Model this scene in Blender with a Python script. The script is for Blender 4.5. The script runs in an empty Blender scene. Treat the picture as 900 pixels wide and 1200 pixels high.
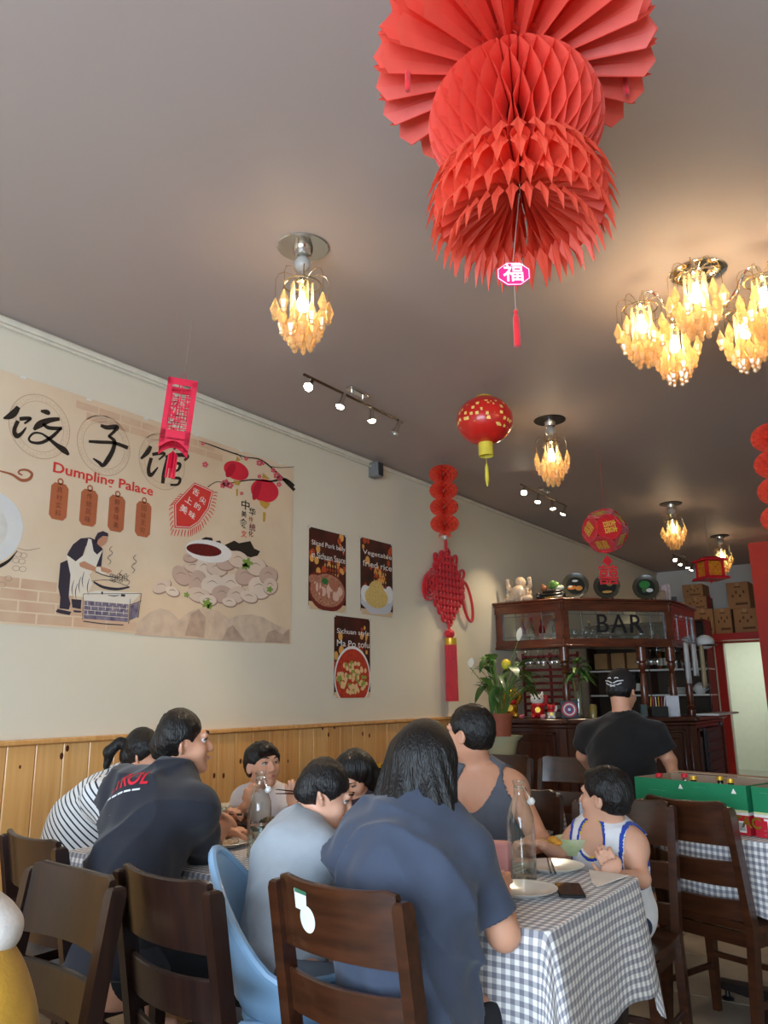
import bpy, bmesh, math, random
import numpy as np
from mathutils import Vector, Matrix, Euler
random.seed(7); np.random.seed(7)
scene = bpy.context.scene
COL = scene.collection
PI = math.pi

# ------------------------------------------------------------------ camera
YAW, PITCH, ROLL, FPX = math.radians(34.996), math.radians(13.163), math.radians(-0.6845), 921.94
CAMZ = 1.35
_f = np.array([-math.sin(YAW)*math.cos(PITCH), math.cos(YAW)*math.cos(PITCH), math.sin(PITCH)])
_r0 = np.array([math.cos(YAW), math.sin(YAW), 0.0]); _u0 = np.cross(_r0, _f)
_r = math.cos(ROLL)*_r0 + math.sin(ROLL)*_u0
_u = -math.sin(ROLL)*_r0 + math.cos(ROLL)*_u0
cam = bpy.data.cameras.new('camera'); camo = bpy.data.objects.new('camera', cam); COL.objects.link(camo)
camo.matrix_world = Matrix(((_r[0], _u[0], -_f[0], 0), (_r[1], _u[1], -_f[1], 0), (_r[2], _u[2], -_f[2], CAMZ), (0, 0, 0, 1)))
cam.sensor_fit = 'VERTICAL'; cam.sensor_height = 36.0; cam.lens = FPX*36.0/1200.0
cam.clip_start = 0.02
scene.camera = camo

# pixel of the 900x1200 photograph -> point on a plane of the room
def ray(px, py): return _f + _r*(px-450)/FPX - _u*(py-600)/FPX
C0 = np.array([0, 0, CAMZ])
def onz(px, py, z): d = ray(px, py); return C0 + d*(z-CAMZ)/d[2]
def onx(px, py, x): d = ray(px, py); return C0 + d*x/d[0]
def ony(px, py, y): d = ray(px, py); return C0 + d*y/d[1]

# ------------------------------------------------------------------ world, daylight, exposure
scene.view_settings.view_transform = 'Standard'; scene.view_settings.look = 'None'
scene.view_settings.exposure = 1.25; scene.view_settings.gamma = 1.0; scene.view_settings.use_curve_mapping = False
w = bpy.data.worlds.new('world'); scene.world = w; w.use_nodes = True
bg = w.node_tree.nodes['Background']
sky = w.node_tree.nodes.new('ShaderNodeTexSky'); sky.sky_type = 'HOSEK_WILKIE'; sky.turbidity = 4
sky.sun_direction = (0.3, 0.5, 0.8)
w.node_tree.links.new(sky.outputs[0], bg.inputs[0]); bg.inputs[1].default_value = 0.35
def area_light(name, loc, rot, sx, sy, power, color):
    l = bpy.data.lights.new(name, 'AREA'); l.shape = 'RECTANGLE'; l.size = sx; l.size_y = sy; l.energy = power; l.color = color
    o = bpy.data.objects.new(name, l); COL.objects.link(o); o.location = loc; o.rotation_euler = rot
    return o
# daylight through the shop-front window behind the camera
area_light('shopfront_daylight', (-0.3, -2.62, 1.55), (math.radians(90), 0, 0), 4.6, 2.1, 190, (0.66, 0.82, 1.0))

# ------------------------------------------------------------------ helpers: materials
def lin(c):
    c = c/255.0
    return c/12.92 if c <= 0.04045 else ((c+0.055)/1.055)**2.4
def L3(rgb): return (lin(rgb[0]), lin(rgb[1]), lin(rgb[2]), 1.0)
MATS = {}
def M(name, rgb, rough=0.55, var=0.08, scale=12.0, bump=0.0, bscale=60.0, metal=0.0, trans=0.0, ior=1.45, emit=0.0, coat=0.0, alpha=1.0, sheen=0.0, subs=0.0, stretch=None, rgb2=None):
    if name in MATS: return MATS[name]
    m = bpy.data.materials.new(name); m.use_nodes = True; MATS[name] = m
    nt = m.node_tree; N = nt.nodes; b = N['Principled BSDF']
    b.inputs['Roughness'].default_value = rough; b.inputs['Metallic'].default_value = metal
    b.inputs['Transmission Weight'].default_value = trans; b.inputs['IOR'].default_value = ior
    b.inputs['Coat Weight'].default_value = coat; b.inputs['Coat Roughness'].default_value = 0.12
    b.inputs['Alpha'].default_value = alpha; b.inputs['Sheen Weight'].default_value = sheen
    if subs: b.inputs['Subsurface Weight'].default_value = subs; b.inputs['Subsurface Radius'].default_value = (0.01, 0.004, 0.002)
    c = L3(rgb); b.inputs['Base Color'].default_value = c
    tc = N.new('ShaderNodeTexCoord'); src = tc.outputs['Object']
    if stretch:
        mp = N.new('ShaderNodeMapping'); mp.inputs['Scale'].default_value = stretch
        nt.links.new(src, mp.inputs[0]); src = mp.outputs[0]
    if var or rgb2:
        no = N.new('ShaderNodeTexNoise'); no.inputs['Scale'].default_value = scale; no.inputs['Detail'].default_value = 4
        nt.links.new(src, no.inputs['Vector'])
        rp = N.new('ShaderNodeValToRGB'); rp.color_ramp.elements[0].position = 0.3; rp.color_ramp.elements[1].position = 0.7
        if rgb2: a, z = c, L3(rgb2)
        else: a = tuple(min(1, v*(1-var)) for v in c[:3])+(1,); z = tuple(min(1, v*(1+var)) for v in c[:3])+(1,)
        rp.color_ramp.elements[0].color = a; rp.color_ramp.elements[1].color = z
        nt.links.new(no.outputs['Fac'], rp.inputs[0]); nt.links.new(rp.outputs[0], b.inputs['Base Color'])
    if bump:
        n2 = N.new('ShaderNodeTexNoise'); n2.inputs['Scale'].default_value = bscale; n2.inputs['Detail'].default_value = 3
        nt.links.new(src, n2.inputs['Vector'])
        bp = N.new('ShaderNodeBump'); bp.inputs['Strength'].default_value = bump; bp.inputs['Distance'].default_value = 0.01
        nt.links.new(n2.outputs['Fac'], bp.inputs['Height']); nt.links.new(bp.outputs[0], b.inputs['Normal'])
    if emit:
        b.inputs['Emission Color'].default_value = c; b.inputs['Emission Strength'].default_value = emit
    return m
def Mpaper(name, rgb, tl=0.45, gloss=0.08, rough=0.5, clear=0.0):
    """thin translucent sheet or moulded crystal: diffuse + translucent + a little gloss (+ see-through)"""
    if name in MATS: return MATS[name]
    m = bpy.data.materials.new(name); m.use_nodes = True; MATS[name] = m
    nt = m.node_tree; N = nt.nodes; N.remove(N['Principled BSDF']); out = N['Material Output']
    c = L3(rgb)
    no = N.new('ShaderNodeTexNoise'); no.inputs['Scale'].default_value = 30
    tc = N.new('ShaderNodeTexCoord'); nt.links.new(tc.outputs['Object'], no.inputs['Vector'])
    rp = N.new('ShaderNodeValToRGB'); rp.color_ramp.elements[0].color = tuple(v*0.9 for v in c[:3])+(1,); rp.color_ramp.elements[1].color = tuple(min(1, v*1.1) for v in c[:3])+(1,)
    nt.links.new(no.outputs['Fac'], rp.inputs[0])
    d = N.new('ShaderNodeBsdfDiffuse'); t = N.new('ShaderNodeBsdfTranslucent'); g = N.new('ShaderNodeBsdfGlossy')
    g.inputs['Roughness'].default_value = rough
    nt.links.new(rp.outputs[0], d.inputs[0]); nt.links.new(rp.outputs[0], t.inputs[0])
    m1 = N.new('ShaderNodeMixShader'); m1.inputs[0].default_value = tl
    nt.links.new(d.outputs[0], m1.inputs[1]); nt.links.new(t.outputs[0], m1.inputs[2])
    m2 = N.new('ShaderNodeMixShader'); m2.inputs[0].default_value = gloss
    nt.links.new(m1.outputs[0], m2.inputs[1]); nt.links.new(g.outputs[0], m2.inputs[2])
    last = m2
    if clear:
        tr = N.new('ShaderNodeBsdfTransparent'); tr.inputs[0].default_value = tuple(0.5+0.5*v for v in c[:3])+(1,)
        m3 = N.new('ShaderNodeMixShader'); m3.inputs[0].default_value = clear
        nt.links.new(m2.outputs[0], m3.inputs[1]); nt.links.new(tr.outputs[0], m3.inputs[2]); last = m3
    nt.links.new(last.outputs[0], out.inputs[0])
    return m
def Mglass(name, rgb=(235, 242, 240), clear=0.85, rough=0.05):
    """thin clear glass: see-through with a fresnel gloss"""
    if name in MATS: return MATS[name]
    m = bpy.data.materials.new(name); m.use_nodes = True; MATS[name] = m
    nt = m.node_tree; N = nt.nodes; N.remove(N['Principled BSDF']); out = N['Material Output']
    tr = N.new('ShaderNodeBsdfTransparent'); tr.inputs[0].default_value = tuple(lin(v) for v in rgb)+(1,)
    g = N.new('ShaderNodeBsdfGlossy'); g.inputs['Roughness'].default_value = rough
    lw = N.new('ShaderNodeLayerWeight'); lw.inputs[0].default_value = 0.35
    mp = N.new('ShaderNodeMapRange'); mp.inputs[3].default_value = 1-clear; mp.inputs[4].default_value = 0.75
    nt.links.new(lw.outputs['Facing'], mp.inputs[0])
    mx = N.new('ShaderNodeMixShader'); nt.links.new(mp.outputs[0], mx.inputs[0])
    nt.links.new(tr.outputs[0], mx.inputs[1]); nt.links.new(g.outputs[0], mx.inputs[2]); nt.links.new(mx.outputs[0], out.inputs[0])
    return m
def Mwood(name, rgb, rgb2, rough=0.35, coat=0.3, stretch=(14, 14, 1.2), scale=3.0, bump=0.05):
    return M(name, rgb, rough=rough, rgb2=rgb2, scale=scale, stretch=stretch, coat=coat, bump=bump, bscale=8)
def Memit(name, rgb, s):
    if name in MATS: return MATS[name]
    m = bpy.data.materials.new(name); m.use_nodes = True; MATS[name] = m
    b = m.node_tree.nodes['Principled BSDF']; b.inputs['Base Color'].default_value = L3(rgb)
    b.inputs['Emission Color'].default_value = L3(rgb); b.inputs['Emission Strength'].default_value = s
    return m

# ------------------------------------------------------------------ helpers: geometry
class G:
    def __init__(s): s.v = []; s.f = []; s.uv = None
    def add(s, verts, faces, mat=None):
        n = len(s.v)
        if mat is not None: verts = [tuple(mat @ Vector(p)) for p in verts]
        s.v += [tuple(map(float, p)) for p in verts]; s.f += [tuple(n+i for i in f) for f in faces]; return s
    def box(s, c, d, rz=0.0, ch=0.0, mat=None):
        x, y, z = d[0]/2, d[1]/2, d[2]/2
        if ch <= 0:
            V = [(i*x, j*y, k*z) for i in (-1, 1) for j in (-1, 1) for k in (-1, 1)]
            F = [(0, 1, 3, 2), (4, 6, 7, 5), (0, 4, 5, 1), (2, 3, 7, 6), (0, 2, 6, 4), (1, 5, 7, 3)]
        else:
            ch = min(ch, 0.45*min(d)); V = []; idx = {}
            for i in (-1, 1):
                for j in (-1, 1):
                    for k in (-1, 1):
                        for a in range(3):
                            p = [i*(x-ch), j*(y-ch), k*(z-ch)]; p[a] = (i*x, j*y, k*z)[a]
                            idx[(i, j, k, a)] = len(V); V.append(tuple(p))
            F = []
            def q(L): F.append(tuple(idx[t] for t in L))
            for e in (-1, 1):
                q([(e, -1, -1, 0), (e, e, -e, 0), (e, 1, 1, 0), (e, -e, e, 0)]) if False else None
            for e in (-1, 1):
                L = [(-1, -1), (1, -1), (1, 1), (-1, 1)]
                if e < 0: L = L[::-1]
                q([(e, a, b, 0) for a, b in L]); q([(b, e, a, 1) for a, b in L]); q([(a, b, e, 2) for a, b in L])
            for a in (-1, 1):
                for b in (-1, 1):
                    L1 = [(a, b, -1, 0), (a, b, -1, 1), (a, b, 1, 1), (a, b, 1, 0)]
                    L2 = [(a, -1, b, 0), (a, -1, b, 2), (a, 1, b, 2), (a, 1, b, 0)]
                    L3_ = [(-1, a, b, 1), (-1, a, b, 2), (1, a, b, 2), (1, a, b, 1)]
                    q(L1 if a*b > 0 else L1[::-1]); q(L2[::-1] if a*b > 0 else L2); q(L3_ if a*b > 0 else L3_[::-1])
            for i in (-1, 1):
                for j in (-1, 1):
                    for k in (-1, 1):
                        L = [(i, j, k, 0), (i, j, k, 1), (i, j, k, 2)]
                        q(L if i*j*k > 0 else L[::-1])
        if rz:
            cz, sz = math.cos(rz), math.sin(rz); V = [(p[0]*cz-p[1]*sz, p[0]*sz+p[1]*cz, p[2]) for p in V]
        V = [(p[0]+c[0], p[1]+c[1], p[2]+c[2]) for p in V]
        return s.add(V, F, mat)
    def lathe(s, prof, c=(0, 0, 0), seg=20, mat=None, cap=True, a0=0.0, a1=2*PI):
        full = abs(a1-a0-2*PI) < 1e-6; n = seg if full else seg+1; V = []; F = []
        for r, z in prof:
            for i in range(n):
                a = a0+(a1-a0)*i/seg; V.append((c[0]+r*math.cos(a), c[1]+r*math.sin(a), c[2]+z))
        for j in range(len(prof)-1):
            for i in range(seg):
                i2 = (i+1) % n; F.append((j*n+i, j*n+i2, (j+1)*n+i2, (j+1)*n+i))
        if cap and full:
            if prof[0][0] > 1e-5: F.append(tuple(range(n))[::-1])
            if prof[-1][0] > 1e-5: F.append(tuple((len(prof)-1)*n+i for i in range(n)))
        return s.add(V, F, mat)
    def tube(s, pts, r, seg=8, closed=False, cap=True, flat=1.0):
        P = [Vector(p) for p in pts]; n = len(P); R = r if isinstance(r, (list, tuple)) else [r]*n
        V = []; F = []; ref = None
        for i in range(n):
            t = (P[(i+1) % n]-P[i-1]) if closed else (P[min(i+1, n-1)]-P[max(i-1, 0)])
            if t.length < 1e-9: t = Vector((0, 0, 1))
            t.normalize()
            if ref is None: ref = Vector((0, 0, 1)) if abs(t.z) < 0.9 else Vector((1, 0, 0))
            a = t.cross(ref)
            if a.length < 1e-4: a = t.cross(Vector((0.3, 0.5, 0.8)))
            a.normalize(); b = a.cross(t); b.normalize(); ref = b
            for k in range(seg):
                g = 2*PI*k/seg; V.append(tuple(P[i]+a*(math.cos(g)*R[i])+b*(math.sin(g)*R[i]*flat)))
        for i in range(n if closed else n-1):
            for k in range(seg):
                k2 = (k+1) % seg; j = (i+1) % n; F.append((i*seg+k, j*seg+k, j*seg+k2, i*seg+k2))
        if cap and not closed: F.append(tuple(range(seg))); F.append(tuple((n-1)*seg+k for k in range(seg))[::-1])
        return s.add(V, F)
    def ball(s, c, r, seg=16, rings=10, mat=None):
        r = r if isinstance(r, (list, tuple)) else (r, r, r); V = [(0, 0, -1)]; F = []
        for j in range(1, rings):
            t = PI*j/rings-PI/2
            for i in range(seg): a = 2*PI*i/seg; V.append((math.cos(t)*math.cos(a), math.cos(t)*math.sin(a), math.sin(t)))
        V.append((0, 0, 1)); top = len(V)-1
        for i in range(seg):
            F.append((0, 1+(i+1) % seg, 1+i)); b = 1+(rings-2)*seg; F.append((top, b+i, b+(i+1) % seg))
        for j in range(rings-2):
            for i in range(seg):
                a = 1+j*seg; i2 = (i+1) % seg; F.append((a+i, a+i2, a+seg+i2, a+seg+i))
        V = [(p[0]*r[0], p[1]*r[1], p[2]*r[2]) for p in V]
        if mat is not None: V = [tuple(mat @ Vector(p)) for p in V]
        return s.add([(p[0]+c[0], p[1]+c[1], p[2]+c[2]) for p in V], F)
    def prism(s, poly, vec, mat=None):
        """poly: list of 3-d points, extruded by vec"""
        n = len(poly); vec = Vector(vec); A = [Vector(p) for p in poly]; B = [p+vec for p in A]
        F = [tuple(range(n))[::-1], tuple(range(n, 2*n))]+[(i, (i+1) % n, n+(i+1) % n, n+i) for i in range(n)]
        return s.add([tuple(p) for p in A+B], F, mat)
    def loft(s, rings, cap=True):
        n = len(rings[0]); V = [p for r in rings for p in r]; F = []
        for j in range(len(rings)-1):
            for i in range(n): i2 = (i+1) % n; F.append((j*n+i, j*n+i2, (j+1)*n+i2, (j+1)*n+i))
        if cap: F.append(tuple(range(n))[::-1]); F.append(tuple((len(rings)-1)*n+i for i in range(n)))
        return s.add(V, F)
    def grid(s, P, closed_u=False):
        nu = len(P); nv = len(P[0]); V = [p for row in P for p in row]; F = []
        for i in range(nu if closed_u else nu-1):
            for j in range(nv-1): i2 = (i+1) % nu; F.append((i*nv+j, i2*nv+j, i2*nv+j+1, i*nv+j+1))
        return s.add(V, F)
    def mesh(s, name, mat, smooth=True, ang=40):
        me = bpy.data.meshes.new(name); me.from_pydata(s.v, [], s.f); me.update()
        if mat is not None: me.materials.append(mat)
        if smooth:
            me.polygons.foreach_set('use_smooth', [True]*len(me.polygons)); me.set_sharp_from_angle(angle=math.radians(ang))
        return me
def obj(name, g, mat, parent=None, smooth=True, ang=40, local=False, label=None):
    """one mesh object. Children of a thing are given in world coordinates unless local=True"""
    me = g.mesh(name, mat, smooth, ang) if isinstance(g, G) else g
    o = bpy.data.objects.new(name, me); COL.objects.link(o)
    if parent is not None:
        o.parent = parent
        if not local and parent.type == 'EMPTY': o.location = -parent.location
    if label: o['label'] = label
    return o
def tag(o, label, cat, group=None):
    o['label'] = label; o['category'] = cat
    if group: o['group'] = group
    return o
def thing(name, label, cat, loc=(0, 0, 0), group=None, rz=0.0):
    o = bpy.data.objects.new(name, None); COL.objects.link(o); o.location = Vector([float(v) for v in loc]); o.rotation_euler = (0, 0, rz)
    o.empty_display_size = 0.1
    return tag(o, label, cat, group)
def struct(name, g, mat, **k):
    o = obj(name, g, mat, **k); o['kind'] = 'structure'; return o
def dup(root, loc, rz=0.0, label=None, group=None, scale=None):
    r = root.copy(); COL.objects.link(r); r.location = loc; r.rotation_euler = (0, 0, rz)
    if scale: r.scale = (scale, scale, scale)
    if label: r['label'] = label
    if group: r['group'] = group
    for ch in list(root.children):
        c = ch.copy(); COL.objects.link(c); c.parent = r
        for g in list(ch.children):
            d = g.copy(); COL.objects.link(d); d.parent = c
    return r
def setchildren(r): pass
def textmesh(name, s, size, mat, frame, extrude=0.0004, align='CENTER', vert=False, shear=0.0, bold=0.0, spacing=1.0):
    """flat lettering; frame = 4x4 matrix putting x right, y up of the letters into the place"""
    cu = bpy.data.curves.new(name, 'FONT'); cu.body = s; cu.size = size; cu.align_x = align; cu.align_y = 'CENTER'
    cu.extrude = extrude; cu.shear = shear; cu.offset = bold; cu.space_character = spacing; cu.resolution_u = 3
    t = bpy.data.objects.new(name, cu); COL.objects.link(t)
    bpy.context.view_layer.update()
    me = bpy.data.meshes.new_from_object(t.evaluated_get(bpy.context.evaluated_depsgraph_get()))
    bpy.data.objects.remove(t); bpy.data.curves.remove(cu)
    me.name = name; me.materials.clear(); me.materials.append(mat); me.transform(frame)
    return me
def frame(o, x, y):
    x = Vector(x).normalized(); y = Vector(y); y = (y-x*y.dot(x)).normalized(); z = x.cross(y)
    return Matrix(((x[0], y[0], z[0], o[0]), (x[1], y[1], z[1], o[1]), (x[2], y[2], z[2], o[2]), (0, 0, 0, 1)))

# ================================================================== the room
WX, EX, SY, NY, CZ = -3.8, 2.9, -2.7, 13.4, 3.32
m_wall = M('cream_wall_paint', (228, 219, 198), rough=0.7, var=0.03, scale=1.5, bump=0.04, bscale=40)
m_ceil = M('mauve_grey_ceiling_paint', (176, 161, 154), rough=0.6, var=0.03, scale=0.8, bump=0.03, bscale=30)
m_backwall = M('pale_grey_wall_paint', (218, 218, 212), rough=0.7, var=0.03, scale=2)
m_red = M('red_gloss_paint', (190, 42, 36), rough=0.4, var=0.06, scale=5)
m_redwall = M('red_wall_paint', (214, 62, 48), rough=0.6, var=0.05, scale=3)
m_white = M('white_satin_paint', (232, 232, 226), rough=0.45, var=0.03, scale=4)
m_pine = Mwood('varnished_pine', (232, 178, 110), (214, 150, 84), rough=0.32, coat=0.35, stretch=(16, 16, 0.9), scale=2.4)
m_pine2 = Mwood('varnished_pine_pale', (238, 190, 124), (222, 164, 98), rough=0.32, coat=0.35, stretch=(18, 18, 0.8), scale=2.2)
m_pine3 = Mwood('varnished_pine_amber', (224, 164, 96), (236, 182, 112), rough=0.32, coat=0.35, stretch=(14, 14, 0.7), scale=2.8)
m_knot = M('pine_knot', (92, 44, 18), rough=0.4, var=0.2)
m_grout = M('pale_grout', (150, 140, 126), rough=0.9, var=0.1, scale=30)
def tile_mat():
    m = M('grey_brown_stone_tile', (154, 142, 126), rough=0.38, rgb2=(120, 110, 96), scale=3.5, bump=0.03, bscale=18)
    nt = m.node_tree; oi = nt.nodes.new('ShaderNodeObjectInfo'); hs = nt.nodes.new('ShaderNodeHueSaturation')
    mr = nt.nodes.new('ShaderNodeMapRange'); mr.inputs[3].default_value = 0.85; mr.inputs[4].default_value = 1.15
    b = nt.nodes['Principled BSDF']; l = b.inputs['Base Color'].links[0]; s = l.from_socket
    nt.links.new(oi.outputs['Random'], mr.inputs[0]); nt.links.new(mr.outputs[0], hs.inputs['Value']); nt.links.new(s, hs.inputs['Color']); nt.links.new(hs.outputs[0], b.inputs['Base Color'])
    return m
m_tile = tile_mat()

floor = struct('floor', G().box(((WX+EX)/2, (SY+NY)/2, -0.056), (EX-WX+0.4, NY-SY+0.4, 0.1)), m_grout, smooth=False)
TS = 0.6
tm = G().box((0, 0, -0.004), (TS-0.006, TS-0.006, 0.008), ch=0.0015).mesh('tile', m_tile, smooth=False)
nx = int(math.ceil((EX-WX)/TS)); ny = int(math.ceil((NY-SY)/TS))
for i in range(nx):
    for j in range(ny):
        cx = WX+0.25+TS*i-TS/2+0.3; cy = SY+TS*(j+0.5)+0.19
        if cx > EX-0.1 or cy > NY-0.1: continue
        o = bpy.data.objects.new('tile', tm); COL.objects.link(o); o.parent = floor; o.location = (cx, cy, random.uniform(-0.0006, 0.0004)); o.rotation_euler = (0, 0, random.choice((0, PI)))
struct('ceiling', G().box(((WX+EX)/2, (SY+NY)/2, CZ+0.06), (EX-WX+0.4, NY-SY+0.4, 0.12)), m_ceil, smooth=False)
wl = struct('wall_left', G().box((WX-0.07, (SY+NY)/2, CZ/2), (0.14, NY-SY+0.4, CZ)), m_wall, smooth=False)
struct('wall_right', G().box((EX+0.07, (SY+NY)/2, CZ/2), (0.14, NY-SY+0.4, CZ)), m_wall, smooth=False)
# shop front behind the camera: a low wall, piers and a long window
g = G()
for (x0, x1, z0, z1) in [(WX, EX, 0, 0.5), (WX, EX, 2.6, CZ), (WX, -2.6, 0.5, 2.6), (2.0, EX, 0.5, 2.6)]:
    g.box(((x0+x1)/2, SY+0.06, (z0+z1)/2), (x1-x0, 0.12, z1-z0))
struct('wall_front', g, m_wall, smooth=False)
g = G()
for x in (-2.56, -1.08, 0.42, 1.96): g.box((x, SY+0.06, 1.55), (0.06, 0.1, 2.1), ch=0.005)
for z in (0.53, 2.57): g.box((-0.3, SY+0.06, z), (4.46, 0.1, 0.06), ch=0.005)
win = struct('window_1', g, m_white)
for x0, x1 in ((-2.53, -1.11), (-1.05, 0.39), (0.45, 1.93)):
    obj('pane', G().box(((x0+x1)/2, SY+0.06, 1.55), (x1-x0, 0.006, 1.98)), Mglass('window_glass', clear=0.95), win, smooth=False)
# far end: wall with a doorway, red frame and red beam over it
DX0, DX1, DZ = -2.86, -2.18, 2.10
g = G()
g.box(((WX+DX0)/2, NY+0.07, CZ/2), (DX0-WX, 0.14, CZ)); g.box(((DX1+EX)/2, NY+0.07, CZ/2), (EX-DX1, 0.14, CZ)); g.box(((DX0+DX1)/2, NY+0.07, (DZ+CZ)/2), (DX1-DX0, 0.14, CZ-DZ))
struct('wall_back', g, m_backwall, smooth=False)
# wash room behind the doorway
g = G()
g.box(((DX0+DX1)/2+0.2, NY+2.3, 1.3), (2.4, 0.1, 2.6)); g.box((DX0-0.55, NY+1.2, 1.3), (0.1, 2.2, 2.6)); g.box((DX1+0.9, NY+1.2, 1.3), (0.1, 2.2, 2.6)); g.box(((DX0+DX1)/2+0.2, NY+1.2, 2.62), (2.4, 2.3, 0.06))
struct('wall_washroom', g, M('washroom_wall_paint', (236, 238, 226), rough=0.5, var=0.02), smooth=False)
struct('floor_washroom', G().box(((DX0+DX1)/2+0.2, NY+1.25, -0.02), (2.4, 2.3, 0.04)), M('washroom_floor', (170, 168, 158), rough=0.4), smooth=False)
ll = area_light('washroom_ceiling_lamp', ((DX0+DX1)/2+0.1, NY+1.1, 2.55), (0, 0, 0), 0.5, 0.5, 7, (0.95, 1.0, 0.9))
obj('washroom_lamp_diffuser', G().lathe([(0, 0), (0.16, 0), (0.19, 0.025), (0.19, 0.03)], ((DX0+DX1)/2+0.1, NY+1.1, 2.56), 24), Memit('lamp_diffuser_glow', (250, 255, 240), 1.2))
tag(bpy.data.objects['washroom_lamp_diffuser'], 'round white ceiling lamp glowing in the wash room behind the doorway', 'lamp')
# door frame
g = G()
g.box((DX0-0.06, NY-0.015, DZ/2), (0.12, 0.05, DZ), ch=0.006); g.box((DX1+0.06, NY-0.015, DZ/2), (0.12, 0.05, DZ), ch=0.006); g.box(((DX0+DX1)/2, NY-0.015, DZ+0.05), (DX1-DX0+0.24, 0.05, 0.10), ch=0.006)
struct('trim_1', g, m_red)
# open white door leaf on the right of the doorway
d = struct('door_1', G().box((DX1-0.02, NY+0.42, DZ/2), (0.04, 0.70, DZ-0.03), ch=0.004), m_white)
obj('door_handle', G().tube([(DX1-0.05, NY+0.68, 1.0), (DX1-0.09, NY+0.68, 1.0), (DX1-0.10, NY+0.58, 1.0)], 0.009), M('steel', (190, 190, 188), rough=0.25, metal=1.0), d)
# ledge on which the cartons stand, painted red on its front
struct('trim_2', G().box((-2.55, NY-0.26, 2.17), (2.5, 0.52, 0.10), ch=0.004), m_red)
# red pier at the right of the far end, reaching the ceiling
px0 = ony(884, 700, 11.5)[0]
struct('wall_pier', G().box((px0+0.5, 11.62, CZ/2), (1.0, 0.24, CZ)), m_redwall, smooth=False)
# cornice board under the ceiling along the left wall
ct = struct('trim_3', G().box((WX+0.012, (SY+NY)/2, CZ-0.03), (0.018, NY-SY, 0.03), ch=0.004), M('cornice_white', (230, 222, 204), rough=0.6))
# ------------------------------------------------ pine wainscot, board by board
WZ = 1.16
rail = struct('trim_4', G().box((WX+0.022, (SY+7.25)/2, WZ-0.012), (0.044, 7.25-SY, 0.026), ch=0.005), m_pine)
bs = 0.153; ys = np.arange(SY+bs/2, 7.2, bs)
bms = [G().box((0, 0, 0), (0.016, bs-0.003, WZ-0.03), ch=0.004).mesh('board', m, smooth=False) for m in (m_pine, m_pine2, m_pine3)]
for i, y in enumerate(ys):
    o = bpy.data.objects.new('board', random.choice(bms)); COL.objects.link(o); o.parent = wl; o.location = (WX+0.008, y, (WZ-0.03)/2+0.003); o.rotation_euler = (0, 0, random.choice((0, PI)))
gk = G()
for k in range(26):
    y = random.choice(list(ys[18:62]))+random.uniform(-0.045, 0.045); z = random.uniform(0.55, 1.08)
    s_ = random.uniform(0.006, 0.013); gk.ball((WX+0.0158, y, z), (0.0012, s_, s_*1.5), 10, 6)
for (px, py) in [(72, 886), (79, 877), (251, 909), (262, 909), (378, 853), (385, 861), (392, 852), (425, 860), (433, 862), (282, 892)]:
    p = onx(px, py, WX+0.016); gk.ball((WX+0.0158, p[1], p[2]), (0.0014, 0.011, 0.017), 10, 6)
obj('pine_knots', gk, m_knot, wl)['kind'] = 'stuff'
struct('baseboard_left', G().box((WX+0.022, (SY+7.2)/2, 0.045), (0.012, 7.2-SY, 0.085), ch=0.003), m_pine)

# ================================================================== banner and posters on the left wall (flat print)
def flat(name, rgb, rough=0.6, var=0.03, **k): return M('print_'+name, rgb, rough=rough, var=var, **k)
def c5(x, y): return (x/4.5, 430+y/4.5)
def c6(x, y): return (170+x/4.8, 520+y/4.8)
def c7(x, y): return (x/5.0, 580+y/5.0)
def W(p, lay): q = onx(p[0], p[1], WX); return (WX+0.0035+0.0005*lay, q[1], q[2])
def wpoly(g, pts, lay): V = [W(p, lay) for p in pts]; g.add(V, [tuple(range(len(V)))[::-1]]); return g
def ell(cx, cy, rx, ry, rot=0.0, n=22): return [(cx+rx*math.cos(a)*math.cos(rot)-ry*math.sin(a)*math.sin(rot), cy+rx*math.cos(a)*math.sin(rot)+ry*math.sin(a)*math.cos(rot)) for a in np.linspace(0, 2*PI, n, endpoint=False)]
def smooth_line(P, per=6):
    out = []; n = len(P)
    for i in range(n-1):
        p0, p1, p2, p3 = [np.array(P[max(0, min(n-1, i+k))], float) for k in (-1, 0, 1, 2)]
        for q in range(per):
            t = q/per; out.append(0.5*((2*p1)+(-p0+p2)*t+(2*p0-5*p1+4*p2-p3)*t*t+(-p0+3*p1-3*p2+p3)*t**3))
    out.append(np.array(P[-1], float)); return out
def stroke(g, fn, P, lay):
    """brush stroke: points (x, y, width) in crop coordinates"""
    S = smooth_line(P); L_, R_ = [], []
    for i, p in enumerate(S):
        a = S[max(0, i-1)]; b = S[min(len(S)-1, i+1)]; d = np.array([b[0]-a[0], b[1]-a[1]]); l = math.hypot(*d) or 1; nx_, ny_ = -d[1]/l, d[0]/l
        L_.append(fn(p[0]+nx_*p[2]/2, p[1]+ny_*p[2]/2)); R_.append(fn(p[0]-nx_*p[2]/2, p[1]-ny_*p[2]/2))
    n = len(S); V = [W(q, lay) for q in L_]+[W(q, lay) for q in R_]
    g.add(V, [(i, i+1, n+i+1, n+i) for i in range(n-1)]); return g
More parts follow.
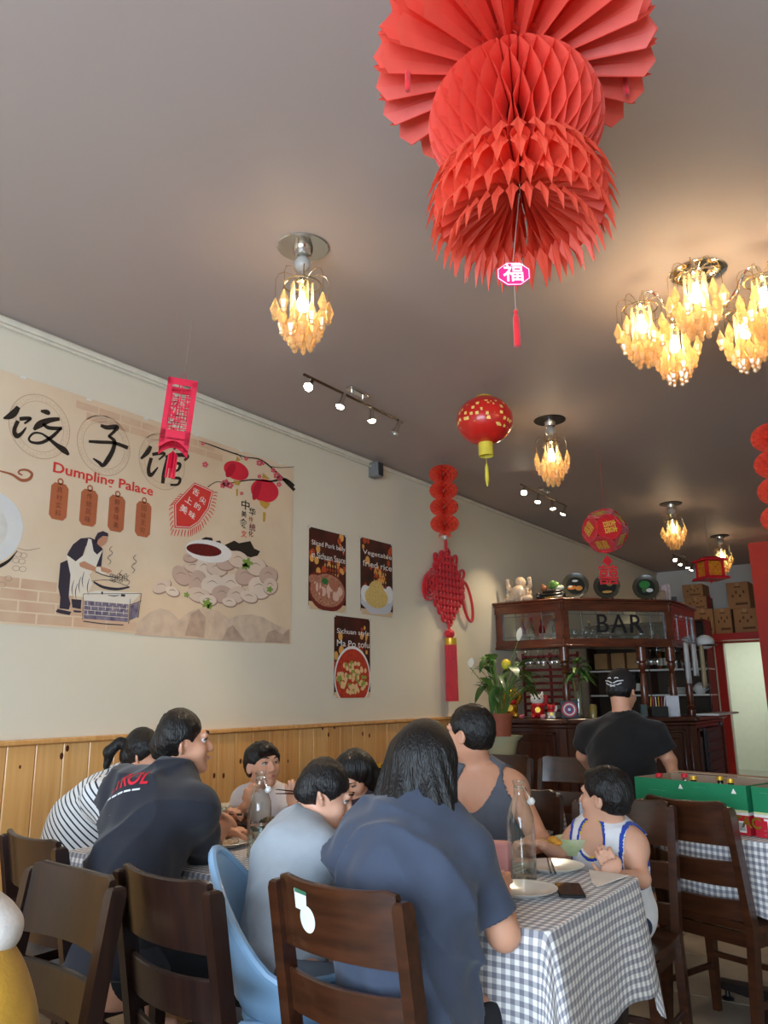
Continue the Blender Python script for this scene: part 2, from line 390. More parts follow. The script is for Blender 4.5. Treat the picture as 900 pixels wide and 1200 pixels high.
def wfit(name, s, bl, tr, mat, lay, parent, bold=0.0, rot=0.0, spacing=1.0, extrude=0.0001):
    a = onx(bl[0], bl[1], WX); b = onx(tr[0], tr[1], WX)
    me = textmesh(name, s, 1.0, mat, Matrix.Identity(4), extrude=0.0, bold=bold, spacing=spacing)
    co = np.zeros(len(me.vertices)*3); me.vertices.foreach_get('co', co); co = co.reshape(-1, 3)
    mn, mx_ = co.min(0), co.max(0); u = (co-mn)/np.maximum(mx_-mn, 1e-9)-0.5
    w_, h_ = b[1]-a[1], b[2]-a[2]; y = u[:, 0]*w_; z = u[:, 1]*h_
    yy = y*math.cos(rot)-z*math.sin(rot); zz = y*math.sin(rot)+z*math.cos(rot)
    out = np.stack([np.full(len(y), WX+0.0035+0.0005*lay), yy+(a[1]+b[1])/2, zz+(a[2]+b[2])/2], 1); me.vertices.foreach_set('co', out.ravel()); me.update()
    return obj(name, me, None, parent)
bz0, bz1 = onx(340, 755, WX)[2], onx(343, 548, WX)[2]; by0, by1 = 0.75, onx(342, 650, WX)[1]
ban = thing('wall_banner', 'wide beige printed vinyl banner reading Dumpling Palace with chef and dumplings', 'banner', (WX, (by0+by1)/2, bz0))
m_ban = flat('banner_ground', (238, 216, 186), rough=0.5, rgb2=(222, 194, 160), scale=1.6)
g = G(); P = []     # slightly rippled sheet
for i in range(41):
    y = by0+(by1-by0)*i/40; P.append([(WX+0.003+0.0000*j, y, bz0+(bz1-bz0)*j/8+0.004*math.sin(3*y)*(j == 8)-0.004*math.sin(2*y)*(j == 0)) for j in range(9)])
g.grid(P); so = obj('vinyl_sheet', g, m_ban, ban)
g = G()
for i in range(9): g.box((WX+0.002, by0+0.15+i*(by1-by0-0.3)/8, bz1-0.004), (0.004, 0.03, 0.012))
obj('hook_tab', g, m_string if 'm_string' in globals() else m_white, ban, smooth=False)
ink = flat('ink_black', (44, 34, 26), rough=0.6)
sepia = flat('ring_sepia', (206, 172, 138))
g = G()
for (x, y) in ((210, 315), (548, 415), (855, 500)):
    q = onx(*c5(x, y), WX); n = 48
    for r0, r1 in ((0.178, 0.173), (0.140, 0.137)):
        V = [(WX+0.004, q[1]+r_*math.cos(2*PI*k/n), q[2]+r_*math.sin(2*PI*k/n)) for r_ in (r0, r1) for k in range(n)]; g.add(V, [(k, (k+1) % n, n+(k+1) % n, n+k) for k in range(n)])
    for k in range(44):      # scroll pattern in the band of the ring
        a0 = 2*PI*k/44; pts = []
        for s_ in range(10):
            th = s_/9*4.6; rr = 0.012*(1-s_/12); pts.append((a0+rr*math.cos(th+k)/0.157, 0.157+rr*math.sin(th+k)))
        for a, b in zip(pts[:-1], pts[1:]):
            V = [(WX+0.004, q[1]+(b_[1]+e)*math.cos(b_[0]), q[2]+(b_[1]+e)*math.sin(b_[0])) for b_, e in ((a, -0.0012), (b, -0.0012), (b, 0.0012), (a, 0.0012))]; g.add(V, [(0, 1, 2, 3)])
obj('ring_print', g, sepia, ban, smooth=False)
g = G()
for S in ([(95, 212, 16), (70, 245, 26), (45, 262, 22), (15, 272, 6)], [(100, 275, 14), (140, 272, 14), (158, 275, 10), (125, 300, 7)], [(92, 285, 15), (72, 335, 15), (85, 365, 18), (110, 352, 12), (135, 320, 5)],
          [(212, 233, 8), (245, 240, 18), (258, 252, 8)], [(175, 332, 10), (205, 305, 26), (255, 283, 20), (312, 275, 12)], [(222, 300, 8), (255, 322, 14), (325, 325, 12)],
          [(318, 325, 10), (270, 370, 13), (215, 400, 12), (165, 398, 9), (150, 378, 8), (175, 350, 8), (215, 352, 7), (255, 378, 10)], [(250, 375, 10), (295, 412, 15), (335, 440, 22), (360, 465, 8)],
          [(528, 308, 10), (560, 320, 16), (612, 318, 18), (600, 340, 12), (570, 368, 10)], [(568, 365, 8), (600, 392, 14), (592, 440, 16), (565, 490, 18), (540, 520, 14), (520, 505, 12), (488, 483, 5)], [(465, 393, 10), (520, 397, 12), (600, 402, 12), (672, 428, 14)],
          [(792, 418, 12), (775, 450, 18), (740, 485, 8)], [(800, 462, 12), (850, 455, 12), (865, 462, 8), (835, 490, 6)], [(795, 480, 13), (780, 540, 13), (792, 572, 14), (830, 530, 5)],
          [(905, 415, 8), (925, 432, 14)], [(870, 475, 10), (930, 465, 14), (985, 470, 14), (970, 495, 8)], [(880, 480, 10), (862, 560, 14), (855, 615, 12)], [(900, 510, 9), (945, 512, 11), (935, 545, 9), (900, 548, 8)], [(900, 585, 9), (945, 590, 11), (935, 620, 9), (895, 622, 8)]):
    stroke(g, c5, [(a, b, c*1.45) for a, b, c in S], 3)
obj('brush_characters', g, ink, ban, smooth=False)
redp = flat('red', (226, 62, 52))
wfit('name_lettering', 'Dumpling Palace', c5(278, 590), c5(805, 590), redp, 3, ban)
# the lettering rectangle is level on the wall: place it by its own corners
def wrect(name, s, yl, yr, zb, zt, mat, lay, parent, bold=0.0, rot=0.0):
    me = textmesh(name, s, 1.0, mat, Matrix.Identity(4), extrude=0.0, bold=bold)
    co = np.zeros(len(me.vertices)*3); me.vertices.foreach_get('co', co); co = co.reshape(-1, 3); mn, mx_ = co.min(0), co.max(0); u = (co-mn)/np.maximum(mx_-mn, 1e-9)-0.5
    y = u[:, 0]*(yr-yl); z = u[:, 1]*(zt-zb); yy = y*math.cos(rot)-z*math.sin(rot); zz = y*math.sin(rot)+z*math.cos(rot)
    out = np.stack([np.full(len(y), WX+0.0035+0.0005*lay), yy+(yl+yr)/2, zz+(zb+zt)/2], 1); me.vertices.foreach_set('co', out.ravel()); me.update()
    return obj(name, me, None, parent)
bpy.data.objects.remove(bpy.data.objects['name_lettering'])
ya, yb = onx(*c5(278, 530), WX), onx(*c5(805, 650), WX)
wrect('name_lettering', 'Dumpling Palace', ya[1], yb[1], onx(*c5(300, 560), WX)[2]-0.018, onx(*c5(300, 505), WX)[2], redp, 3, ban, bold=0.018)
# brown hanging tags with four characters each
tagm = flat('tag_brown', (186, 104, 66)); tagi = flat('tag_ink', (116, 56, 34)); g = G(); gi = G()
for (xa, ya_, xb, yb_), s in (((252, 618, 362, 805), '真材实料'), ((412, 652, 516, 838), '传统风味'), ((562, 682, 660, 868), '鲜香味美'), ((706, 715, 798, 895), '回味无穷')):
    a = onx(*c5(xa, yb_), WX); b = onx(*c5(xb, ya_), WX); yc, zc = (a[1]+b[1])/2, (a[2]+b[2])/2; hw_ = (b[1]-a[1])/2; hh_ = (b[2]-a[2])/2*0.93; c_ = hw_*0.42
    V = [(WX+0.0045, yc+u, zc+v) for u, v in ((-hw_, -hh_+c_), (-hw_+c_*0.9, -hh_), (hw_-c_*0.9, -hh_), (hw_, -hh_+c_), (hw_, hh_-c_), (hw_-c_*0.9, hh_), (-hw_+c_*0.9, hh_), (-hw_, hh_-c_))]; g.add(V, [tuple(range(8))])
    n = 16; V = [(WX+0.0045, yc+r_*math.cos(2*PI*k/n), zc+hh_+0.01+r_*math.sin(2*PI*k/n)) for r_ in (0.019, 0.010) for k in range(n)]; g.add(V, [(k, (k+1) % n, n+(k+1) % n, n+k) for k in range(n)])
    st = hh_*1.7/4
    for k, chs in enumerate(s):
        zz = zc+hh_*0.85-st*(k+0.5); wrect('tag_lettering', chs, yc-st*0.40, yc+st*0.40, zz-st*0.40, zz+st*0.40, tagi, 3, ban)
obj('tag_print', g, tagm, ban, smooth=False)
# red pennant
g = G(); wpoly(g, [c6(*p) for p in ((275, 218), (382, 266), (357, 365), (300, 445), (250, 478), (162, 474), (160, 340), (210, 285))], 3); obj('pennant_print', g, redp, ban, smooth=False)
g = G(); E_ = [(275, 226), (374, 270), (350, 362), (297, 438), (248, 470), (170, 466), (168, 342), (215, 290), (275, 226)]
for a, b in zip(E_[:-1], E_[1:]): stroke(g, c6, [(a[0], a[1], 3.5), (b[0], b[1], 3.5)], 4)
obj('pennant_border', g, flat('white', (240, 232, 224)), ban, smooth=False)
g = G()
for k in range(34):
    u = k/33; pts = [(385, 275), (362, 370), (304, 452), (250, 486), (158, 482), (154, 345), (206, 288)]; s_ = u*(len(pts)-1); i = min(int(s_), len(pts)-2); f_ = s_-i
    x, y = [pts[i][q]+(pts[i+1][q]-pts[i][q])*f_ for q in (0, 1)]; dx, dy = x-265, y-350; l = math.hypot(dx, dy); stroke(g, c6, [(x, y, 5), (x+dx/l*14, y+dy/l*14+6, 5), (x+dx/l*24, y+dy/l*24+16, 3)], 3)
obj('pennant_fringe', g, redp, ban, smooth=False)
wm = flat('white', (0, 0, 0))
for s, (x, y), z in (('舌', (283, 272), 46), ('尖', (322, 318), 44), ('上', (243, 318), 46), ('的', (292, 352), 42), ('美', (215, 368), 50), ('味', (262, 402), 44)):
    q = onx(*c6(x, y), WX); h = 0.5*z/4.8/205; wrect('pennant_lettering', s, q[1]-h*1.2, q[1]+h*1.2, q[2]-h, q[2]+h, wm, 4, ban, bold=0.01, rot=-0.35)
# red lanterns on the banner, branch and blossom
g = G(); wpoly(g, [c6(*p) for p in ell(510, 152, 74, 50, 0.45)], 3); wpoly(g, [c6(*p) for p in ell(670, 265, 80, 64, 0.35)], 3); obj('lantern_print', g, flat('lantern_red', (226, 40, 62)), ban, smooth=False)
g = G(); wpoly(g, [c6(*p) for p in ell(478, 150, 22, 44, 0.5)], 4); wpoly(g, [c6(*p) for p in ell(625, 262, 20, 58, 0.3)], 4); obj('lantern_shade_print', g, flat('lantern_crimson', (196, 24, 50)), ban, smooth=False)
g = G()
for P_ in ([(515, 70), (535, 95), (505, 98)], [(495, 205), (535, 215), (525, 235), (500, 230)], [(660, 165), (700, 200), (655, 195)], [(640, 318), (700, 335), (690, 355), (672, 368), (645, 345)], [(508, 255), (520, 255), (518, 295), (510, 295)], [(660, 385), (676, 388), (672, 440), (660, 438)]): wpoly(g, [c6(*p) for p in P_], 4)
obj('lantern_gilt_print', g, flat('gilt', (206, 160, 64)), ban, smooth=False)
g = G()
for S in ([(300, -15, 2), (360, 5, 6), (460, 42, 7), (560, 75, 6), (650, 92, 8), (735, 160, 9), (790, 215, 16), (838, 262, 18)], [(350, 245, 5), (400, 215, 4), (470, 222, 5), (600, 203, 8), (700, 212, 10), (780, 200, 16), (836, 238, 14)], [(700, 128, 4), (760, 135, 4), (835, 130, 3)], [(480, 50, 3), (520, 60, 4), (545, 90, 2)]): stroke(g, c6, S, 3)
for P_ in ([(315, 535), (340, 525), (375, 530), (380, 548), (330, 545)], [(395, 548), (420, 545), (425, 560), (400, 562)], [(445, 570), (500, 545), (525, 560), (590, 548), (612, 590), (645, 605), (630, 630), (590, 640), (540, 620), (480, 600)], [(620, 660), (645, 655), (690, 690), (660, 690)]): wpoly(g, [c6(*p) for p in P_], 1)
obj('branch_print', g, ink, ban, smooth=False)
g = G(); rnd = random.Random(2)
for (x, y, r_) in ((335, 118, 13), (322, 0, 9), (640, 108, 14), (660, 110, 9), (450, 222, 17), (475, 235, 15), (435, 235, 13), (738, 180, 15), (755, 195, 13), (718, 150, 11), (540, 280, 8), (750, 230, 11), (565, 85, 9), (640, 185, 9)):
    for k in range(5): wpoly(g, [c6(*p) for p in ell(x+r_*0.8*math.cos(k*1.257), y+r_*0.8*math.sin(k*1.257), r_*0.55, r_*0.55, 0, 9)], 4)
obj('blossom_print', g, flat('blossom', (232, 96, 110)), ban, smooth=False)
for s, (x, y), z, mt in (('中', (562, 345), 56, ink), ('美', (553, 396), 36, ink), ('食', (550, 448), 56, ink), ('文', (553, 508), 40, redp), ('华', (600, 383), 46, ink), ('传', (592, 427), 32, tagm), ('统', (600, 470), 44, flat('plum', (130, 60, 60))), ('化', (592, 507), 34, flat('plum', (0, 0, 0)))):
    q = onx(*c6(x, y), WX); h = 0.62*z/4.8/215; wrect('culture_lettering', s, q[1]-h*1.15, q[1]+h*1.15, q[2]-h, q[2]+h, mt, 4, ban, bold=0.012)
# dumplings with a sauce bowl
dump = [flat('dumpling_'+n_, c) for n_, c in (('cream', (226, 202, 180)), ('pale', (234, 214, 194)), ('pink', (210, 178, 158)))]
g0 = [G(), G(), G()]; gs = G()
spots = [(90, 800, 55, 35, -0.5), (150, 830, 40, 25, 0.4), (200, 740, 62, 42, 0.9), (270, 690, 60, 34, 0.3), (330, 700, 50, 66, 0.2), (290, 780, 48, 70, 0.1), (400, 700, 60, 42, 0.3), (375, 790, 64, 52, -0.3), (450, 670, 55, 40, 0.1), (520, 650, 60, 45, 0.4), (480, 790, 62, 58, 0.2), (430, 845, 60, 48, 0.1), (300, 850, 66, 40, 0.3), (350, 880, 50, 30, 0.1), (560, 740, 58, 52, -0.4), (620, 690, 60, 50, 0.5), (640, 810, 66, 60, 0.6), (690, 740, 50, 50, 0.2), (510, 850, 56, 46, -0.5), (470, 890, 40, 24, 0.2), (250, 640, 40, 25, 0), (700, 800, 40, 45, 0.1), (580, 860, 50, 30, 0.4)]
for i, (x, y, rx, ry, ro) in enumerate(spots):
    wpoly(gs, [c6(*p) for p in ell(x+3, y+5, rx+3, ry+3, ro)], 2+0.06*i); wpoly(g0[i % 3], [c6(*p) for p in ell(x, y, rx, ry, ro)], 2.03+0.06*i)
    stroke(gs, c6, [(x-rx*0.5, y-ry*0.1, 1), (x, y-ry*0.35, 5), (x+rx*0.5, y, 1)], 2.05+0.06*i)
for k in range(3): obj('dumpling_print', g0[k], dump[k], ban, smooth=False)
obj('dumpling_shadow_print', gs, flat('dumpling_brown', (168, 132, 112)), ban, smooth=False)
g = G(); wpoly(g, [c6(*p) for p in ell(355, 605, 132, 62, 0.18)], 3.6); obj('bowl_print', g, flat('bowl_white', (240, 232, 224)), ban, smooth=False)
g = G(); wpoly(g, [c6(*p) for p in ell(328, 598, 100, 34, 0.14)], 3.8); obj('sauce_print', g, flat('sauce', (120, 26, 20), rgb2=(90, 20, 16), scale=60), ban, smooth=False)
g = G()
for (x, y, r_) in ((572, 672, 26), (560, 690, 18), (345, 900, 24), (360, 915, 14), (698, 820, 16), (230, 850, 14)): wpoly(g, [c6(*p) for p in [(x+r_*(1+0.3*math.cos(5*a))*math.cos(a), y+r_*(1+0.3*math.cos(5*a))*math.sin(a)) for a in np.linspace(0, 6.28, 26, endpoint=False)]], 4)
obj('herb_print', g, flat('herb_green', (132, 160, 70)), ban, smooth=False)
# misty mountains at the foot, brick patches
g = G(); wpoly(g, [c6(*p) for p in [(-60, 1075), (-40, 1000), (20, 950), (80, 925), (140, 940), (190, 990), (240, 950), (300, 925), (360, 925), (420, 945), (470, 985), (520, 965), (600, 960), (660, 975), (720, 1010), (790, 1040), (812, 1050), (812, 1122), (600, 1118), (300, 1098)]], 1); obj('mountain_print', g, flat('mountain', (204, 178, 154), rgb2=(224, 200, 174), scale=14), ban, smooth=False)
g = G(); wpoly(g, [c6(*p) for p in [(430, 1105), (460, 1040), (490, 1020), (520, 1055), (560, 1108)]], 2); wpoly(g, [c6(*p) for p in [(670, 1118), (690, 1060), (730, 1045), (770, 1075), (808, 1040), (812, 1124)]], 2); wpoly(g, [c6(*p) for p in [(220, 1080), (255, 960), (300, 930), (340, 980), (330, 1090)]], 2); obj('mountain_print', g, flat('mountain_dark', (178, 150, 130), rgb2=(200, 172, 148), scale=20), ban, smooth=False)
g = G(); brickm = flat('faded_brick', (214, 172, 140), rgb2=(222, 190, 158), scale=8)
q0 = onx(0, 733, WX); 
for r_ in range(4):
    for k in range(12):
        y = 1.25+k*0.21+(r_ % 2)*0.105
        if y+0.2 > 2.92-0.13*r_: continue
        z = bz0+0.015+r_*0.058; g.add([(WX+0.004, y, z), (WX+0.004, y+0.2, z), (WX+0.004, y+0.2, z+0.05), (WX+0.004, y, z+0.05)], [(0, 1, 2, 3)])
for r_ in range(2):
    for k in range(7):
        y = 2.42+k*0.15+(r_ % 2)*0.07; z = bz1-0.075-r_*0.05; g.add([(WX+0.004, y, z), (WX+0.004, y+0.142, z), (WX+0.004, y+0.142, z+0.043), (WX+0.004, y, z+0.043)], [(0, 1, 2, 3)])
obj('brick_print', g, brickm, ban, smooth=False)
# chef at a stove
def polys(name, mat, L_, fn, lay):
    g = G()
    for P_ in L_: wpoly(g, [fn(*p) for p in P_], lay)
    obj(name, g, mat, ban, smooth=False)
inkb = flat('ink_blue_black', (58, 50, 62)); apr = flat('apron_cream', (238, 226, 206)); skn = flat('print_skin', (206, 146, 112))
polys('chef_print', inkb, [[(400, 330), (425, 290), (470, 255), (525, 250), (560, 265), (600, 320), (590, 420), (555, 420), (545, 330), (500, 300), (470, 390), (420, 395), (385, 360)], [(350, 400), (395, 380), (410, 470), (400, 600), (410, 640), (400, 672), (345, 665), (350, 600), (338, 540)], [(415, 610), (475, 615), (470, 670), (420, 660)], [(322, 685), (335, 668), (415, 685), (405, 705), (350, 695)], [(425, 675), (475, 680), (470, 690), (430, 688)], [(552, 255), (570, 222), (600, 212), (630, 225), (632, 245), (600, 240), (575, 262), (560, 285)]], c7, 3)
polys('chef_apron_print', apr, [[(515, 255), (532, 262), (545, 330), (565, 350), (600, 320), (575, 380), (560, 420), (520, 470), (540, 520), (500, 600), (400, 590), (410, 470), (385, 350), (400, 360), (440, 390), (490, 350)], [(555, 425), (640, 430), (650, 455), (600, 465), (560, 445)]], c7, 3.5)
polys('chef_skin_print', skn, [[(565, 285), (572, 262), (600, 240), (630, 250), (622, 275), (610, 292), (585, 305)], [(460, 400), (490, 388), (560, 425), (555, 450), (500, 435), (465, 420)], [(585, 420), (640, 435), (655, 450), (630, 460), (590, 448)]], c7, 4)
g = G(); 
for S in ([(545, 510, 10), (600, 540, 16), (680, 552, 16), (755, 540, 8)], [(535, 505, 3), (640, 500, 3), (755, 540, 3)], [(555, 450, 5), (620, 475, 5), (700, 485, 4)]): stroke(g, c7, S, 4)
for (x, y) in ((490, 450), (470, 480), (450, 520), (520, 490), (430, 500)): stroke(g, c7, [(x, y, 2), (x-12, y+50, 5), (x-6, y+95, 1)], 4)
for (x0, y0) in ((630, 350), (700, 440), (770, 400), (640, 300), (780, 350), (740, 470)): stroke(g, c7, [(x0, y0+60, 2), (x0+16, y0+40, 3), (x0-2, y0+20, 3), (x0+14, y0, 2)], 4)
for k in range(14): x = 640+(k % 7)*14; y = 470+(k//7)*22+(k % 3)*6; stroke(g, c7, [(x, y, 2), (x+10, y-8, 3), (x+18, y+2, 3), (x+8, y+8, 2), (x, y, 2)], 4)
for S in ([(485, 580, 3), (825, 578, 3)], [(485, 580, 3), (480, 730, 3)], [(825, 578, 3), (805, 720, 3)], [(760, 610, 3), (750, 755, 3)], [(485, 740, 6), (600, 755, 6), (720, 762, 6)], [(760, 645, 3), (825, 620, 3)], [(590, 575, 16), (600, 575, 16)], [(705, 588, 14), (730, 590, 14)], [(630, 588, 3), (665, 592, 6), (695, 588, 3)]): stroke(g, c7, S, 4)
obj('stove_line_print', g, inkb, ban, smooth=False)
stv = flat('stove_blue', (88, 78, 106), rgb2=(150, 138, 150), scale=30)
polys('stove_print', stv, [[(492, 620), (750, 642), (745, 745), (487, 725)], [(762, 650), (812, 622), (803, 715), (755, 735)]], c7, 3)
polys('stove_top_print', flat('stove_top', (232, 222, 206)), [[(485, 580), (560, 560), (825, 575), (760, 642), (487, 618)]], c7, 3)
g = G()
for r_ in range(3):
    stroke(g, c7, [(490, 648+r_*26, 3), (748, 668+r_*26, 3)], 3.6)
    for k in range(6): x = 510+k*42+(r_ % 2)*20; stroke(g, c7, [(x, 624+r_*27, 3), (x, 648+r_*27, 3)], 3.6)
obj('stove_joint_print', g, apr, ban, smooth=False)
# plate at the left edge, cloud scroll, bun outlines
g = G(); wpoly(g, [c7(*p) for p in ell(-90, 190, 222, 218, 0, 48)], 2); obj('plate_print', g, flat('plate_grey', (226, 224, 218)), ban, smooth=False)
g = G(); wpoly(g, [c7(*p) for p in ell(-110, 190, 150, 150, 0, 40)], 2.6); obj('plate_food_print', g, flat('plate_food', (236, 230, 218), rgb2=(210, 204, 194), scale=12), ban, smooth=False)
g = G(); stroke(g, c7, [(100, 325, 3), (60, 375, 14), (20, 405, 20), (-30, 430, 20)], 1.5); obj('plate_shadow_print', g, ink, ban, smooth=False)
g = G()
for (x, y) in ((105, 350), (135, 355), (90, 385), (125, 390), (90, 430), (130, 435), (45, 490), (10, 525)): 
    E_ = ell(x, y, 20, 15, 0, 12); E_.append(E_[0]); stroke(g, c7, [(p[0], p[1], 2) for p in E_], 3)
stroke(g, c7, [(100, 310, 2), (150, 325, 3), (200, 318, 3), (232, 312, 2)], 3); obj('bun_line_print', g, flat('line_grey', (150, 120, 100)), ban, smooth=False)
g = G(); stroke(g, c5, [(-60, 530, 4), (0, 550, 8), (60, 568, 12), (110, 598, 16), (150, 592, 16), (165, 565, 14), (140, 545, 12), (105, 545, 10), (95, 560, 9), (115, 572, 7)], 3); obj('cloud_print', g, flat('cloud_brown', (170, 96, 62)), ban, smooth=False)

# ------------------------------------------------ three dish posters
def poster(pl, pr, pt, pb, lines, dish, label):
    """pl/pr left/right pixel columns at row pt (top) and bottom row pb"""
    a = onx(pl[0], pl[1], WX); b = onx(pr[0], pr[1], WX); z1 = a[2]; z0 = onx(pb[0], pb[1], WX)[2]; y0, y1 = a[1], b[1]; w_ = y1-y0; h_ = z1-z0
    t = thing('dish_poster', label, 'poster', (WX, (y0+y1)/2, z0), 'dish posters on the cream wall')
    def R_(g, ya, yb, za, zb, lay): g.add([(WX+0.003+0.0005*lay, y0+w_*ya, z0+h_*za), (WX+0.003+0.0005*lay, y0+w_*yb, z0+h_*za), (WX+0.003+0.0005*lay, y0+w_*yb, z0+h_*zb), (WX+0.003+0.0005*lay, y0+w_*ya, z0+h_*zb)], [(0, 1, 2, 3)]); return g
    def E(g, cy, cz, ry, rz_, lay, n=24, wob=0.0):
        V = [(WX+0.003+0.0005*lay, y0+w_*(cy+ry*math.cos(q)*(1+wob*math.sin(6*q))), z0+h_*cz+w_*rz_*math.sin(q)*(1+wob*math.sin(6*q+1))) for q in np.linspace(0, 2*PI, n, endpoint=False)]
        if False: pass
        V = [(v[0], min(max(v[1], y0), y1), min(max(v[2], z0), z1)) for v in V]; g.add(V, [tuple(range(n))]); return g
    for ya, za in ((-0.05, 0.98), (0.97, 0.98), (-0.05, 0.0), (0.97, 0.0)): obj('tape_corner', R_(G(), ya, ya+0.08, za, za+0.035, 2), M('clear_tape', (226, 222, 208), rough=0.25), t, smooth=False)
    obj('poster_sheet', G().box((WX+0.002, (y0+y1)/2, (z0+z1)/2), (0.002, w_, h_)), flat('poster_dark', (44, 22, 16), rgb2=(92, 34, 18), scale=9), t, smooth=False)
    rnd = random.Random(len(label)); go = G(); gy = G()
    for k in range(22):
        cy = rnd.choice((rnd.uniform(0.03, 0.25), rnd.uniform(0.75, 0.97), rnd.uniform(0.3, 0.7))); cz = rnd.uniform(0.38, 0.98) if not 0.25 < cy < 0.75 else rnd.uniform(0.42, 0.66)
        r_ = rnd.uniform(0.025, 0.07); E(go if k % 2 else gy, cy, cz, r_, r_*1.15, 1+0.03*k, 12)
    for k in range(6):
        for j in range(5): E(gy if j % 2 else go, 0.42+0.07*k, 0.40+0.055*j, 0.018, 0.03, 1.8+0.01*j, 8)
    obj('bokeh_print', go, flat('bokeh_orange', (190, 74, 36)), t, smooth=False); obj('bokeh_print', gy, flat('bokeh_yellow', (230, 168, 88)), t, smooth=False)
    for k, s in enumerate(lines):
        zc = (0.80, 0.66)[k]; wrect('poster_lettering', s, y0+w_*0.06, y0+w_*0.97, z0+h_*(zc-0.035), z0+h_*(zc+0.045), flat('poster_white', (250, 244, 234)), 6, t, bold=0.002)
    dish(t, R_, E, rnd)
    return t
def d_pork(t, R_, E, rnd):
    g = G(); R_(g, 0, 1, 0, 0.09, 1.8); obj('table_print', g, flat('poster_table', (222, 190, 150)), t, smooth=False)
    g = G(); E(g, 0.2, 0.35, 0.22, 0.14, 1.9); E(g, 0.5, 0.23, 0.50, 0.34, 2); obj('dish_rim_print', g, flat('dish_red', (120, 40, 26)), t, smooth=False)
    g = G(); E(g, 0.16, 0.36, 0.18, 0.08, 2.15); E(g, 0.5, 0.25, 0.46, 0.28, 2.25); obj('broth_print', g, flat('broth', (150, 82, 58), rgb2=(206, 150, 120), scale=70), t, smooth=False)
    g = G(); g2 = G()
    for k in range(26):
        a = rnd.uniform(-0.3, 0.3); cy = 0.5+a*1.3; cz = 0.25+rnd.uniform(-0.07, 0.09); E(g if k % 2 else g2, cy, cz, 0.035+0.05*(k % 3 == 0), 0.08, 2.4+0.02*k, 10)
    obj('pork_print', g, flat('pork', (226, 190, 170)), t, smooth=False); obj('pork_print', g2, flat('pork_dark', (180, 112, 88)), t, smooth=False)
    g = G(); E(g, 0.42, 0.36, 0.09, 0.06, 3.2, 14, 0.3); obj('garnish_print', g, flat('garnish', (50, 120, 60)), t, smooth=False)
def d_rice(t, R_, E, rnd):
    g = G(); R_(g, 0, 1, 0, 0.07, 1.8); obj('table_print', g, flat('poster_table', (0, 0, 0)), t, smooth=False)
    g = G(); E(g, 0.5, 0.2, 0.52, 0.26, 2, 36, 0.06); obj('bowl_print', g, flat('poster_bowl', (206, 206, 210)), t, smooth=False)
    g = G(); E(g, 0.15, 0.27, 0.15, 0.15, 2.08); E(g, 0.88, 0.30, 0.13, 0.16, 2.12); E(g, 0.5, 0.27, 0.46, 0.16, 2.16, 36, 0.05); obj('bowl_lip_print', g, flat('poster_bowl_white', (238, 236, 232)), t, smooth=False)
    g = G(); E(g, 0.48, 0.24, 0.36, 0.20, 2.3); E(g, 0.48, 0.33, 0.24, 0.18, 2.4); obj('rice_print', g, flat('rice', (234, 206, 134), rgb2=(206, 170, 90), scale=90), t, smooth=False)
def d_tofu(t, R_, E, rnd):
    g = G(); R_(g, 0, 1, 0, 0.07, 1.8); obj('table_print', g, flat('poster_table', (0, 0, 0)), t, smooth=False)
    g = G(); E(g, 0.5, 0.25, 0.5, 0.52, 2, 40); obj('bowl_print', g, flat('poster_bowl_white', (0, 0, 0)), t, smooth=False)
    g = G(); E(g, 0.5, 0.245, 0.47, 0.48, 2.2, 40); obj('sauce_print', g, flat('tofu_sauce', (206, 70, 40), rgb2=(170, 44, 26), scale=40), t, smooth=False)
    g = G(); g2 = G()
    for k in range(90):
        a = rnd.uniform(0, 6.28); r_ = 0.42*math.sqrt(rnd.random()); E(g if k % 3 else g2, 0.5+r_*math.cos(a), 0.245+r_*0.45*math.sin(a), rnd.uniform(0.03, 0.055), rnd.uniform(0.03, 0.05), 2.4+0.006*k, 6)
    obj('tofu_print', g, flat('tofu', (236, 196, 140)), t, smooth=False); obj('scallion_print', g2, flat('scallion', (150, 160, 70)), t, smooth=False)
poster((362, 617), (405, 628), None, (362, 713), ('Sliced Pork belly', 'in Sichuan Sauce'), d_pork, 'dark poster of sliced pork belly in a red bowl')
poster((422, 629), (459, 639), None, (422, 719), ('Vegetable', 'fried rice'), d_rice, 'dark poster of vegetable fried rice in a white bowl')
poster((391.5, 721), (433, 725), None, (391.5, 818), ('Sichuan style', 'Ma Po tofu'), d_tofu, 'dark poster of red Ma Po tofu in a round bowl')

# ================================================================== ceiling lamps
m_chrome = M('polished_chrome', (225, 222, 215), rough=0.08, metal=1.0, var=0)
m_bronze = M('brushed_bronze', (120, 104, 84), rough=0.35, metal=1.0, var=0.05)
m_frost = M('frosted_ball', (170, 165, 158), rough=0.3, var=0.05, coat=0.3)
m_crys = Mpaper('amber_crystal', (251, 219, 164), tl=0.6, gloss=0.22, rough=0.12, clear=0.45)
m_rod = Mpaper('clear_crystal_rod', (255, 240, 205), tl=0.5, gloss=0.3, rough=0.1, clear=0.6)
m_wire = M('gilt_wire', (214, 190, 140), rough=0.2, metal=1.0, var=0)
m_bulb = Memit('bulb_glow', (255, 232, 190), 30.0)
drop_g = G().lathe([(0.001, 0.0), (0.004, -0.004), (0.007, -0.012), (0.022, -0.055), (0.013, -0.080), (0.010, -0.086), (0.013, -0.093), (0.010, -0.102), (0.001, -0.108)], seg=6)
drop_me = drop_g.mesh('crystal_drop', m_crys, smooth=False)
rod_me = G().lathe([(0.0055, 0.0), (0.0055, -0.15)], seg=6).mesh('glass_rod', m_rod, smooth=False)
LAMP_W = 16.5
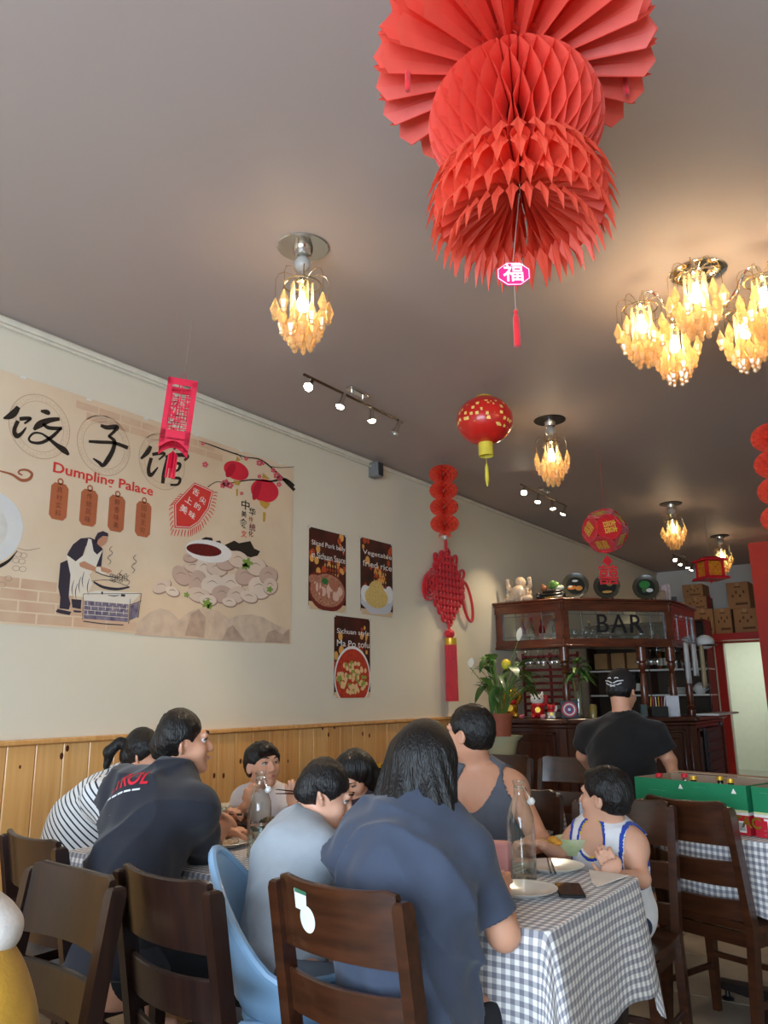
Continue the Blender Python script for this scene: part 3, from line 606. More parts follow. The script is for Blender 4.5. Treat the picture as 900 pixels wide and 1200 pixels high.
def bulb_light(name, loc, watt, parent=None):
    l = bpy.data.lights.new(name, 'POINT'); l.energy = watt; l.color = (1.0, 0.80, 0.53); l.shadow_soft_size = 0.025
    o = bpy.data.objects.new(name, l); COL.objects.link(o); o.location = loc
    if parent: o.parent = parent
    return o
def cluster(t, c, s=1.0, watt=LAMP_W, rot=0.0):
    """crown of crystal drops round a bulb; c = local top of the hub; children of t (local coordinates)"""
    def child(name, me, loc, rz=0, sc=1.0):
        o = bpy.data.objects.new(name, me); COL.objects.link(o); o.parent = t; o.location = loc; o.rotation_euler = (0, 0, rz); o.scale = (sc, sc, sc)
    x, y, z = c
    obj('hub', G().lathe([(0.0, 0.0), (0.03*s, -0.002), (0.034*s, -0.012), (0.02*s, -0.02), (0.014*s, -0.06), (0, -0.06)], (x, y, z), 16), m_chrome, t, local=True)
    g = G(); no = 8
    for k in range(no):
        a = rot+2*PI*k/no; ca, sa = math.cos(a), math.sin(a)
        R1 = 0.112*s
        g.tube([(x+ca*r_*s, y+sa*r_*s, z+h*s) for r_, h in ((0.02, -0.005), (0.045, 0.022), (0.075, 0.034), (0.10, 0.022), (0.112, -0.005), (0.112, -0.09))], 0.0016, 5)
        child('crystal_drop', drop_me, (x+ca*R1, y+sa*R1, z-0.088*s), a, s)
    for r_ in (0.045, 0.078): 
        g.tube([(x+r_*s*math.cos(2*PI*k/24), y+r_*s*math.sin(2*PI*k/24), z-0.022*s) for k in range(24)], 0.003, 5, closed=True)
    obj('wire_arms', g, m_wire, t, local=True)
    for k in range(9):
        a = rot+2*PI*(k+0.5)/9; child('glass_rod', rod_me, (x+0.045*s*math.cos(a), y+0.045*s*math.sin(a), z-0.02*s), a, s)
    for k in range(8):
        a = rot+2*PI*(k+0.5)/8; child('crystal_drop', drop_me, (x+0.088*s*math.cos(a), y+0.088*s*math.sin(a), z-0.135*s), a, s)
    for k in range(8):
        a = rot+2*PI*k/8; child('crystal_drop', drop_me, (x+0.066*s*math.cos(a), y+0.066*s*math.sin(a), z-0.175*s), a, s)
    for k in range(6):
        a = rot+2*PI*k/6; child('crystal_drop', drop_me, (x+0.038*s*math.cos(a), y+0.038*s*math.sin(a), z-0.215*s), a, s)
    obj('bulb', G().lathe([(0.011, 0), (0.012, -0.02), (0.022, -0.045), (0.026, -0.065), (0.018, -0.088), (0.0, -0.096)], (x, y, z-0.055*s), 14), m_bulb, t, local=True)
def pendant(px, py, label, plate):
    p = onz(px, py, CZ)
    t = thing('crystal_ceiling_lamp', label, 'lamp', (p[0], p[1], CZ), 'crystal ceiling lamps')
    obj('ceiling_plate', G().lathe([(0, 0.0), (0.115, 0.0), (0.117, -0.004), (0.113, -0.008), (0.0, -0.008)], (0, 0, -0.001), 32), plate, t, local=True)
    obj('cup', G().lathe([(0.045, -0.009), (0.045, -0.02), (0.036, -0.05), (0.03, -0.052), (0.0, -0.052)], seg=20), m_chrome, t, local=True)
    obj('frosted_ball', G().ball((0, 0, -0.088), 0.038, 20, 12), m_frost, t, local=True)
    obj('stem', G().lathe([(0.013, -0.12), (0.016, -0.135), (0.011, -0.15), (0.014, -0.17)], seg=14), m_chrome, t, local=True)
    cluster(t, (0, 0, -0.168), 1.05)
    bulb_light('bulb_light', (0, 0, -0.29), LAMP_W, t)
    return t
m_plate = M('mirror_plate', (222, 215, 204), rough=0.12, metal=0.9, var=0)
m_plated = M('dark_bronze_plate', (64, 58, 54), rough=0.4, metal=0.6)
pendant(355, 289, 'crystal drop ceiling lamp with mirrored plate, above the spotlight track by the banner', m_plate)
pendant(644, 492, 'crystal drop ceiling lamp with dark plate, beside the round red perforated lantern', m_plated)
pendant(786, 590, 'crystal drop ceiling lamp with dark plate, between flower ball and palace lantern', m_plated)
pendant(843, 628, 'crystal drop ceiling lamp farthest back, behind the gold palace lantern', m_plated)
# chandelier
p = onz(818, 318, CZ)
ch = thing('chandelier', 'chrome chandelier with five arms of amber crystal drops', 'chandelier', (p[0], p[1], CZ))
obj('canopy', G().lathe([(0.13, 0.0), (0.132, -0.008), (0.125, -0.016), (0.09, -0.028), (0.088, -0.034), (0.06, -0.045), (0.055, -0.055), (0.0, -0.056)], seg=32), m_chrome, ch, local=True)
obj('glass_ball', G().ball((0, 0, -0.088), 0.040, 20, 12), m_frost, ch, local=True)
obj('stem', G().lathe([(0.012, -0.12), (0.02, -0.14), (0.012, -0.16), (0.034, -0.185), (0.04, -0.20), (0.03, -0.22), (0.012, -0.235), (0.0, -0.24)], seg=18), m_chrome, ch, local=True)
for k in range(5):
    a = YAW+math.radians(170+72*k); ca, sa = math.cos(a), math.sin(a)
    obj('arm', G().tube([(ca*r_, sa*r_, h) for r_, h in ((0.03, -0.20), (0.08, -0.215), (0.13, -0.205), (0.17, -0.165), (0.195, -0.115), (0.22, -0.085), (0.25, -0.08), (0.272, -0.10), (0.28, -0.13), (0.28, -0.15))], 0.007, 8), m_chrome, ch, local=True)
    cluster(ch, (ca*0.28, sa*0.28, -0.145), 1.0, rot=a)
    bulb_light('bulb_light', (ca*0.28, sa*0.28, -0.255), LAMP_W*0.8, ch)
# ------------------------------------------------ track lights
m_lens = Memit('spot_lens_glow', (255, 240, 210), 26.0)
m_lensoff = M('spot_lens', (220, 220, 215), rough=0.1)
def track(y0, y1, x, lit, label):
    t = thing('track_light', label, 'track light', (x, (y0+y1)/2, CZ), 'track lights along the left wall')
    L_ = (y1-y0)/2
    obj('mount', G().box((0, 0, -0.014), (0.055, 0.19, 0.028), ch=0.006), m_chrome, t, local=True)
    obj('bar', G().tube([(0, -L_, -0.075), (0, L_, -0.075)], 0.009, 8), m_bronze, t, local=True)
    obj('mount_post', G().tube([(0, -0.06, -0.02), (0, -0.06, -0.075)], 0.006, 6).tube([(0, 0.06, -0.02), (0, 0.06, -0.075)], 0.006, 6), m_chrome, t, local=True)
    for k in range(4):
        y = -L_+0.06+(2*L_-0.12)*k/3
        d = Vector(((0.35, -0.75, -0.7), (-0.05, -0.35, -0.9), (0.12, -0.1, -1.0), (-0.30, -0.25, -0.85))[k]).normalized()
        o = Vector((0, y, -0.115)); q = d.to_track_quat('-Z', 'Y').to_matrix().to_4x4(); mt = Matrix.Translation(o) @ q
        h = obj('spot_head', G().lathe([(0.0, 0.045), (0.013, 0.042), (0.016, 0.03), (0.017, -0.02), (0.030, -0.058), (0.030, -0.064), (0.027, -0.063)], seg=18, mat=mt, cap=False), m_chrome, t, local=True)
        obj('lens', G().lathe([(0, -0.061), (0.027, -0.058)], seg=18, mat=mt, cap=False), m_lens if lit[k] else m_lensoff, h, local=True)
        obj('swivel', G().tube([(0, y, -0.075), (0, y, -0.10), tuple(o)], 0.004, 6), m_chrome, h, local=True)
        if lit[k]:
            l = bpy.data.lights.new('spot', 'SPOT'); l.energy = 18; l.color = (1.0, 0.80, 0.55); l.spot_size = math.radians(75); l.spot_blend = 0.6; l.shadow_soft_size = 0.02
            lo = bpy.data.objects.new('spot', l); COL.objects.link(lo); lo.parent = t
            lo.matrix_local = Matrix.Translation(o+d*0.075) @ d.to_track_quat('-Z', 'Y').to_matrix().to_4x4()
    return t
track(3.36, 4.43, -2.93, (1, 1, 1, 0), 'four-head spotlight track on the ceiling in front of the big banner')
track(6.5, 7.6, -3.0, (1, 1, 1, 1), 'four-head spotlight track on the ceiling over the lily and bar front')
track(11.3, 12.4, -2.95, (1, 1, 1, 1), 'four-head spotlight track on the ceiling above the stacked cartons')

# ================================================================== paper lanterns and hanging things
m_hcomb = Mpaper('red_tissue_paper', (246, 100, 82), tl=0.5, gloss=0.03)
m_hcomb2 = Mpaper('orange_red_tissue_paper', (248, 104, 78), tl=0.5, gloss=0.03)
m_redcard = M('red_card', (206, 28, 46), rough=0.5, var=0.05)
m_redfelt = M('red_felt', (200, 26, 34), rough=0.9, var=0.12, scale=40, sheen=0.4)
m_gold = M('gold_print', (222, 176, 60), rough=0.35, metal=0.5, var=0.1)
m_yel = M('yellow_fringe', (222, 204, 70), rough=0.7, var=0.1)
m_string = M('grey_string', (150, 130, 118), rough=0.8)
m_redcord = M('red_cord', (204, 22, 36), rough=0.6, var=0.15, scale=60, sheen=0.3)
def leaves(g, c, N, prof, zig, per, phase=0.0):
    """honeycomb tissue: N thin leaves set round the axis; prof(t)->(r_in,z_in,r_out,z_out); neighbours touch in turn (zig = share of the spacing)"""
    T = len(prof)
    for i in range(N):
        a0 = 2*PI*i/N; sg = 1 if i % 2 else -1; P = []
        for k, (r1, z1, r2, z2) in enumerate(prof):
            u = (k/(T-1)*per+phase) % 1.0; tri = 4*abs(u-0.5)-1
            a = a0+sg*zig*(PI/N)*tri
            row = []
            for q in (0, 1):
                r_ = (r1, r2)[q]; z_ = (z1, z2)[q]; row.append((c[0]+r_*math.cos(a), c[1]+r_*math.sin(a), c[2]+z_))
            P.append(row)
        g.grid(P)
# --- the big one near the camera
bp = ony(604, 146, 1.62); bx, by, bz = bp
R = 0.222
t = thing('honeycomb_lantern', 'large red honeycomb paper lantern with a wide pleated crown and pink fu tag', 'lantern', (bx, by, bz-0.5))
g = G(); prof = []
for k in range(33):
    th = PI*(0.04+0.92*k/32); prof.append((R*0.45*math.sin(th), R*0.9*math.cos(th)*0.5, R*math.sin(th), R*0.80*math.cos(th)))
leaves(g, (bx, by, bz), 56, prof, 0.96, 4.5)
obj('paper_ball', g, m_hcomb, t, smooth=False)
g = G(); prof = []   # wide pleated crown above the ball
for k in range(15):
    u = k/14; th = PI*(0.02+0.60*u)
    rr = 0.06+0.285*math.sin(th)**0.8 + (0.018 if k % 2 else 0); prof.append((0.03+0.02*u, 0.16+0.19*(1-u)*0.9, rr, 0.15+0.20*math.cos(th)+0.05))
leaves(g, (bx, by, bz-0.02), 44, prof, 0.95, 3.0)
obj('pleated_crown', g, m_hcomb, t, smooth=False)
def spiky(g, c, N, r0, z0, r1, z1, depth, amp):
    """ring of pointed tissue tips"""
    for i in range(N):
        a = 2*PI*i/N; da = PI/N*0.95; j = random.uniform(-0.1, 0.1)
        def P(r_, z_, b): return (c[0]+r_*math.cos(a+b), c[1]+r_*math.sin(a+b), c[2]+z_)
        m0, m1 = r0, r1
        V = [P(r0, z0, 0), P(r0+0.3*(r1-r0), z0+0.5*(z1-z0), -da), P(r1, z1, -da*0.5), P(r1*1.0+amp, z1-depth, 0), P(r1, z1, da*0.5), P(r0+0.3*(r1-r0), z0+0.5*(z1-z0), da)]
        g.add(V, [(0, 1, 2), (0, 2, 3), (0, 3, 4), (0, 4, 5)])
g = G(); 
prof = [(0.05, 0.20, 0.155, 0.172), (0.06, 0.18, 0.165, 0.158), (0.07, 0.16, 0.158, 0.145)]; leaves(g, (bx, by, bz), 40, prof, 0.9, 1.0)
spiky(g, (bx, by, bz), 30, 0.13, 0.15, 0.150, 0.172, -0.03, 0.012)
obj('spiky_collar', g, m_hcomb, t, smooth=False)
g = G(); prof = []   # flared skirt under the ball, open below
for k in range(9):
    u = k/8; prof.append((0.012+0.13*u**2, -0.155-0.10*u, 0.165+0.05*math.sin(PI*min(1, u*0.8)), -0.125-0.165*u))
leaves(g, (bx, by, bz), 48, prof, 0.92, 1.5)
spiky(g, (bx, by, bz), 30, 0.18, -0.23, 0.215, -0.285, 0.05, 0.010)
spiky(g, (bx, by, bz), 28, 0.17, -0.115, 0.215, -0.175, 0.05, 0.02)
spiky(g, (bx, by, bz), 28, 0.19, -0.17, 0.222, -0.225, 0.05, 0.016)
spiky(g, (bx, by, bz), 30, 0.15, -0.27, 0.18, -0.32, 0.05, 0.01)
obj('flared_skirt', g, m_hcomb2, t, smooth=False)
obj('hanging_string', G().tube([(bx, by, bz+0.30), (bx, by, CZ)], 0.0015, 5), m_string, t)
ax = np.array([math.cos(YAW), math.sin(YAW)]); aw = np.array([-math.sin(YAW), math.cos(YAW)])
g = G(); g2 = G(); g3 = G()
for (dr, da, z0, ln) in ((-0.275, -0.05, 0.20, 0.12), (0.30, 0.02, 0.235, 0.11), (-0.02, -0.30, 0.24, 0.11), (0.05, 0.31, 0.20, 0.1)):
    q = (bx+ax[0]*dr+aw[0]*da, by+ax[1]*dr+aw[1]*da)
    g.tube([(q[0], q[1], bz+z0), (q[0], q[1], bz+z0-ln*0.55)], 0.0013, 5); g2.ball((q[0], q[1], bz+z0-ln*0.58), (0.005, 0.005, 0.008), 8, 6)
    obj('tassel', G().lathe([(0.003, 0), (0.007, -0.015), (0.007, -0.06), (0.006, -0.065), (0, -0.065)], (q[0], q[1], bz+z0-ln*0.62), 8), m_redfelt, t)
obj('tassel_string', g, m_string, t)['kind'] = 'stuff'; obj('tassel_bead', g2, m_gold, t)['kind'] = 'stuff'
tp = ony(602, 321, 1.62); fx = (math.cos(YAW), math.sin(YAW), 0)
def disc_poly(c, rx, rz_, n=8): return [(c[0]+fx[0]*rx*math.cos(a), c[1]+fx[1]*rx*math.cos(a), c[2]+rz_*math.sin(a)) for a in [2*PI*(k+0.5)/n for k in range(n)]]
aw3 = (-math.sin(YAW), math.cos(YAW), 0)
tg = obj('fu_tag', G().prism(disc_poly(tp, 0.044, 0.034), tuple(v*0.003 for v in aw3)), M('pink_card', (226, 40, 120), rough=0.4), t, smooth=False)
obj('fu_character', textmesh('fu_character', '福', 0.052, M('white_print', (246, 240, 240), rough=0.5, var=0), frame((tp[0]-aw3[0]*0.001, tp[1]-aw3[1]*0.001, tp[2]), fx, (0, 0, 1)), bold=0.0008), None, tg)
for rad in (0.040,):
    obj('tag_border', G().tube([(p_[0]-aw3[0]*0.001, p_[1]-aw3[1]*0.001, p_[2]) for p_ in disc_poly(tp, 0.041, 0.031)], 0.0012, 4, closed=True), M('white_print', (0, 0, 0)), tg)
obj('tag_string', G().tube([(bx, by, bz-0.2), (tp[0], tp[1], tp[2]+0.034)], 0.0014, 5).tube([(tp[0], tp[1], tp[2]-0.033), (tp[0], tp[1], tp[2]-0.10)], 0.0014, 5), m_string, t)
obj('tag_tassel', G().ball((tp[0], tp[1], tp[2]-0.103), (0.006, 0.006, 0.008), 8, 6).lathe([(0.004, 0), (0.008, -0.01), (0.0085, -0.085), (0.0, -0.086)], (tp[0], tp[1], tp[2]-0.108), 10), m_redfelt, t)

# --- red round perforated lantern with yellow fringe
def perf():
    m = M('red_perforated_plastic', (206, 36, 30), rough=0.3, coat=0.4, var=0.05)
    nt = m.node_tree; b = nt.nodes['Principled BSDF']; tc = nt.nodes.new('ShaderNodeTexCoord'); vo = nt.nodes.new('ShaderNodeTexVoronoi'); vo.distance = 'CHEBYCHEV'; vo.inputs['Scale'].default_value = 26
    nt.links.new(tc.outputs['Object'], vo.inputs['Vector'])
    lt = nt.nodes.new('ShaderNodeMath'); lt.operation = 'LESS_THAN'; lt.inputs[1].default_value = 0.26; nt.links.new(vo.outputs['Distance'], lt.inputs[0])
    sx = nt.nodes.new('ShaderNodeSeparateXYZ'); nt.links.new(tc.outputs['Object'], sx.inputs[0])
    ab = nt.nodes.new('ShaderNodeMath'); ab.operation = 'ABSOLUTE'; nt.links.new(sx.outputs[2], ab.inputs[0])
    l2 = nt.nodes.new('ShaderNodeMath'); l2.operation = 'LESS_THAN'; l2.inputs[1].default_value = 0.085; nt.links.new(ab.outputs[0], l2.inputs[0])
    mu = nt.nodes.new('ShaderNodeMath'); mu.operation = 'MULTIPLY'; nt.links.new(lt.outputs[0], mu.inputs[0]); nt.links.new(l2.outputs[0], mu.inputs[1])
    mx = nt.nodes.new('ShaderNodeMix'); mx.data_type = 'RGBA'; s = b.inputs['Base Color'].links[0].from_socket
    nt.links.new(mu.outputs[0], mx.inputs[0]); nt.links.new(s, mx.inputs[6]); mx.inputs[7].default_value = L3((250, 214, 120)); nt.links.new(mx.outputs[2], b.inputs['Base Color'])
    return m
hp = onz(568, 449, CZ); lc = ony(568, 493, hp[1]); r_ = 0.176
t = thing('round_lantern', 'round red perforated lantern with a yellow fringe and tassel', 'lantern', tuple(lc))
prof = [(0.05, r_*0.86)]+[(r_*1.03*math.sin(PI*k/16), r_*0.9*math.cos(PI*k/16)) for k in range(2, 15)]+[(0.05, -r_*0.86)]
prof2 = []
for a, b in zip(prof[:-1], prof[1:]): prof2 += [a, ((a[0]+b[0])/2, (a[1]+b[1])/2)]
obj('lantern_body', G().lathe(prof2+[prof[-1]], seg=40), perf(), t, local=True)
obj('top_ring', G().lathe([(0.03, r_*0.86), (0.052, r_*0.86), (0.052, r_*0.86+0.012), (0.03, r_*0.86+0.012)], seg=20), m_gold, t, local=True)
obj('hook_wire', G().tube([(0, 0, r_*0.87), (0.02, 0, r_*0.9+0.03), (0, 0, r_*0.9+0.06), (0, 0, CZ-lc[2])], 0.0015, 5), m_string, t, local=True)
obj('yellow_fringe', G().lathe([(0.046, -r_*0.84), (0.047, -r_*0.84-0.09)], seg=30, cap=False), m_yel, t, local=True)
obj('yellow_tassel', G().tube([(0, 0, -r_*0.84), (0, 0, -0.29)], 0.0015, 5).lathe([(0.003, -0.285), (0.011, -0.31), (0.013, -0.39), (0.006, -0.43), (0, -0.44)], seg=10), m_yel, t, local=True)

# --- strings of four honeycomb balls
def ball_string(px, py, pyb, Y, label):
    top = ony(px, py, Y); bot = ony(px, pyb, Y); h = (top[2]-bot[2])/4
    t = thing('honeycomb_ball_string', label, 'lantern', (top[0], top[1], bot[2]), 'strings of four honeycomb balls')
    for k in range(4):
        zc = top[2]-h*(k+0.5); g = G(); rr = h*0.84; prof = []
        for q in range(19):
            th = PI*(0.03+0.94*q/18); prof.append((rr*0.3*math.sin(th), h*0.3*math.cos(th), rr*math.sin(th)**0.8, h*0.52*math.cos(th)))
        leaves(g, (top[0], top[1], zc), 30, prof, 0.96, 4.5); obj('paper_ball', g, m_hcomb2, t, smooth=False)
    g = G(); spiky(g, (top[0], top[1], bot[2]), 16, 0.03, 0.01, 0.05, -0.02, 0.03, 0.005); obj('paper_frill', g, m_hcomb2, t, smooth=False)
    obj('hanging_string', G().tube([(top[0], top[1], top[2]-0.01), (top[0], top[1], CZ)], 0.0012, 5), m_string, t)
    obj('bead', G().lathe([(0.0, 0.01), (0.022, 0.0), (0.018, -0.03), (0, -0.04)], (top[0], top[1], bot[2]-0.03), 12), m_frost, t)
    return t
ball_string(519, 546, 624, 5.55, 'string of four orange-red honeycomb paper balls above the red wall knot')
ball_string(907, 497, 625, 4.9, 'string of four orange-red honeycomb paper balls across the room from the red wall knot')

# --- red square lantern in front of the banner
hp = onz(217, 368, CZ); Y = hp[1]; q1 = ony(211, 450, Y); q2 = ony(207, 524, Y); lc = (q1+q2)/2
t = thing('card_lantern', 'pink-red card lantern with cut-out sides hanging in front of the banner', 'lantern', tuple(lc), rz=YAW+math.radians(16))
t.rotation_euler = (math.radians(3), math.radians(5), YAW+math.radians(16))
m_pinkcard = M('pink_red_card', (222, 30, 66), rough=0.45, var=0.04)
H = (q1[2]-q2[2])/2; Wd = 0.072
rnd = random.Random(4)
for k in range(4):
    mt = Matrix.Rotation(k*PI/2, 4, 'Z') @ Matrix.Translation((0, -Wd, 0))
    g = G()
    for s_ in (-1, 1): g.box((s_*(Wd-0.012), 0, 0), (0.024, 0.002, 2*H), mat=mt)
    g.box((0, 0, H-0.016), (2*Wd, 0.002, 0.034), mat=mt); g.box((0, 0, -H+0.045), (2*Wd, 0.002, 0.05), mat=mt)
    arc = [(-Wd, -0.001, -H+0.03), (-Wd, -0.001, -H-0.03)]+[(-Wd+2*Wd*u, -0.001, -H-0.03+0.045*math.sin(PI*u)) for u in np.linspace(0.05, 0.95, 9)]+[(Wd, -0.001, -H-0.03), (Wd, -0.001, -H+0.03)]
    g.prism(arc, (0, 0.002, 0), mat=mt)
    obj('side_frame', g, m_pinkcard, t, smooth=False, local=True)
    g = G()
    for j in range(13):
        z = -H+0.075+(2*H-0.11)*j/12; x0 = -Wd+0.022; x1 = Wd-0.022
        a, b = sorted((rnd.uniform(x0, x1), rnd.uniform(x0, x1)))
        g.box(((x0+a)/2, 0, z), (a-x0+0.004, 0.0016, 0.005), mat=mt); g.box(((b+x1)/2, 0, z+0.006), (x1-b+0.004, 0.0016, 0.005), mat=mt)
    for j in range(7):
        x = -Wd+0.03+(2*Wd-0.06)*j/6; z0 = rnd.uniform(-H+0.07, 0); z1 = z0+rnd.uniform(0.06, 0.16)
        g.box((x, 0, (z0+z1)/2), (0.005, 0.0016, z1-z0), mat=mt)
    for j in range(10):
        a = rnd.uniform(0, PI); c = (rnd.uniform(-Wd+0.03, Wd-0.03), 0, rnd.uniform(-H+0.08, H-0.04)); m2 = mt @ Matrix.Translation(c) @ Matrix.Rotation(a, 4, 'Y'); g.box((0, 0, 0), (0.04, 0.0018, 0.006), mat=m2)
    obj('cut_out_lattice', g, m_pinkcard, t, smooth=False, local=True)
g = G()
for k in range(4):
    a = k*PI/4; 
    g.prism([(math.cos(a)*0.002+x*math.cos(a), x*math.sin(a), z) for x, z in ((-0.024, -H-0.04), (0.0, -H-0.02), (0.024, -H-0.04), (0.026, -H-0.16), (0.018, -H-0.16), (0.016, -H-0.11), (0.008, -H-0.11), (0.006, -H-0.16), (-0.006, -H-0.16), (-0.008, -H-0.11), (-0.016, -H-0.11), (-0.018, -H-0.16), (-0.026, -H-0.16))], (-0.001*math.sin(a), 0.001*math.cos(a), 0))
obj('card_tassel', g, m_pinkcard, t, smooth=False, local=True)
obj('hanging_cord', G().tube([(0, 0, -H-0.03), (0, 0, H+0.02)], 0.0015, 5).tube([(0.03, 0, H), (0, 0, H+0.06), (-0.03, 0, H)], 0.002, 5), m_redcord, t, local=True)
obj('hanging_string', G().tube([(0, 0, H+0.055), (0.0, 0.0, CZ-lc[2])], 0.0012, 5), m_string, t, local=True)

# --- red felt ball with gold double-happiness discs
hp = onz(706, 552, CZ); Y = 6.2; lc = ony(709, 622, Y); rb = 0.168
t = thing('flower_ball_lantern', 'red felt ball of round petals with gold double-happiness signs', 'lantern', tuple(lc))
phi = (1+5**0.5)/2; dirs = [Vector(v).normalized() for a in (-1, 1) for b in (-phi, phi) for v in ((0, a, b), (a, b, 0), (b, 0, a))]
m_gold2 = M('gold_foil', (226, 190, 70), rough=0.4, metal=0.3, var=0.1)
petal = G(); n = 24
petal.loft([[(r_*math.cos(2*PI*k/n), r_*math.sin(2*PI*k/n), z) for k in range(n)] for r_, z in ((0.01, 0.0), (0.055, -0.003), (0.085, -0.012), (0.104, -0.004), (0.106, -0.008), (0.086, -0.017), (0.055, -0.009), (0.01, -0.006))])
pm = petal.mesh('petal_disc', m_redfelt)
xm = textmesh('double_happiness', '囍', 0.11, m_gold2, Matrix.Translation((0, 0, 0.002)), extrude=0.001)
for i, d in enumerate(dirs):
    q = d.to_track_quat('Z', 'Y').to_matrix().to_4x4()
    o = obj('petal_disc', pm, None, t, local=True); o.matrix_local = Matrix.Translation(d*(rb-0.012)) @ q @ Matrix.Rotation(i*0.7, 4, 'Z')
    obj('double_happiness', xm, None, o, local=True)
obj('core', G().ball((0, 0, 0), rb*0.86, 20, 12), m_redfelt, t, local=True)
obj('hanging_string', G().tube([(0, 0, rb*0.8), (0, 0, CZ-lc[2])], 0.0015, 5), m_redcord, t, local=True)
fxv = Vector((math.cos(YAW), math.sin(YAW), 0)); 
def dia(c, a, b): return [tuple(Vector(c)+fxv*a*math.cos(k*PI/2)+Vector((0, 0, b*math.sin(k*PI/2)))) for k in range(4)]
obj('tail_diamond', G().prism(dia((0, 0, -0.25), 0.042, 0.045), (0.002, -0.003, 0)), m_redfelt, t, smooth=False, local=True)
obj('tail_sign', textmesh('tail_sign', '囍', 0.17, m_redfelt, frame((0, 0, -0.375), fxv, (0, 0, 1)), extrude=0.003, bold=0.0015), None, t, local=True)
obj('tail_cord', G().tube([(0, 0, -rb*0.8), (0, 0, -0.42)], 0.002, 5), m_redcord, t, local=True)

# --- small palace lantern
hp = onz(827, 612, CZ); Y = 9.2; lc = ony(832, 667, Y)
t = thing('palace_lantern', 'small red palace lantern with gold panels in front of the farthest crystal lamp', 'lantern', tuple(lc), rz=YAW+0.15)
m_goldpanel = M('gold_panel', (224, 168, 40), rough=0.5, rgb2=(200, 70, 20), scale=40, var=0.2)
hs = 0.105; hh = 0.085
g = G(); sq = lambda h_, z: [(-h_, -h_, z), (h_, -h_, z), (h_, h_, z), (-h_, h_, z)]
g.loft([sq(0.05, hh+0.055), sq(hs+0.03, hh+0.018), sq(hs+0.035, hh), sq(hs, hh)]); obj('roof', g, m_redcard, t, smooth=False, local=True)
g = G().loft([sq(hs, -hh), sq(hs+0.03, -hh-0.005), sq(hs+0.045, -hh-0.035), sq(0.05, -hh-0.04)]); obj('base', g, m_redcard, t, smooth=False, local=True)
for k in range(4):
    mt = Matrix.Rotation(k*PI/2, 4, 'Z')
    obj('gold_panel', G().box((0, -hs+0.01, 0), (2*hs-0.04, 0.006, 2*hh-0.01), mat=mt), m_goldpanel, t, smooth=False, local=True)
    obj('corner_post', G().box((-hs+0.012, -hs+0.012, 0), (0.032, 0.032, 2*hh), mat=mt), m_redcard, t, smooth=False, local=True)
obj('finial', G().lathe([(0.02, -hh-0.04), (0.012, -hh-0.06), (0, -hh-0.075)], seg=10), m_redcard, t, local=True)
obj('hanging_string', G().tube([(0, 0, hh+0.05), (0, 0, CZ-lc[2])], 0.002, 5), m_string, t, local=True)

# ================================================================== Chinese knot on the wall
kc = onx(523, 690, WX+0.03); ky, kz = kc[1], kc[2]
t = thing('chinese_knot', 'big red woven cord knot with tassel and gold band on the cream wall', 'wall hanging', (WX+0.03, ky, kz))
A, B = 0.33, 0.34    # half width, half height of the woven diamond
def kp(u, v, h): return (WX+0.035+h, ky+(u+v)/2*A, kz+(v-u)/2*B+0.02)
n = 11; cs = np.linspace(-0.95, 0.95, n); g = G(); rc = 0.0155
for k, cu_ in enumerate(cs):
    for dirn in (0, 1):
        pts = []
        for q in range(4*n+1):
            w_ = -1.06+2.12*q/(4*n); h = 0.011*math.sin((w_*(n-1)/1.9+k+dirn)*PI)
            pts.append(kp(cu_, w_, h) if dirn == 0 else kp(w_, cu_, -h))
        g.tube(pts, rc, 6)
obj('woven_diamond', g, m_redcord, t)
g = G()
for k in range(0, n-1, 2):
    for (f1) in ((lambda s_, e: (s_, e)), (lambda s_, e: (e, s_))):
        for sd in (-1, 1):
            a, b = cs[k], cs[k+1]; pts = []
            for q in range(11):
                th = PI*q/10; m_ = (a+b)/2; s_ = m_-(b-a)/2*math.cos(th)*1.5; e = sd*(1.05+0.17*math.sin(th)); pts.append(kp(*f1(s_, e), 0.0))
            g.tube(pts, rc*0.95, 6)
obj('edge_loops', g, m_redcord, t)
def loop(cy, cz, ry, rz_, tilt, rr=0.014, dx=0.0):
    pts = []
    for q in range(28):
        th = 2*PI*q/28; y = ry*math.cos(th); z = rz_*math.sin(th); pts.append((WX+0.035+dx, ky+cy+y*math.cos(tilt)-z*math.sin(tilt), kz+cz+y*math.sin(tilt)+z*math.cos(tilt)))
    return G().tube(pts, rr, 6, closed=True)
g = loop(-0.31, 0.0, 0.15, 0.105, 0.9, dx=0.01); g2 = loop(-0.305, 0.005, 0.115, 0.08, 0.9, dx=0.014); g.add(g2.v, g2.f); obj('side_loop', g, m_redcord, t)
obj('side_loop', loop(0.37, -0.09, 0.085, 0.20, 0.35, dx=0.01), m_redcord, t)
obj('small_loop', loop(0.26, 0.14, 0.10, 0.045, 0.7), m_redcord, t); obj('small_loop', loop(0.15, 0.25, 0.10, 0.04, 1.1), m_redcord, t); obj('small_loop', loop(-0.16, 0.24, 0.08, 0.04, 2.1), m_redcord, t)
obj('hanging_cord', G().tube([(WX+0.04, ky, kz+B), (WX+0.04, ky-0.004, kz+B+0.28)], 0.016, 8), m_redcord, t)
tz = onx(524, 744, WX+0.04)[2]
obj('lower_cord', G().tube([(WX+0.04, ky, kz-B+0.03), (WX+0.05, ky, tz+0.01)], 0.014, 8), m_redcord, t)
obj('knot_bead', G().ball((WX+0.05, ky, tz+0.01), (0.05, 0.055, 0.045), 16, 10), m_redcord, t)
obj('gold_band', G().lathe([(0.052, -0.035), (0.054, -0.03), (0.054, -0.09), (0.052, -0.095)], (WX+0.06, ky, tz), 24, cap=False), m_gold, t)
g = G()
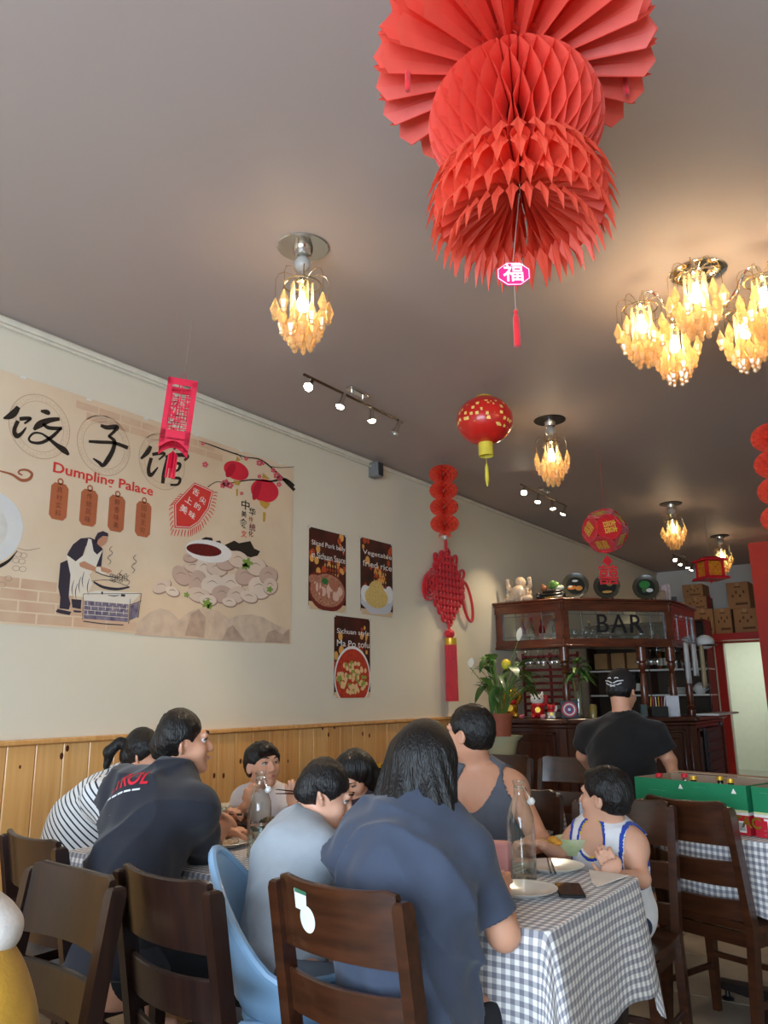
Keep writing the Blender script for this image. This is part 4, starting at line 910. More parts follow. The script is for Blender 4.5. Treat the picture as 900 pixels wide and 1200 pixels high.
for k in range(44):
    a = 2*PI*k/44; r_ = 0.046+0.004*(k % 2); g.tube([(WX+0.06+r_*math.cos(a), ky+r_*math.sin(a), tz-0.09), (WX+0.06+r_*1.08*math.cos(a), ky+r_*1.1*math.sin(a), tz-0.60)], 0.0048, 5)
g.lathe([(0.042, -0.09), (0.045, -0.6)], (WX+0.06, ky, tz), 20)
obj('tassel', g, m_redcord, t)
# alarm siren box high on the wall with its cable
sp = onx(440, 551, WX+0.05)
t = thing('wall_speaker', 'small dark grey speaker box high on the cream wall', 'speaker', (WX+0.002, sp[1], sp[2]))
obj('casing', G().box((WX+0.055, sp[1], sp[2]), (0.10, 0.085, 0.13), ch=0.008), M('grey_plastic', (120, 120, 118), rough=0.5), t)
obj('grille', G().box((WX+0.106, sp[1], sp[2]), (0.004, 0.07, 0.11), ch=0.001), M('dark_grille', (52, 52, 54), rough=0.6), t)
obj('bracket', G().box((WX+0.008, sp[1], sp[2]), (0.012, 0.05, 0.05)), m_dark if 'm_dark' in globals() else M('bracket_dark', (40, 40, 40)), t, smooth=False)
c = tag(obj('cable_trunking', G().box((WX+0.032, (SY+sp[1])/2, CZ-0.069), (0.016, sp[1]-SY, 0.016), ch=0.002), M('cornice_white', (0, 0, 0))), 'thin white cable trunking under the cornice ending at the speaker', 'trunking')

# ================================================================== the bar
m_bar = Mwood('mahogany_bar_wood', (112, 54, 28), (78, 34, 18), rough=0.3, coat=0.5, stretch=(3, 3, 12), scale=2.0)
m_bar2 = Mwood('mahogany_dark', (84, 40, 24), (56, 26, 16), rough=0.3, coat=0.5, stretch=(12, 12, 2), scale=2.0)
m_glass = Mglass('bar_glass', (232, 238, 236), clear=0.88)
m_clear = Mglass('tumbler_glass', (240, 244, 244), clear=0.72)
m_lead = M('lead_came', (120, 122, 124), rough=0.35, metal=0.8)
CP = [(-3.79, 7.42), (-3.06, 7.42), (-2.26, 8.36), (-2.26, 9.30)]
bar = thing('bar_canopy', 'mahogany bar canopy with leaded glass panels lettered BAR on turned posts', 'bar canopy', (-3.0, 8.2, 1.12))
KP = [(-3.79, 7.20), (-3.00, 7.20), (-2.12, 8.26), (-2.12, 9.42)]
ctr = thing('bar_counter', 'mahogany bar counter with raised panels and dark top', 'counter', (-3.0, 8.2, 0))
CT, CB, KT = 2.28, 1.80, 1.12
def sect(a, b):
    d = Vector((b[0]-a[0], b[1]-a[1], 0)); L_ = d.length; d.normalize(); n = Vector((d.y, -d.x, 0)); return d, n, L_
def sbox(g, a, d, n, u0, u1, w0, w1, z0, z1, ch=0.0):
    """box in section coordinates: u along, w outward"""
    mt = Matrix(((d.x, n.x, 0, a[0]), (d.y, n.y, 0, a[1]), (0, 0, 1, 0), (0, 0, 0, 1)))
    return g.box(((u0+u1)/2, (w0+w1)/2, (z0+z1)/2), (abs(u1-u0), abs(w1-w0), abs(z1-z0)), ch=ch, mat=mt)
for i in range(3):
    a, b = CP[i], CP[i+1]; d, n, L_ = sect(a, b)
    g = G(); sbox(g, a, d, n, -0.02, L_+0.02, -0.05, 0.0, CT-0.12, CT-0.03, 0.004); sbox(g, a, d, n, -0.03, L_+0.03, -0.05, 0.02, CT-0.045, CT-0.02, 0.005); sbox(g, a, d, n, -0.04, L_+0.04, -0.06, 0.045, CT-0.02, CT, 0.006)
    obj('top_rail', g, m_bar, bar)
    g = G(); sbox(g, a, d, n, -0.01, L_+0.01, -0.05, 0.0, CB, CB+0.085, 0.004); sbox(g, a, d, n, -0.02, L_+0.02, -0.05, 0.015, CB, CB+0.025, 0.005)
    obj('bottom_rail', g, m_bar, bar)
    for u in (0.0, L_-0.075): obj('stile', sbox(G(), a, d, n, u, u+0.075, -0.045, 0.004, CB+0.08, CT-0.11, 0.004), m_bar, bar)
    pane = obj('glass_pane', sbox(G(), a, d, n, 0.075, L_-0.075, -0.022, -0.018, CB+0.085, CT-0.12), m_glass, bar, smooth=False)
    g = G(); u0, u1, z0, z1 = 0.075, L_-0.075, CB+0.085, CT-0.12
    for z in (z0+0.03, z1-0.035): sbox(g, a, d, n, u0, u1, -0.026, -0.014, z-0.003, z+0.003)
    nb = 4 if i != 1 else 7
    for k in range(nb+1):
        u = u0+(u1-u0)*k/nb
        if k in (0, 1, nb-1, nb): sbox(g, a, d, n, u-0.003, u+0.003, -0.026, -0.014, z0, z1)
        else: sbox(g, a, d, n, u-0.003, u+0.003, -0.026, -0.014, z1-0.035, z1); sbox(g, a, d, n, u-0.003, u+0.003, -0.026, -0.014, z0, z0+0.03)
    obj('leading', g, m_lead, pane, smooth=False)
    if i == 1:
        c = Vector((a[0], a[1], 0))+d*(L_*0.52)+n*(-0.012)+Vector((0, 0, (CB+CT)/2-0.015))
        obj('bar_lettering', textmesh('bar_lettering', 'BAR', 0.27, M('etched_lettering', (36, 34, 38), rough=0.3), frame(c, d, (0, 0, 1)), extrude=0.002, spacing=1.15), None, pane)
    # roof and floor boards of the canopy (depth 0.34 inward)
    obj('canopy_board', sbox(G(), a, d, n, 0.0, L_, -0.34, -0.045, CB, CB+0.02), m_bar2, bar, smooth=False)
    obj('canopy_board', sbox(G(), a, d, n, 0.0, L_, -0.34, -0.045, CT-0.03, CT-0.005), m_bar2, bar, smooth=False)
    # counter
    a, b = KP[i], KP[i+1]; d, n, L_ = sect(a, b)
    obj('counter_top', sbox(G(), a, d, n, -0.05, L_+0.05, -0.50, 0.06, KT-0.045, KT, 0.010), m_bar2, ctr)
    obj('counter_front', sbox(G(), a, d, n, 0.0, L_, -0.04, 0.0, 0.0, KT-0.045), m_bar2, ctr, smooth=False)
    obj('moulding', sbox(G(), a, d, n, -0.02, L_+0.02, 0.0, 0.03, KT-0.085, KT-0.045, 0.010), m_bar2, ctr)
    obj('plinth', sbox(G(), a, d, n, -0.01, L_+0.01, 0.0, 0.02, 0.0, 0.12, 0.005), m_bar2, ctr)
    npan = 1 if i == 0 else 2
    for k in range(npan):
        u0 = L_*k/npan+0.10; u1 = L_*(k+1)/npan-0.10
        pn = obj('raised_panel', sbox(G(), a, d, n, u0+0.06, u1-0.06, 0.0, 0.016, 0.30, KT-0.20, 0.012), m_bar2, ctr)
        g = G(); 
        for (q0, q1, z0, z1) in ((u0, u0+0.03, 0.22, KT-0.12), (u1-0.03, u1, 0.22, KT-0.12), (u0, u1, 0.22, 0.25), (u0, u1, KT-0.15, KT-0.12)): sbox(g, a, d, n, q0, q1, 0.0, 0.022, z0, z1, 0.006)
        obj('panel_frame', g, m_bar2, pn)
    if i < 3: obj('corner_pilaster', sbox(G(), a, d, n, L_-0.06, L_+0.02, 0.0, 0.03, 0.12, KT-0.085, 0.006), m_bar2, ctr)
# turned posts
def post(x, y): 
    h = CB-KT; pr = [(0.045, 0), (0.045, 0.05), (0.03, 0.055), (0.042, 0.075), (0.026, 0.10), (0.032, 0.13), (0.038, 0.24), (0.03, 0.36), (0.022, 0.42), (0.034, 0.435), (0.022, 0.45), (0.04, 0.48), (0.04, 0.52), (0.03, 0.53), (0.048, 0.545), (0.048, h)]
    return G().lathe(pr, (x, y, KT), 18)
c1, c2 = CP[1], CP[2]
for (x, y) in ((c1[0]-0.02, c1[1]+0.05), (c1[0]+(c2[0]-c1[0])*0.70-0.02, c1[1]+(c2[1]-c1[1])*0.70+0.03), (c2[0]-0.05, c2[1]+0.02), (c2[0]-0.03, c2[1]+0.55)):
    obj('turned_post', post(x, y), m_bar, bar)
# ridged dark grille panel on the right side face of the counter
t = ctr
obj('vent_backing', G().box((-2.085, 8.84, 0.60), (0.03, 0.62, 0.80), ch=0.004), M('vent_dark', (38, 36, 38), rough=0.35), t)
g = G()
for k in range(8): g.box((-2.066, 8.84, 0.26+k*0.095), (0.012, 0.56, 0.07), ch=0.004)
obj('vent_slats', g, M('vent_grey', (64, 62, 64), rough=0.4), t)['kind'] = 'stuff'
obj('hinged_flap', G().box((-2.02, 8.9, KT+0.012), (0.22, 0.9, 0.02), ch=0.004), M('white_laminate', (226, 226, 222), rough=0.3), ctr)
# back shelves of the bar
sh = thing('back_shelf', 'dark wooden back shelves of the bar with crockery', 'shelf', (-3.05, 10.2, 0))
SX0, SX1, SYb = -3.78, -2.30, 10.2
obj('back_panel', G().box(((SX0+SX1)/2, SYb+0.02, 1.1), (SX1-SX0, 0.03, 2.2)), M('shelf_back', (74, 60, 46), rough=0.7), sh, smooth=False)
for z in (0.9, 1.32, 1.62, 1.92, 2.19): obj('shelf_board', G().box(((SX0+SX1)/2, SYb-0.14, z), (SX1-SX0, 0.3, 0.022), ch=0.003), m_white if z in (1.32, 1.62) else m_bar2, sh)
for x in (SX0+0.012, -3.0, SX1-0.012): obj('shelf_side', G().box((x, SYb-0.14, 1.1), (0.022, 0.3, 2.2), ch=0.003), m_bar2, sh)
obj('cabinet_base', G().box(((SX0+SX1)/2, SYb-0.16, 0.44), (SX1-SX0-0.05, 0.34, 0.88), ch=0.005), m_bar2, sh)
# ------------------------------------------------ bottles and glasses
def bottle_g(r, h, neck=0.013):
    return [(0, 0), (r*0.95, 0), (r, 0.006), (r, h*0.58), (r*0.8, h*0.66), (neck, h*0.76), (neck, h*0.95), (neck+0.002, h*0.955), (neck+0.002, h), (0, h)]
bot_cols = {'dark': M('dark_bottle_glass', (22, 26, 22), rough=0.1, coat=0.5), 'clear': m_clear, 'amber': M('amber_bottle_glass', (110, 60, 20), rough=0.1, coat=0.5), 'green': M('green_bottle_glass', (30, 70, 40), rough=0.1, coat=0.5), 'pink': M('pink_liquor', (190, 120, 150), rough=0.15, coat=0.4), 'blue': M('blue_bottle_glass', (50, 80, 140), rough=0.1, coat=0.5)}
lab_white = M('label_white', (226, 222, 210), rough=0.6)
def bottle(x, y, z, kind, label, r=0.036, h=0.30, lab=True, group='bottles in the bar'):
    t = thing('bottle', label, 'bottle', (x, y, z), group)
    obj('body', G().lathe(bottle_g(r, h), seg=14), bot_cols[kind], t, local=True)
    if lab: obj('paper_label', G().lathe([(r+0.0006, h*0.15), (r+0.0006, h*0.45)], seg=14, cap=False), lab_white, t, local=True)
    obj('cap', G().lathe([(0.016, h*0.93), (0.016, h+0.002), (0, h+0.002)], seg=12), m_gold if kind != 'clear' else m_redcard, t, local=True)
    return t
d, n, L_ = sect(CP[0], CP[1])
z0 = CB+0.02
def cpos(i, u, w_=-0.17):
    d, n, L_ = sect(CP[i], CP[i+1]); p = Vector((CP[i][0], CP[i][1], 0))+d*u*L_+n*w_; return p.x, p.y
GB = 'bottles behind the left glass pane of the bar canopy'
for (u, k, s) in ((0.30, 'pink', 'pink liqueur bottle behind the left glass pane of the bar canopy'), (0.44, 'clear', 'clear liquor bottle behind the left glass pane of the bar canopy'), (0.60, 'dark', 'dark wine bottle with white label, behind the left glass pane, nearer the wall'), (0.80, 'dark', 'dark wine bottle with white label, next to the corner stile of the canopy')):
    x, y = cpos(0, u); bottle(x, y, z0, k, s, group=GB)
for (u, k, s) in ((0.36, 'dark', 'dark bottle standing left of the BAR lettering'), (0.80, 'amber', 'amber bottle with pale label right of the BAR lettering')):
    x, y = cpos(1, u, -0.27); bottle(x, y, z0, k, s, h=0.26)
def goblet(x, y, z, label, group, up=True):
    t = thing('wine_glass', label, 'glass', (x, y, z), group); s = 1 if up else -1
    pr = [(0.032, 0), (0.030, 0.003), (0.005, 0.008), (0.004, 0.07), (0.012, 0.08), (0.030, 0.10), (0.034, 0.13), (0.028, 0.165)]
    obj('bowl', G().lathe([(r_, s*z_) for r_, z_ in pr[4:]], seg=14, cap=False), m_clear, t, local=True)
    obj('stem', G().lathe([(r_, s*z_) for r_, z_ in pr[:5]], seg=12, cap=False), m_clear, t, local=True)
    return t
for k in range(9):
    x, y = cpos(1, 0.10+0.078*k+(0.15 if k > 6 else 0), -0.12-0.06*(k % 2)); goblet(x, y, z0, 'clear wine glass standing behind the BAR lettered pane', 'wine glasses behind the lettered pane')
for k in range(8):
    x, y = cpos(0, 0.2+0.10*k, -0.16-0.05*(k % 2)); goblet(x, y, CB-0.004, 'clear wine glass hanging upside down under the canopy by the lily', 'wine glasses hanging by the lily', up=False)
for k in range(4):
    x, y = cpos(1, 0.76+0.06*k, -0.2); goblet(x, y, CB-0.004, 'clear wine glass hanging upside down beside the turned posts', 'wine glasses hanging beside the posts', up=False)
# crockery on the back shelves
m_china = M('white_china', (232, 230, 224), rough=0.2, coat=0.4, var=0.02)
GP = 'stacked white plates on the back shelf'
for k in range(6):
    tag(obj('plate', G().lathe([(0, 0), (0.06, 0), (0.065, 0.004), (0.12, 0.016), (0.12, 0.019), (0.06, 0.008), (0, 0.007)], (-2.72, SYb-0.14, 1.3315+0.012*k), 24), m_china), 'white china plate in the stack on the back shelf', 'plate', GP)
t = thing('teapot', 'white china teapot on the back shelf beside the plates', 'teapot', (-2.46, SYb-0.14, 1.331))
obj('body', G().lathe([(0, 0), (0.05, 0), (0.075, 0.04), (0.075, 0.08), (0.05, 0.115), (0.035, 0.12), (0.03, 0.128), (0.0, 0.14)], seg=20), m_china, t, local=True)
obj('spout', G().tube([(-0.07, 0, 0.05), (-0.105, 0, 0.075), (-0.12, 0, 0.11)], [0.016, 0.011, 0.008], 8), m_china, t, local=True)
obj('handle', G().tube([(0.06, 0, 0.1), (0.10, 0, 0.11), (0.115, 0, 0.07), (0.07, 0, 0.04)], 0.007, 8), m_china, t, local=True)
for k, (x, kd) in enumerate(((-2.9, 'amber'), (-2.82, 'green'), (-3.2, 'dark'), (-3.3, 'amber'), (-3.42, 'green'))):
    bottle(x, SYb-0.15, (1.631 if k < 2 else 1.331), kd, ('amber bottle on the upper back shelf', 'green bottle on the upper back shelf', 'dark bottle on the back shelf behind the vase', 'amber bottle on the back shelf behind the vase', 'green bottle on the back shelf behind the lily')[k])
for k in range(5):
    tag(obj('tumbler', G().lathe([(0, 0), (0.028, 0), (0.034, 0.10)], (-2.72+0.085*k, SYb-0.13, 1.631), 14), m_clear), 'clear glass tumbler on the upper back shelf', 'glass', 'tumblers on the upper back shelf')
tag(obj('tin', G().box((-2.94, SYb-0.14, 1.99), (0.10, 0.10, 0.14), ch=0.01), M('tin_red', (176, 40, 34), rough=0.4)), 'red tin on the top board of the back shelves', 'tin')
for k, x in enumerate((-3.62, -3.4, -3.2)):
    tag(obj('storage_box', G().box((x, SYb-0.14, 1.645+0.10), (0.17, 0.2, 0.2), ch=0.006), M('kraft_board', (176, 136, 92), rough=0.8, var=0.08)), ('kraft box in the corner of the back shelf', 'kraft box in the middle of the back shelf', 'kraft box nearest the shelf divider')[k], 'box')
# ------------------------------------------------ ornaments on top of the canopy
m_ivory = M('ivory_glaze', (232, 214, 190), rough=0.3, coat=0.4, rgb2=(206, 170, 130), scale=30)
bx_, by_ = cpos(0, 0.33, -0.13)
t = thing('buddha_figure', 'ivory laughing Buddha figure with children on top of the bar canopy', 'figurine', (bx_, by_, CT))
obj('body', G().ball((0, 0, 0.09), (0.12, 0.09, 0.10), 18, 12).ball((0, -0.05, 0.11), (0.08, 0.06, 0.07), 14, 10), m_ivory, t, local=True)
obj('head', G().ball((0.01, -0.02, 0.215), (0.055, 0.05, 0.055), 16, 10).ball((-0.04, -0.01, 0.21), (0.012, 0.012, 0.03), 8, 6).ball((0.06, -0.01, 0.21), (0.012, 0.012, 0.03), 8, 6), m_ivory, t, local=True)
for s in (-1, 1):
    obj('arm', G().tube([(s*0.09, -0.02, 0.14), (s*0.125, -0.03, 0.17), (s*0.125, -0.04, 0.22)], [0.03, 0.025, 0.02], 8).ball((s*0.125, -0.04, 0.235), 0.024, 10, 8), m_ivory, t, local=True)
    obj('knee', G().ball((s*0.10, -0.06, 0.035), (0.06, 0.06, 0.036), 12, 8), m_ivory, t, local=True)
for k, (x, y, z) in enumerate(((-0.10, -0.09, 0.03), (0.05, -0.11, 0.03), (0.11, -0.07, 0.09), (-0.13, -0.03, 0.09))): obj('child', G().ball((x, y, z), (0.022, 0.02, 0.03), 10, 8).ball((x, y-0.005, z+0.035), 0.017, 10, 8), m_ivory, t, local=True)
bx_, by_ = cpos(0, 0.80, -0.13)
t = thing('jade_cabbage', 'green and white jade cabbage carving on a dark carved base', 'ornament', (bx_, by_, CT))
m_black = M('black_lacquer', (26, 24, 22), rough=0.3, coat=0.4)
obj('carved_base', G().box((0, 0, 0.02), (0.30, 0.13, 0.04), ch=0.012).box((0, 0, 0.055), (0.25, 0.10, 0.035), ch=0.012).box((0.01, 0, 0.085), (0.21, 0.08, 0.03), ch=0.012).ball((-0.13, -0.04, 0.05), 0.03, 8, 6).ball((0.13, -0.03, 0.05), 0.03, 8, 6), m_black, t, local=True)
obj('gilt_characters', textmesh('gilt_characters', '✦✦✦✦', 0.03, m_gold, frame((0.0, -0.067, 0.02), (1, 0, 0), (0, 0, 1)), extrude=0.001), None, t, local=True)
g = G()
for k in range(7): a = k*0.9; g.ball((0.03+0.03*math.cos(a), 0.02*math.sin(a), 0.145+0.012*(k % 3)), (0.035, 0.022, 0.03), 10, 7)
obj('leaves', g, M('jade_green', (96, 140, 60), rough=0.3, coat=0.4), t, local=True)
obj('stalk', G().ball((0.09, 0, 0.12), (0.05, 0.03, 0.028), 12, 8), M('jade_white', (214, 220, 196), rough=0.3, coat=0.4), t, local=True)
obj('wood_carving', G().ball((-0.08, 0, 0.125), (0.035, 0.03, 0.035), 10, 7).ball((-0.09, 0, 0.15), (0.02, 0.02, 0.025), 8, 6), M('carved_wood', (140, 84, 44), rough=0.5), t, local=True)
def display_plate(u, sec, label, colors, tilt=0.22):
    x, y = cpos(sec, u, -0.14); d, n, L_ = sect(CP[sec], CP[sec+1])
    vw = Vector((-x, -y, 0)).normalized(); 
    t = thing('display_plate', label, 'plate', (x, y, CT)); rz = math.atan2(vw.y, vw.x)+PI/2; t.rotation_euler = (0, 0, rz)
    R_ = 0.135; mt = Matrix.Translation((0, 0, R_+0.012)) @ Matrix.Rotation(PI/2-tilt, 4, 'X')
    pl = obj('plate_disc', G().lathe([(0, 0), (R_*0.7, 0.0), (R_, 0.014), (R_, 0.020), (R_*0.72, 0.006), (0, 0.006)], seg=32, mat=mt), M('dark_olive_plate', (70, 66, 50), rough=0.3, coat=0.3), t, local=True)
    obj('painted_field', G().lathe([(0, 0.0075), (R_*0.68, 0.0075)], seg=28, mat=mt, cap=False), M('dark_field', (34, 36, 32), rough=0.3), pl, local=True)
    for k, (dx, dz, rx, rz_, col) in enumerate(colors):
        m2 = mt @ Matrix.Translation((dx, dz, 0.009+0.0004*k)); g = G().lathe([(0, 0), (1, 0)], seg=16, cap=False); g.v = [tuple(m2 @ Vector((p[0]*rx, p[1]*rz_, 0))) for p in g.v]
        obj('painted_motif', g, M('motif_%d_%d_%d' % col, col, rough=0.35), pl, local=True, smooth=False)
    obj('stand', G().tube([(-0.06, -0.03, 0.003), (-0.05, -0.03, 0.03), (-0.04, 0.05, 0.01), (0.04, 0.05, 0.01), (0.05, -0.03, 0.03), (0.06, -0.03, 0.003)], 0.006, 6), m_black, t, local=True)
    return t
display_plate(0.20, 1, 'dark display plate painted with two orange fish', [(-0.035, -0.02, 0.045, 0.022, (222, 130, 50)), (0.035, -0.03, 0.035, 0.026, (226, 150, 70)), (0.0, 0.05, 0.03, 0.012, (226, 220, 210)), (-0.05, -0.01, 0.02, 0.012, (236, 226, 210))])
display_plate(0.49, 1, 'dark display plate behind the red tail of the flower ball', [(0.0, -0.06, 0.05, 0.014, (214, 160, 80)), (0.03, 0.02, 0.03, 0.02, (150, 120, 70))])
display_plate(0.86, 1, 'dark display plate painted with a green leaf and white flower', [(-0.01, 0.03, 0.055, 0.045, (52, 130, 60)), (0.035, -0.035, 0.035, 0.022, (224, 224, 216)), (-0.02, -0.03, 0.02, 0.03, (70, 110, 60))])
for k, (u, w_, h, c, s) in enumerate(((0.12, 0.10, 0.12, (150, 120, 90), 'small brown picture frame on the end of the canopy top'), (0.28, 0.07, 0.20, (190, 170, 180), 'pale photo card standing on the canopy end'), (0.42, 0.06, 0.22, (206, 190, 180), 'tall light bottle box on the canopy end'), (0.62, 0.08, 0.10, (60, 60, 64), 'dark small ornament on the canopy end'))):
    x, y = cpos(2, u, -0.12); t = thing('trinket', s, 'ornament', (x, y, CT))
    obj('trinket_body', G().box((0, 0, h/2), (w_, 0.05, h), rz=0.4, ch=0.006), M('trinket_%d' % k, c, rough=0.5, var=0.2, scale=40), t, local=True)
    obj('trinket_foot', G().box((0, 0, 0.008), (w_*1.15, 0.07, 0.016), rz=0.4, ch=0.004), m_black, t, local=True)
# ------------------------------------------------ things on the counter
def kpos(i, u, w_=-0.2):
    d, n, L_ = sect(KP[i], KP[i+1]); p = Vector((KP[i][0], KP[i][1], 0))+d*u*L_+n*w_; return p.x, p.y
def lucky_cat(x, y, label, body, face, s=1.0, bib=(200, 30, 36)):
    t = thing('lucky_cat', label, 'figurine', (x, y, KT)); vw = Vector((-x, -y, 0)); t.rotation_euler = (0, 0, math.atan2(vw.y, vw.x)+PI/2); t.scale = (s, s, s)
    obj('body', G().ball((0, 0, 0.078), (0.062, 0.052, 0.077), 18, 12).ball((-0.04, -0.04, 0.021), (0.025, 0.035, 0.02), 10, 8).ball((0.04, -0.04, 0.021), (0.025, 0.035, 0.02), 10, 8), body, t, local=True)
    hd = obj('head', G().ball((0, -0.005, 0.165), (0.062, 0.05, 0.052), 18, 12), face, t, local=True)
    for q in (-1, 1): obj('ear', G().loft([[(q*0.04+a*0.018, b*0.012, 0.2) for a, b in ((-1, -1), (1, -1), (1, 1), (-1, 1))], [(q*0.048+a*0.002, b*0.002, 0.235) for a, b in ((-1, -1), (1, -1), (1, 1), (-1, 1))]]), face, hd, local=True)
    obj('bib', G().lathe([(0.05, 0.0), (0.058, -0.012), (0.055, -0.03)], (0, -0.004, 0.13), 18, cap=False), M('bib_%d' % bib[0], bib, rough=0.5), t, local=True)
    obj('coin', G().lathe([(0, 0), (0.024, 0), (0.024, 0.006), (0, 0.006)], seg=16, mat=Matrix.Translation((0, -0.056, 0.075)) @ Matrix.Rotation(PI/2, 4, 'X')), m_gold, t, local=True)
    obj('raised_paw', G().tube([(0.055, -0.01, 0.11), (0.08, -0.02, 0.15), (0.078, -0.025, 0.2)], [0.02, 0.018, 0.02], 8), body, t, local=True)
    g = G()
    for q in (-1, 1): g.ball((q*0.022, -0.052, 0.172), (0.007, 0.004, 0.009), 8, 6)
    g.ball((0, -0.056, 0.158), (0.005, 0.004, 0.004), 8, 6); obj('face_marks', g, M('black_paint', (20, 20, 20), rough=0.4), hd, local=True)
    return t
m_goldg = M('gold_glaze', (214, 170, 60), rough=0.25, metal=0.7, var=0.1); m_whiteg = M('white_glaze', (238, 232, 224), rough=0.25, coat=0.4, var=0.02); m_redg = M('red_glaze', (190, 30, 34), rough=0.3, coat=0.4)
x, y = kpos(0, 0.22, -0.10); lucky_cat(x, y, 'gold lucky cat figure half hidden behind the lily leaves', m_goldg, m_goldg, 1.35)
x, y = kpos(0, 0.60, -0.10); lucky_cat(x, y, 'red and white lucky cat figure on the bar counter beside the lily', m_redg, m_whiteg, 1.1)
x, y = kpos(0, 0.82, -0.02); lucky_cat(x, y, 'small white and red lucky cat next to the ringed target', m_whiteg, m_redg, 0.62)
for k, (u, c) in enumerate(((0.44, (230, 120, 130)), (0.72, (232, 150, 160)))):
    x, y = kpos(0, u, 0.0); tag(obj('toy_ball', G().ball((x, y, KT+0.02), (0.026, 0.022, 0.020), 12, 8).ball((x+0.02, y-0.01, KT+0.03), 0.014, 10, 8), M('toy_pink_%d' % k, c, rough=0.5)), ('pink toy lying left of the red lucky cat', 'pink toy lying right of the red lucky cat')[k], 'toy')
# ringed target
x, y = kpos(1, 0.06, -0.06); vw = Vector((-x, -y, 0)); rz = math.atan2(vw.y, vw.x)+PI/2
t = thing('ringed_target', 'dark square stand with a red, white and blue ringed target', 'ornament', (x, y, KT), rz=rz)
obj('backing', G().box((0, 0, 0.085), (0.165, 0.02, 0.17), ch=0.006), M('navy_board', (40, 40, 54), rough=0.5), t, local=True)
for k, (r_, c) in enumerate(((0.07, (200, 60, 80)), (0.056, (230, 226, 222)), (0.043, (190, 60, 90)), (0.030, (60, 80, 140)), (0.014, (230, 230, 226)))):
    obj('ring', G().lathe([(0, 0), (r_, 0)], seg=28, cap=False, mat=Matrix.Translation((0, -0.0105-0.0006*k, 0.085)) @ Matrix.Rotation(PI/2, 4, 'X')), M('ring_%d_%d' % (c[0], c[2]), c, rough=0.5), t, local=True)
# vase with bamboo sprigs
x, y = kpos(1, 0.16, -0.13); t = thing('bamboo_vase', 'tall clear glass vase of leafy green lucky bamboo on the bar counter', 'vase', (x, y, KT))
obj('glass', G().lathe([(0, 0), (0.045, 0), (0.05, 0.01), (0.038, 0.1), (0.042, 0.34), (0.055, 0.36)], seg=18, cap=False), m_clear, t, local=True)
m_leaf = M('leaf_green', (52, 92, 40), rough=0.4, var=0.25, scale=8, coat=0.15); m_leaf2 = M('leaf_light_green', (96, 138, 58), rough=0.4, var=0.2, scale=8, coat=0.15)
m_stem = M('stem_green', (110, 140, 70), rough=0.5)
def leaf(g, o, dirv, up, L_, w_, droop, n=7):
    """pointed leaf: midrib from o along dirv, drooping"""
    o = Vector(o); d = Vector(dirv).normalized(); s = d.cross(Vector(up)); s = s.normalized() if s.length > 1e-4 else Vector((1, 0, 0)); P = []
    for k in range(n+1):
        t_ = k/n; c = o+d*(L_*t_)+Vector((0, 0, -droop*t_*t_*L_)); hw_ = w_*math.sin(PI*min(1, t_*0.93+0.07))**0.8*(1-t_*0.15)*(0 if k == n else 1)
        P.append([tuple(c-s*hw_+Vector((0, 0, 0.15*hw_))), tuple(c), tuple(c+s*hw_+Vector((0, 0, 0.15*hw_)))])
    g.grid(P)
rnd = random.Random(12)
for k in range(5):
    a = rnd.uniform(0, 6.28); tx, ty = 0.03*math.cos(a), 0.03*math.sin(a); obj('cane', G().tube([(tx*0.4, ty*0.4, 0.02), (tx, ty, 0.3), (tx*2, ty*2, 0.42)], 0.007, 7), m_stem, t, local=True)
for k in range(54):
    a = rnd.uniform(0, 6.28); h = rnd.uniform(0.34, 0.56); g = G(); leaf(g, (0.04*math.cos(a), 0.04*math.sin(a), h), (math.cos(a), math.sin(a), rnd.uniform(0.2, 1.0)), (0, 0, 1), rnd.uniform(0.12, 0.2), 0.02, rnd.uniform(0.3, 0.9)); obj('leaf', g, m_leaf if k % 3 else m_leaf2, t, local=True)
x, y = kpos(1, 0.25, -0.08); tag(obj('jar', G().lathe([(0, 0), (0.035, 0), (0.036, 0.11), (0.03, 0.12), (0.03, 0.13)], (x, y, KT), 16), M('jar_amber', (150, 130, 60), rough=0.15, coat=0.5)), 'small amber glass jar next to the ringed target', 'jar')
# right part of the counter: pen holders, card, till boxes
for k, (u, w_, dp, h, c, s) in enumerate(((0.78, 0.16, 0.10, 0.10, (28, 28, 32), 'black desk tidy box on the bar counter'), (0.90, 0.13, 0.012, 0.20, (222, 226, 236), 'white card standing on the bar counter'), (0.66, 0.06, 0.06, 0.12, (70, 90, 90), 'grey-green tumbler box on the bar counter'))):
    x, y = kpos(1, u, -0.10); d, n, L_ = sect(KP[1], KP[2]); tag(obj('desk_box' if k != 1 else 'menu_card', G().box((x, y, KT+h/2), (w_, dp, h), rz=math.atan2(d.y, d.x)-0.3, ch=0.004), M('desk_%d' % k, c, rough=0.4)), s, 'box' if k != 1 else 'card')
for k in range(6):
    x, y = kpos(1, 0.72+0.022*k, -0.10); tag(obj('pen', G().tube([(x, y, KT+0.10), (x+rnd.uniform(-0.02, 0.02), y, KT+0.19)], 0.006, 6), M('pen_%d' % (k % 3), ((210, 180, 60), (200, 60, 80), (230, 230, 230))[k % 3], rough=0.4)), 'pen standing in the black desk tidy on the bar', 'pen', 'pens in the desk tidy')
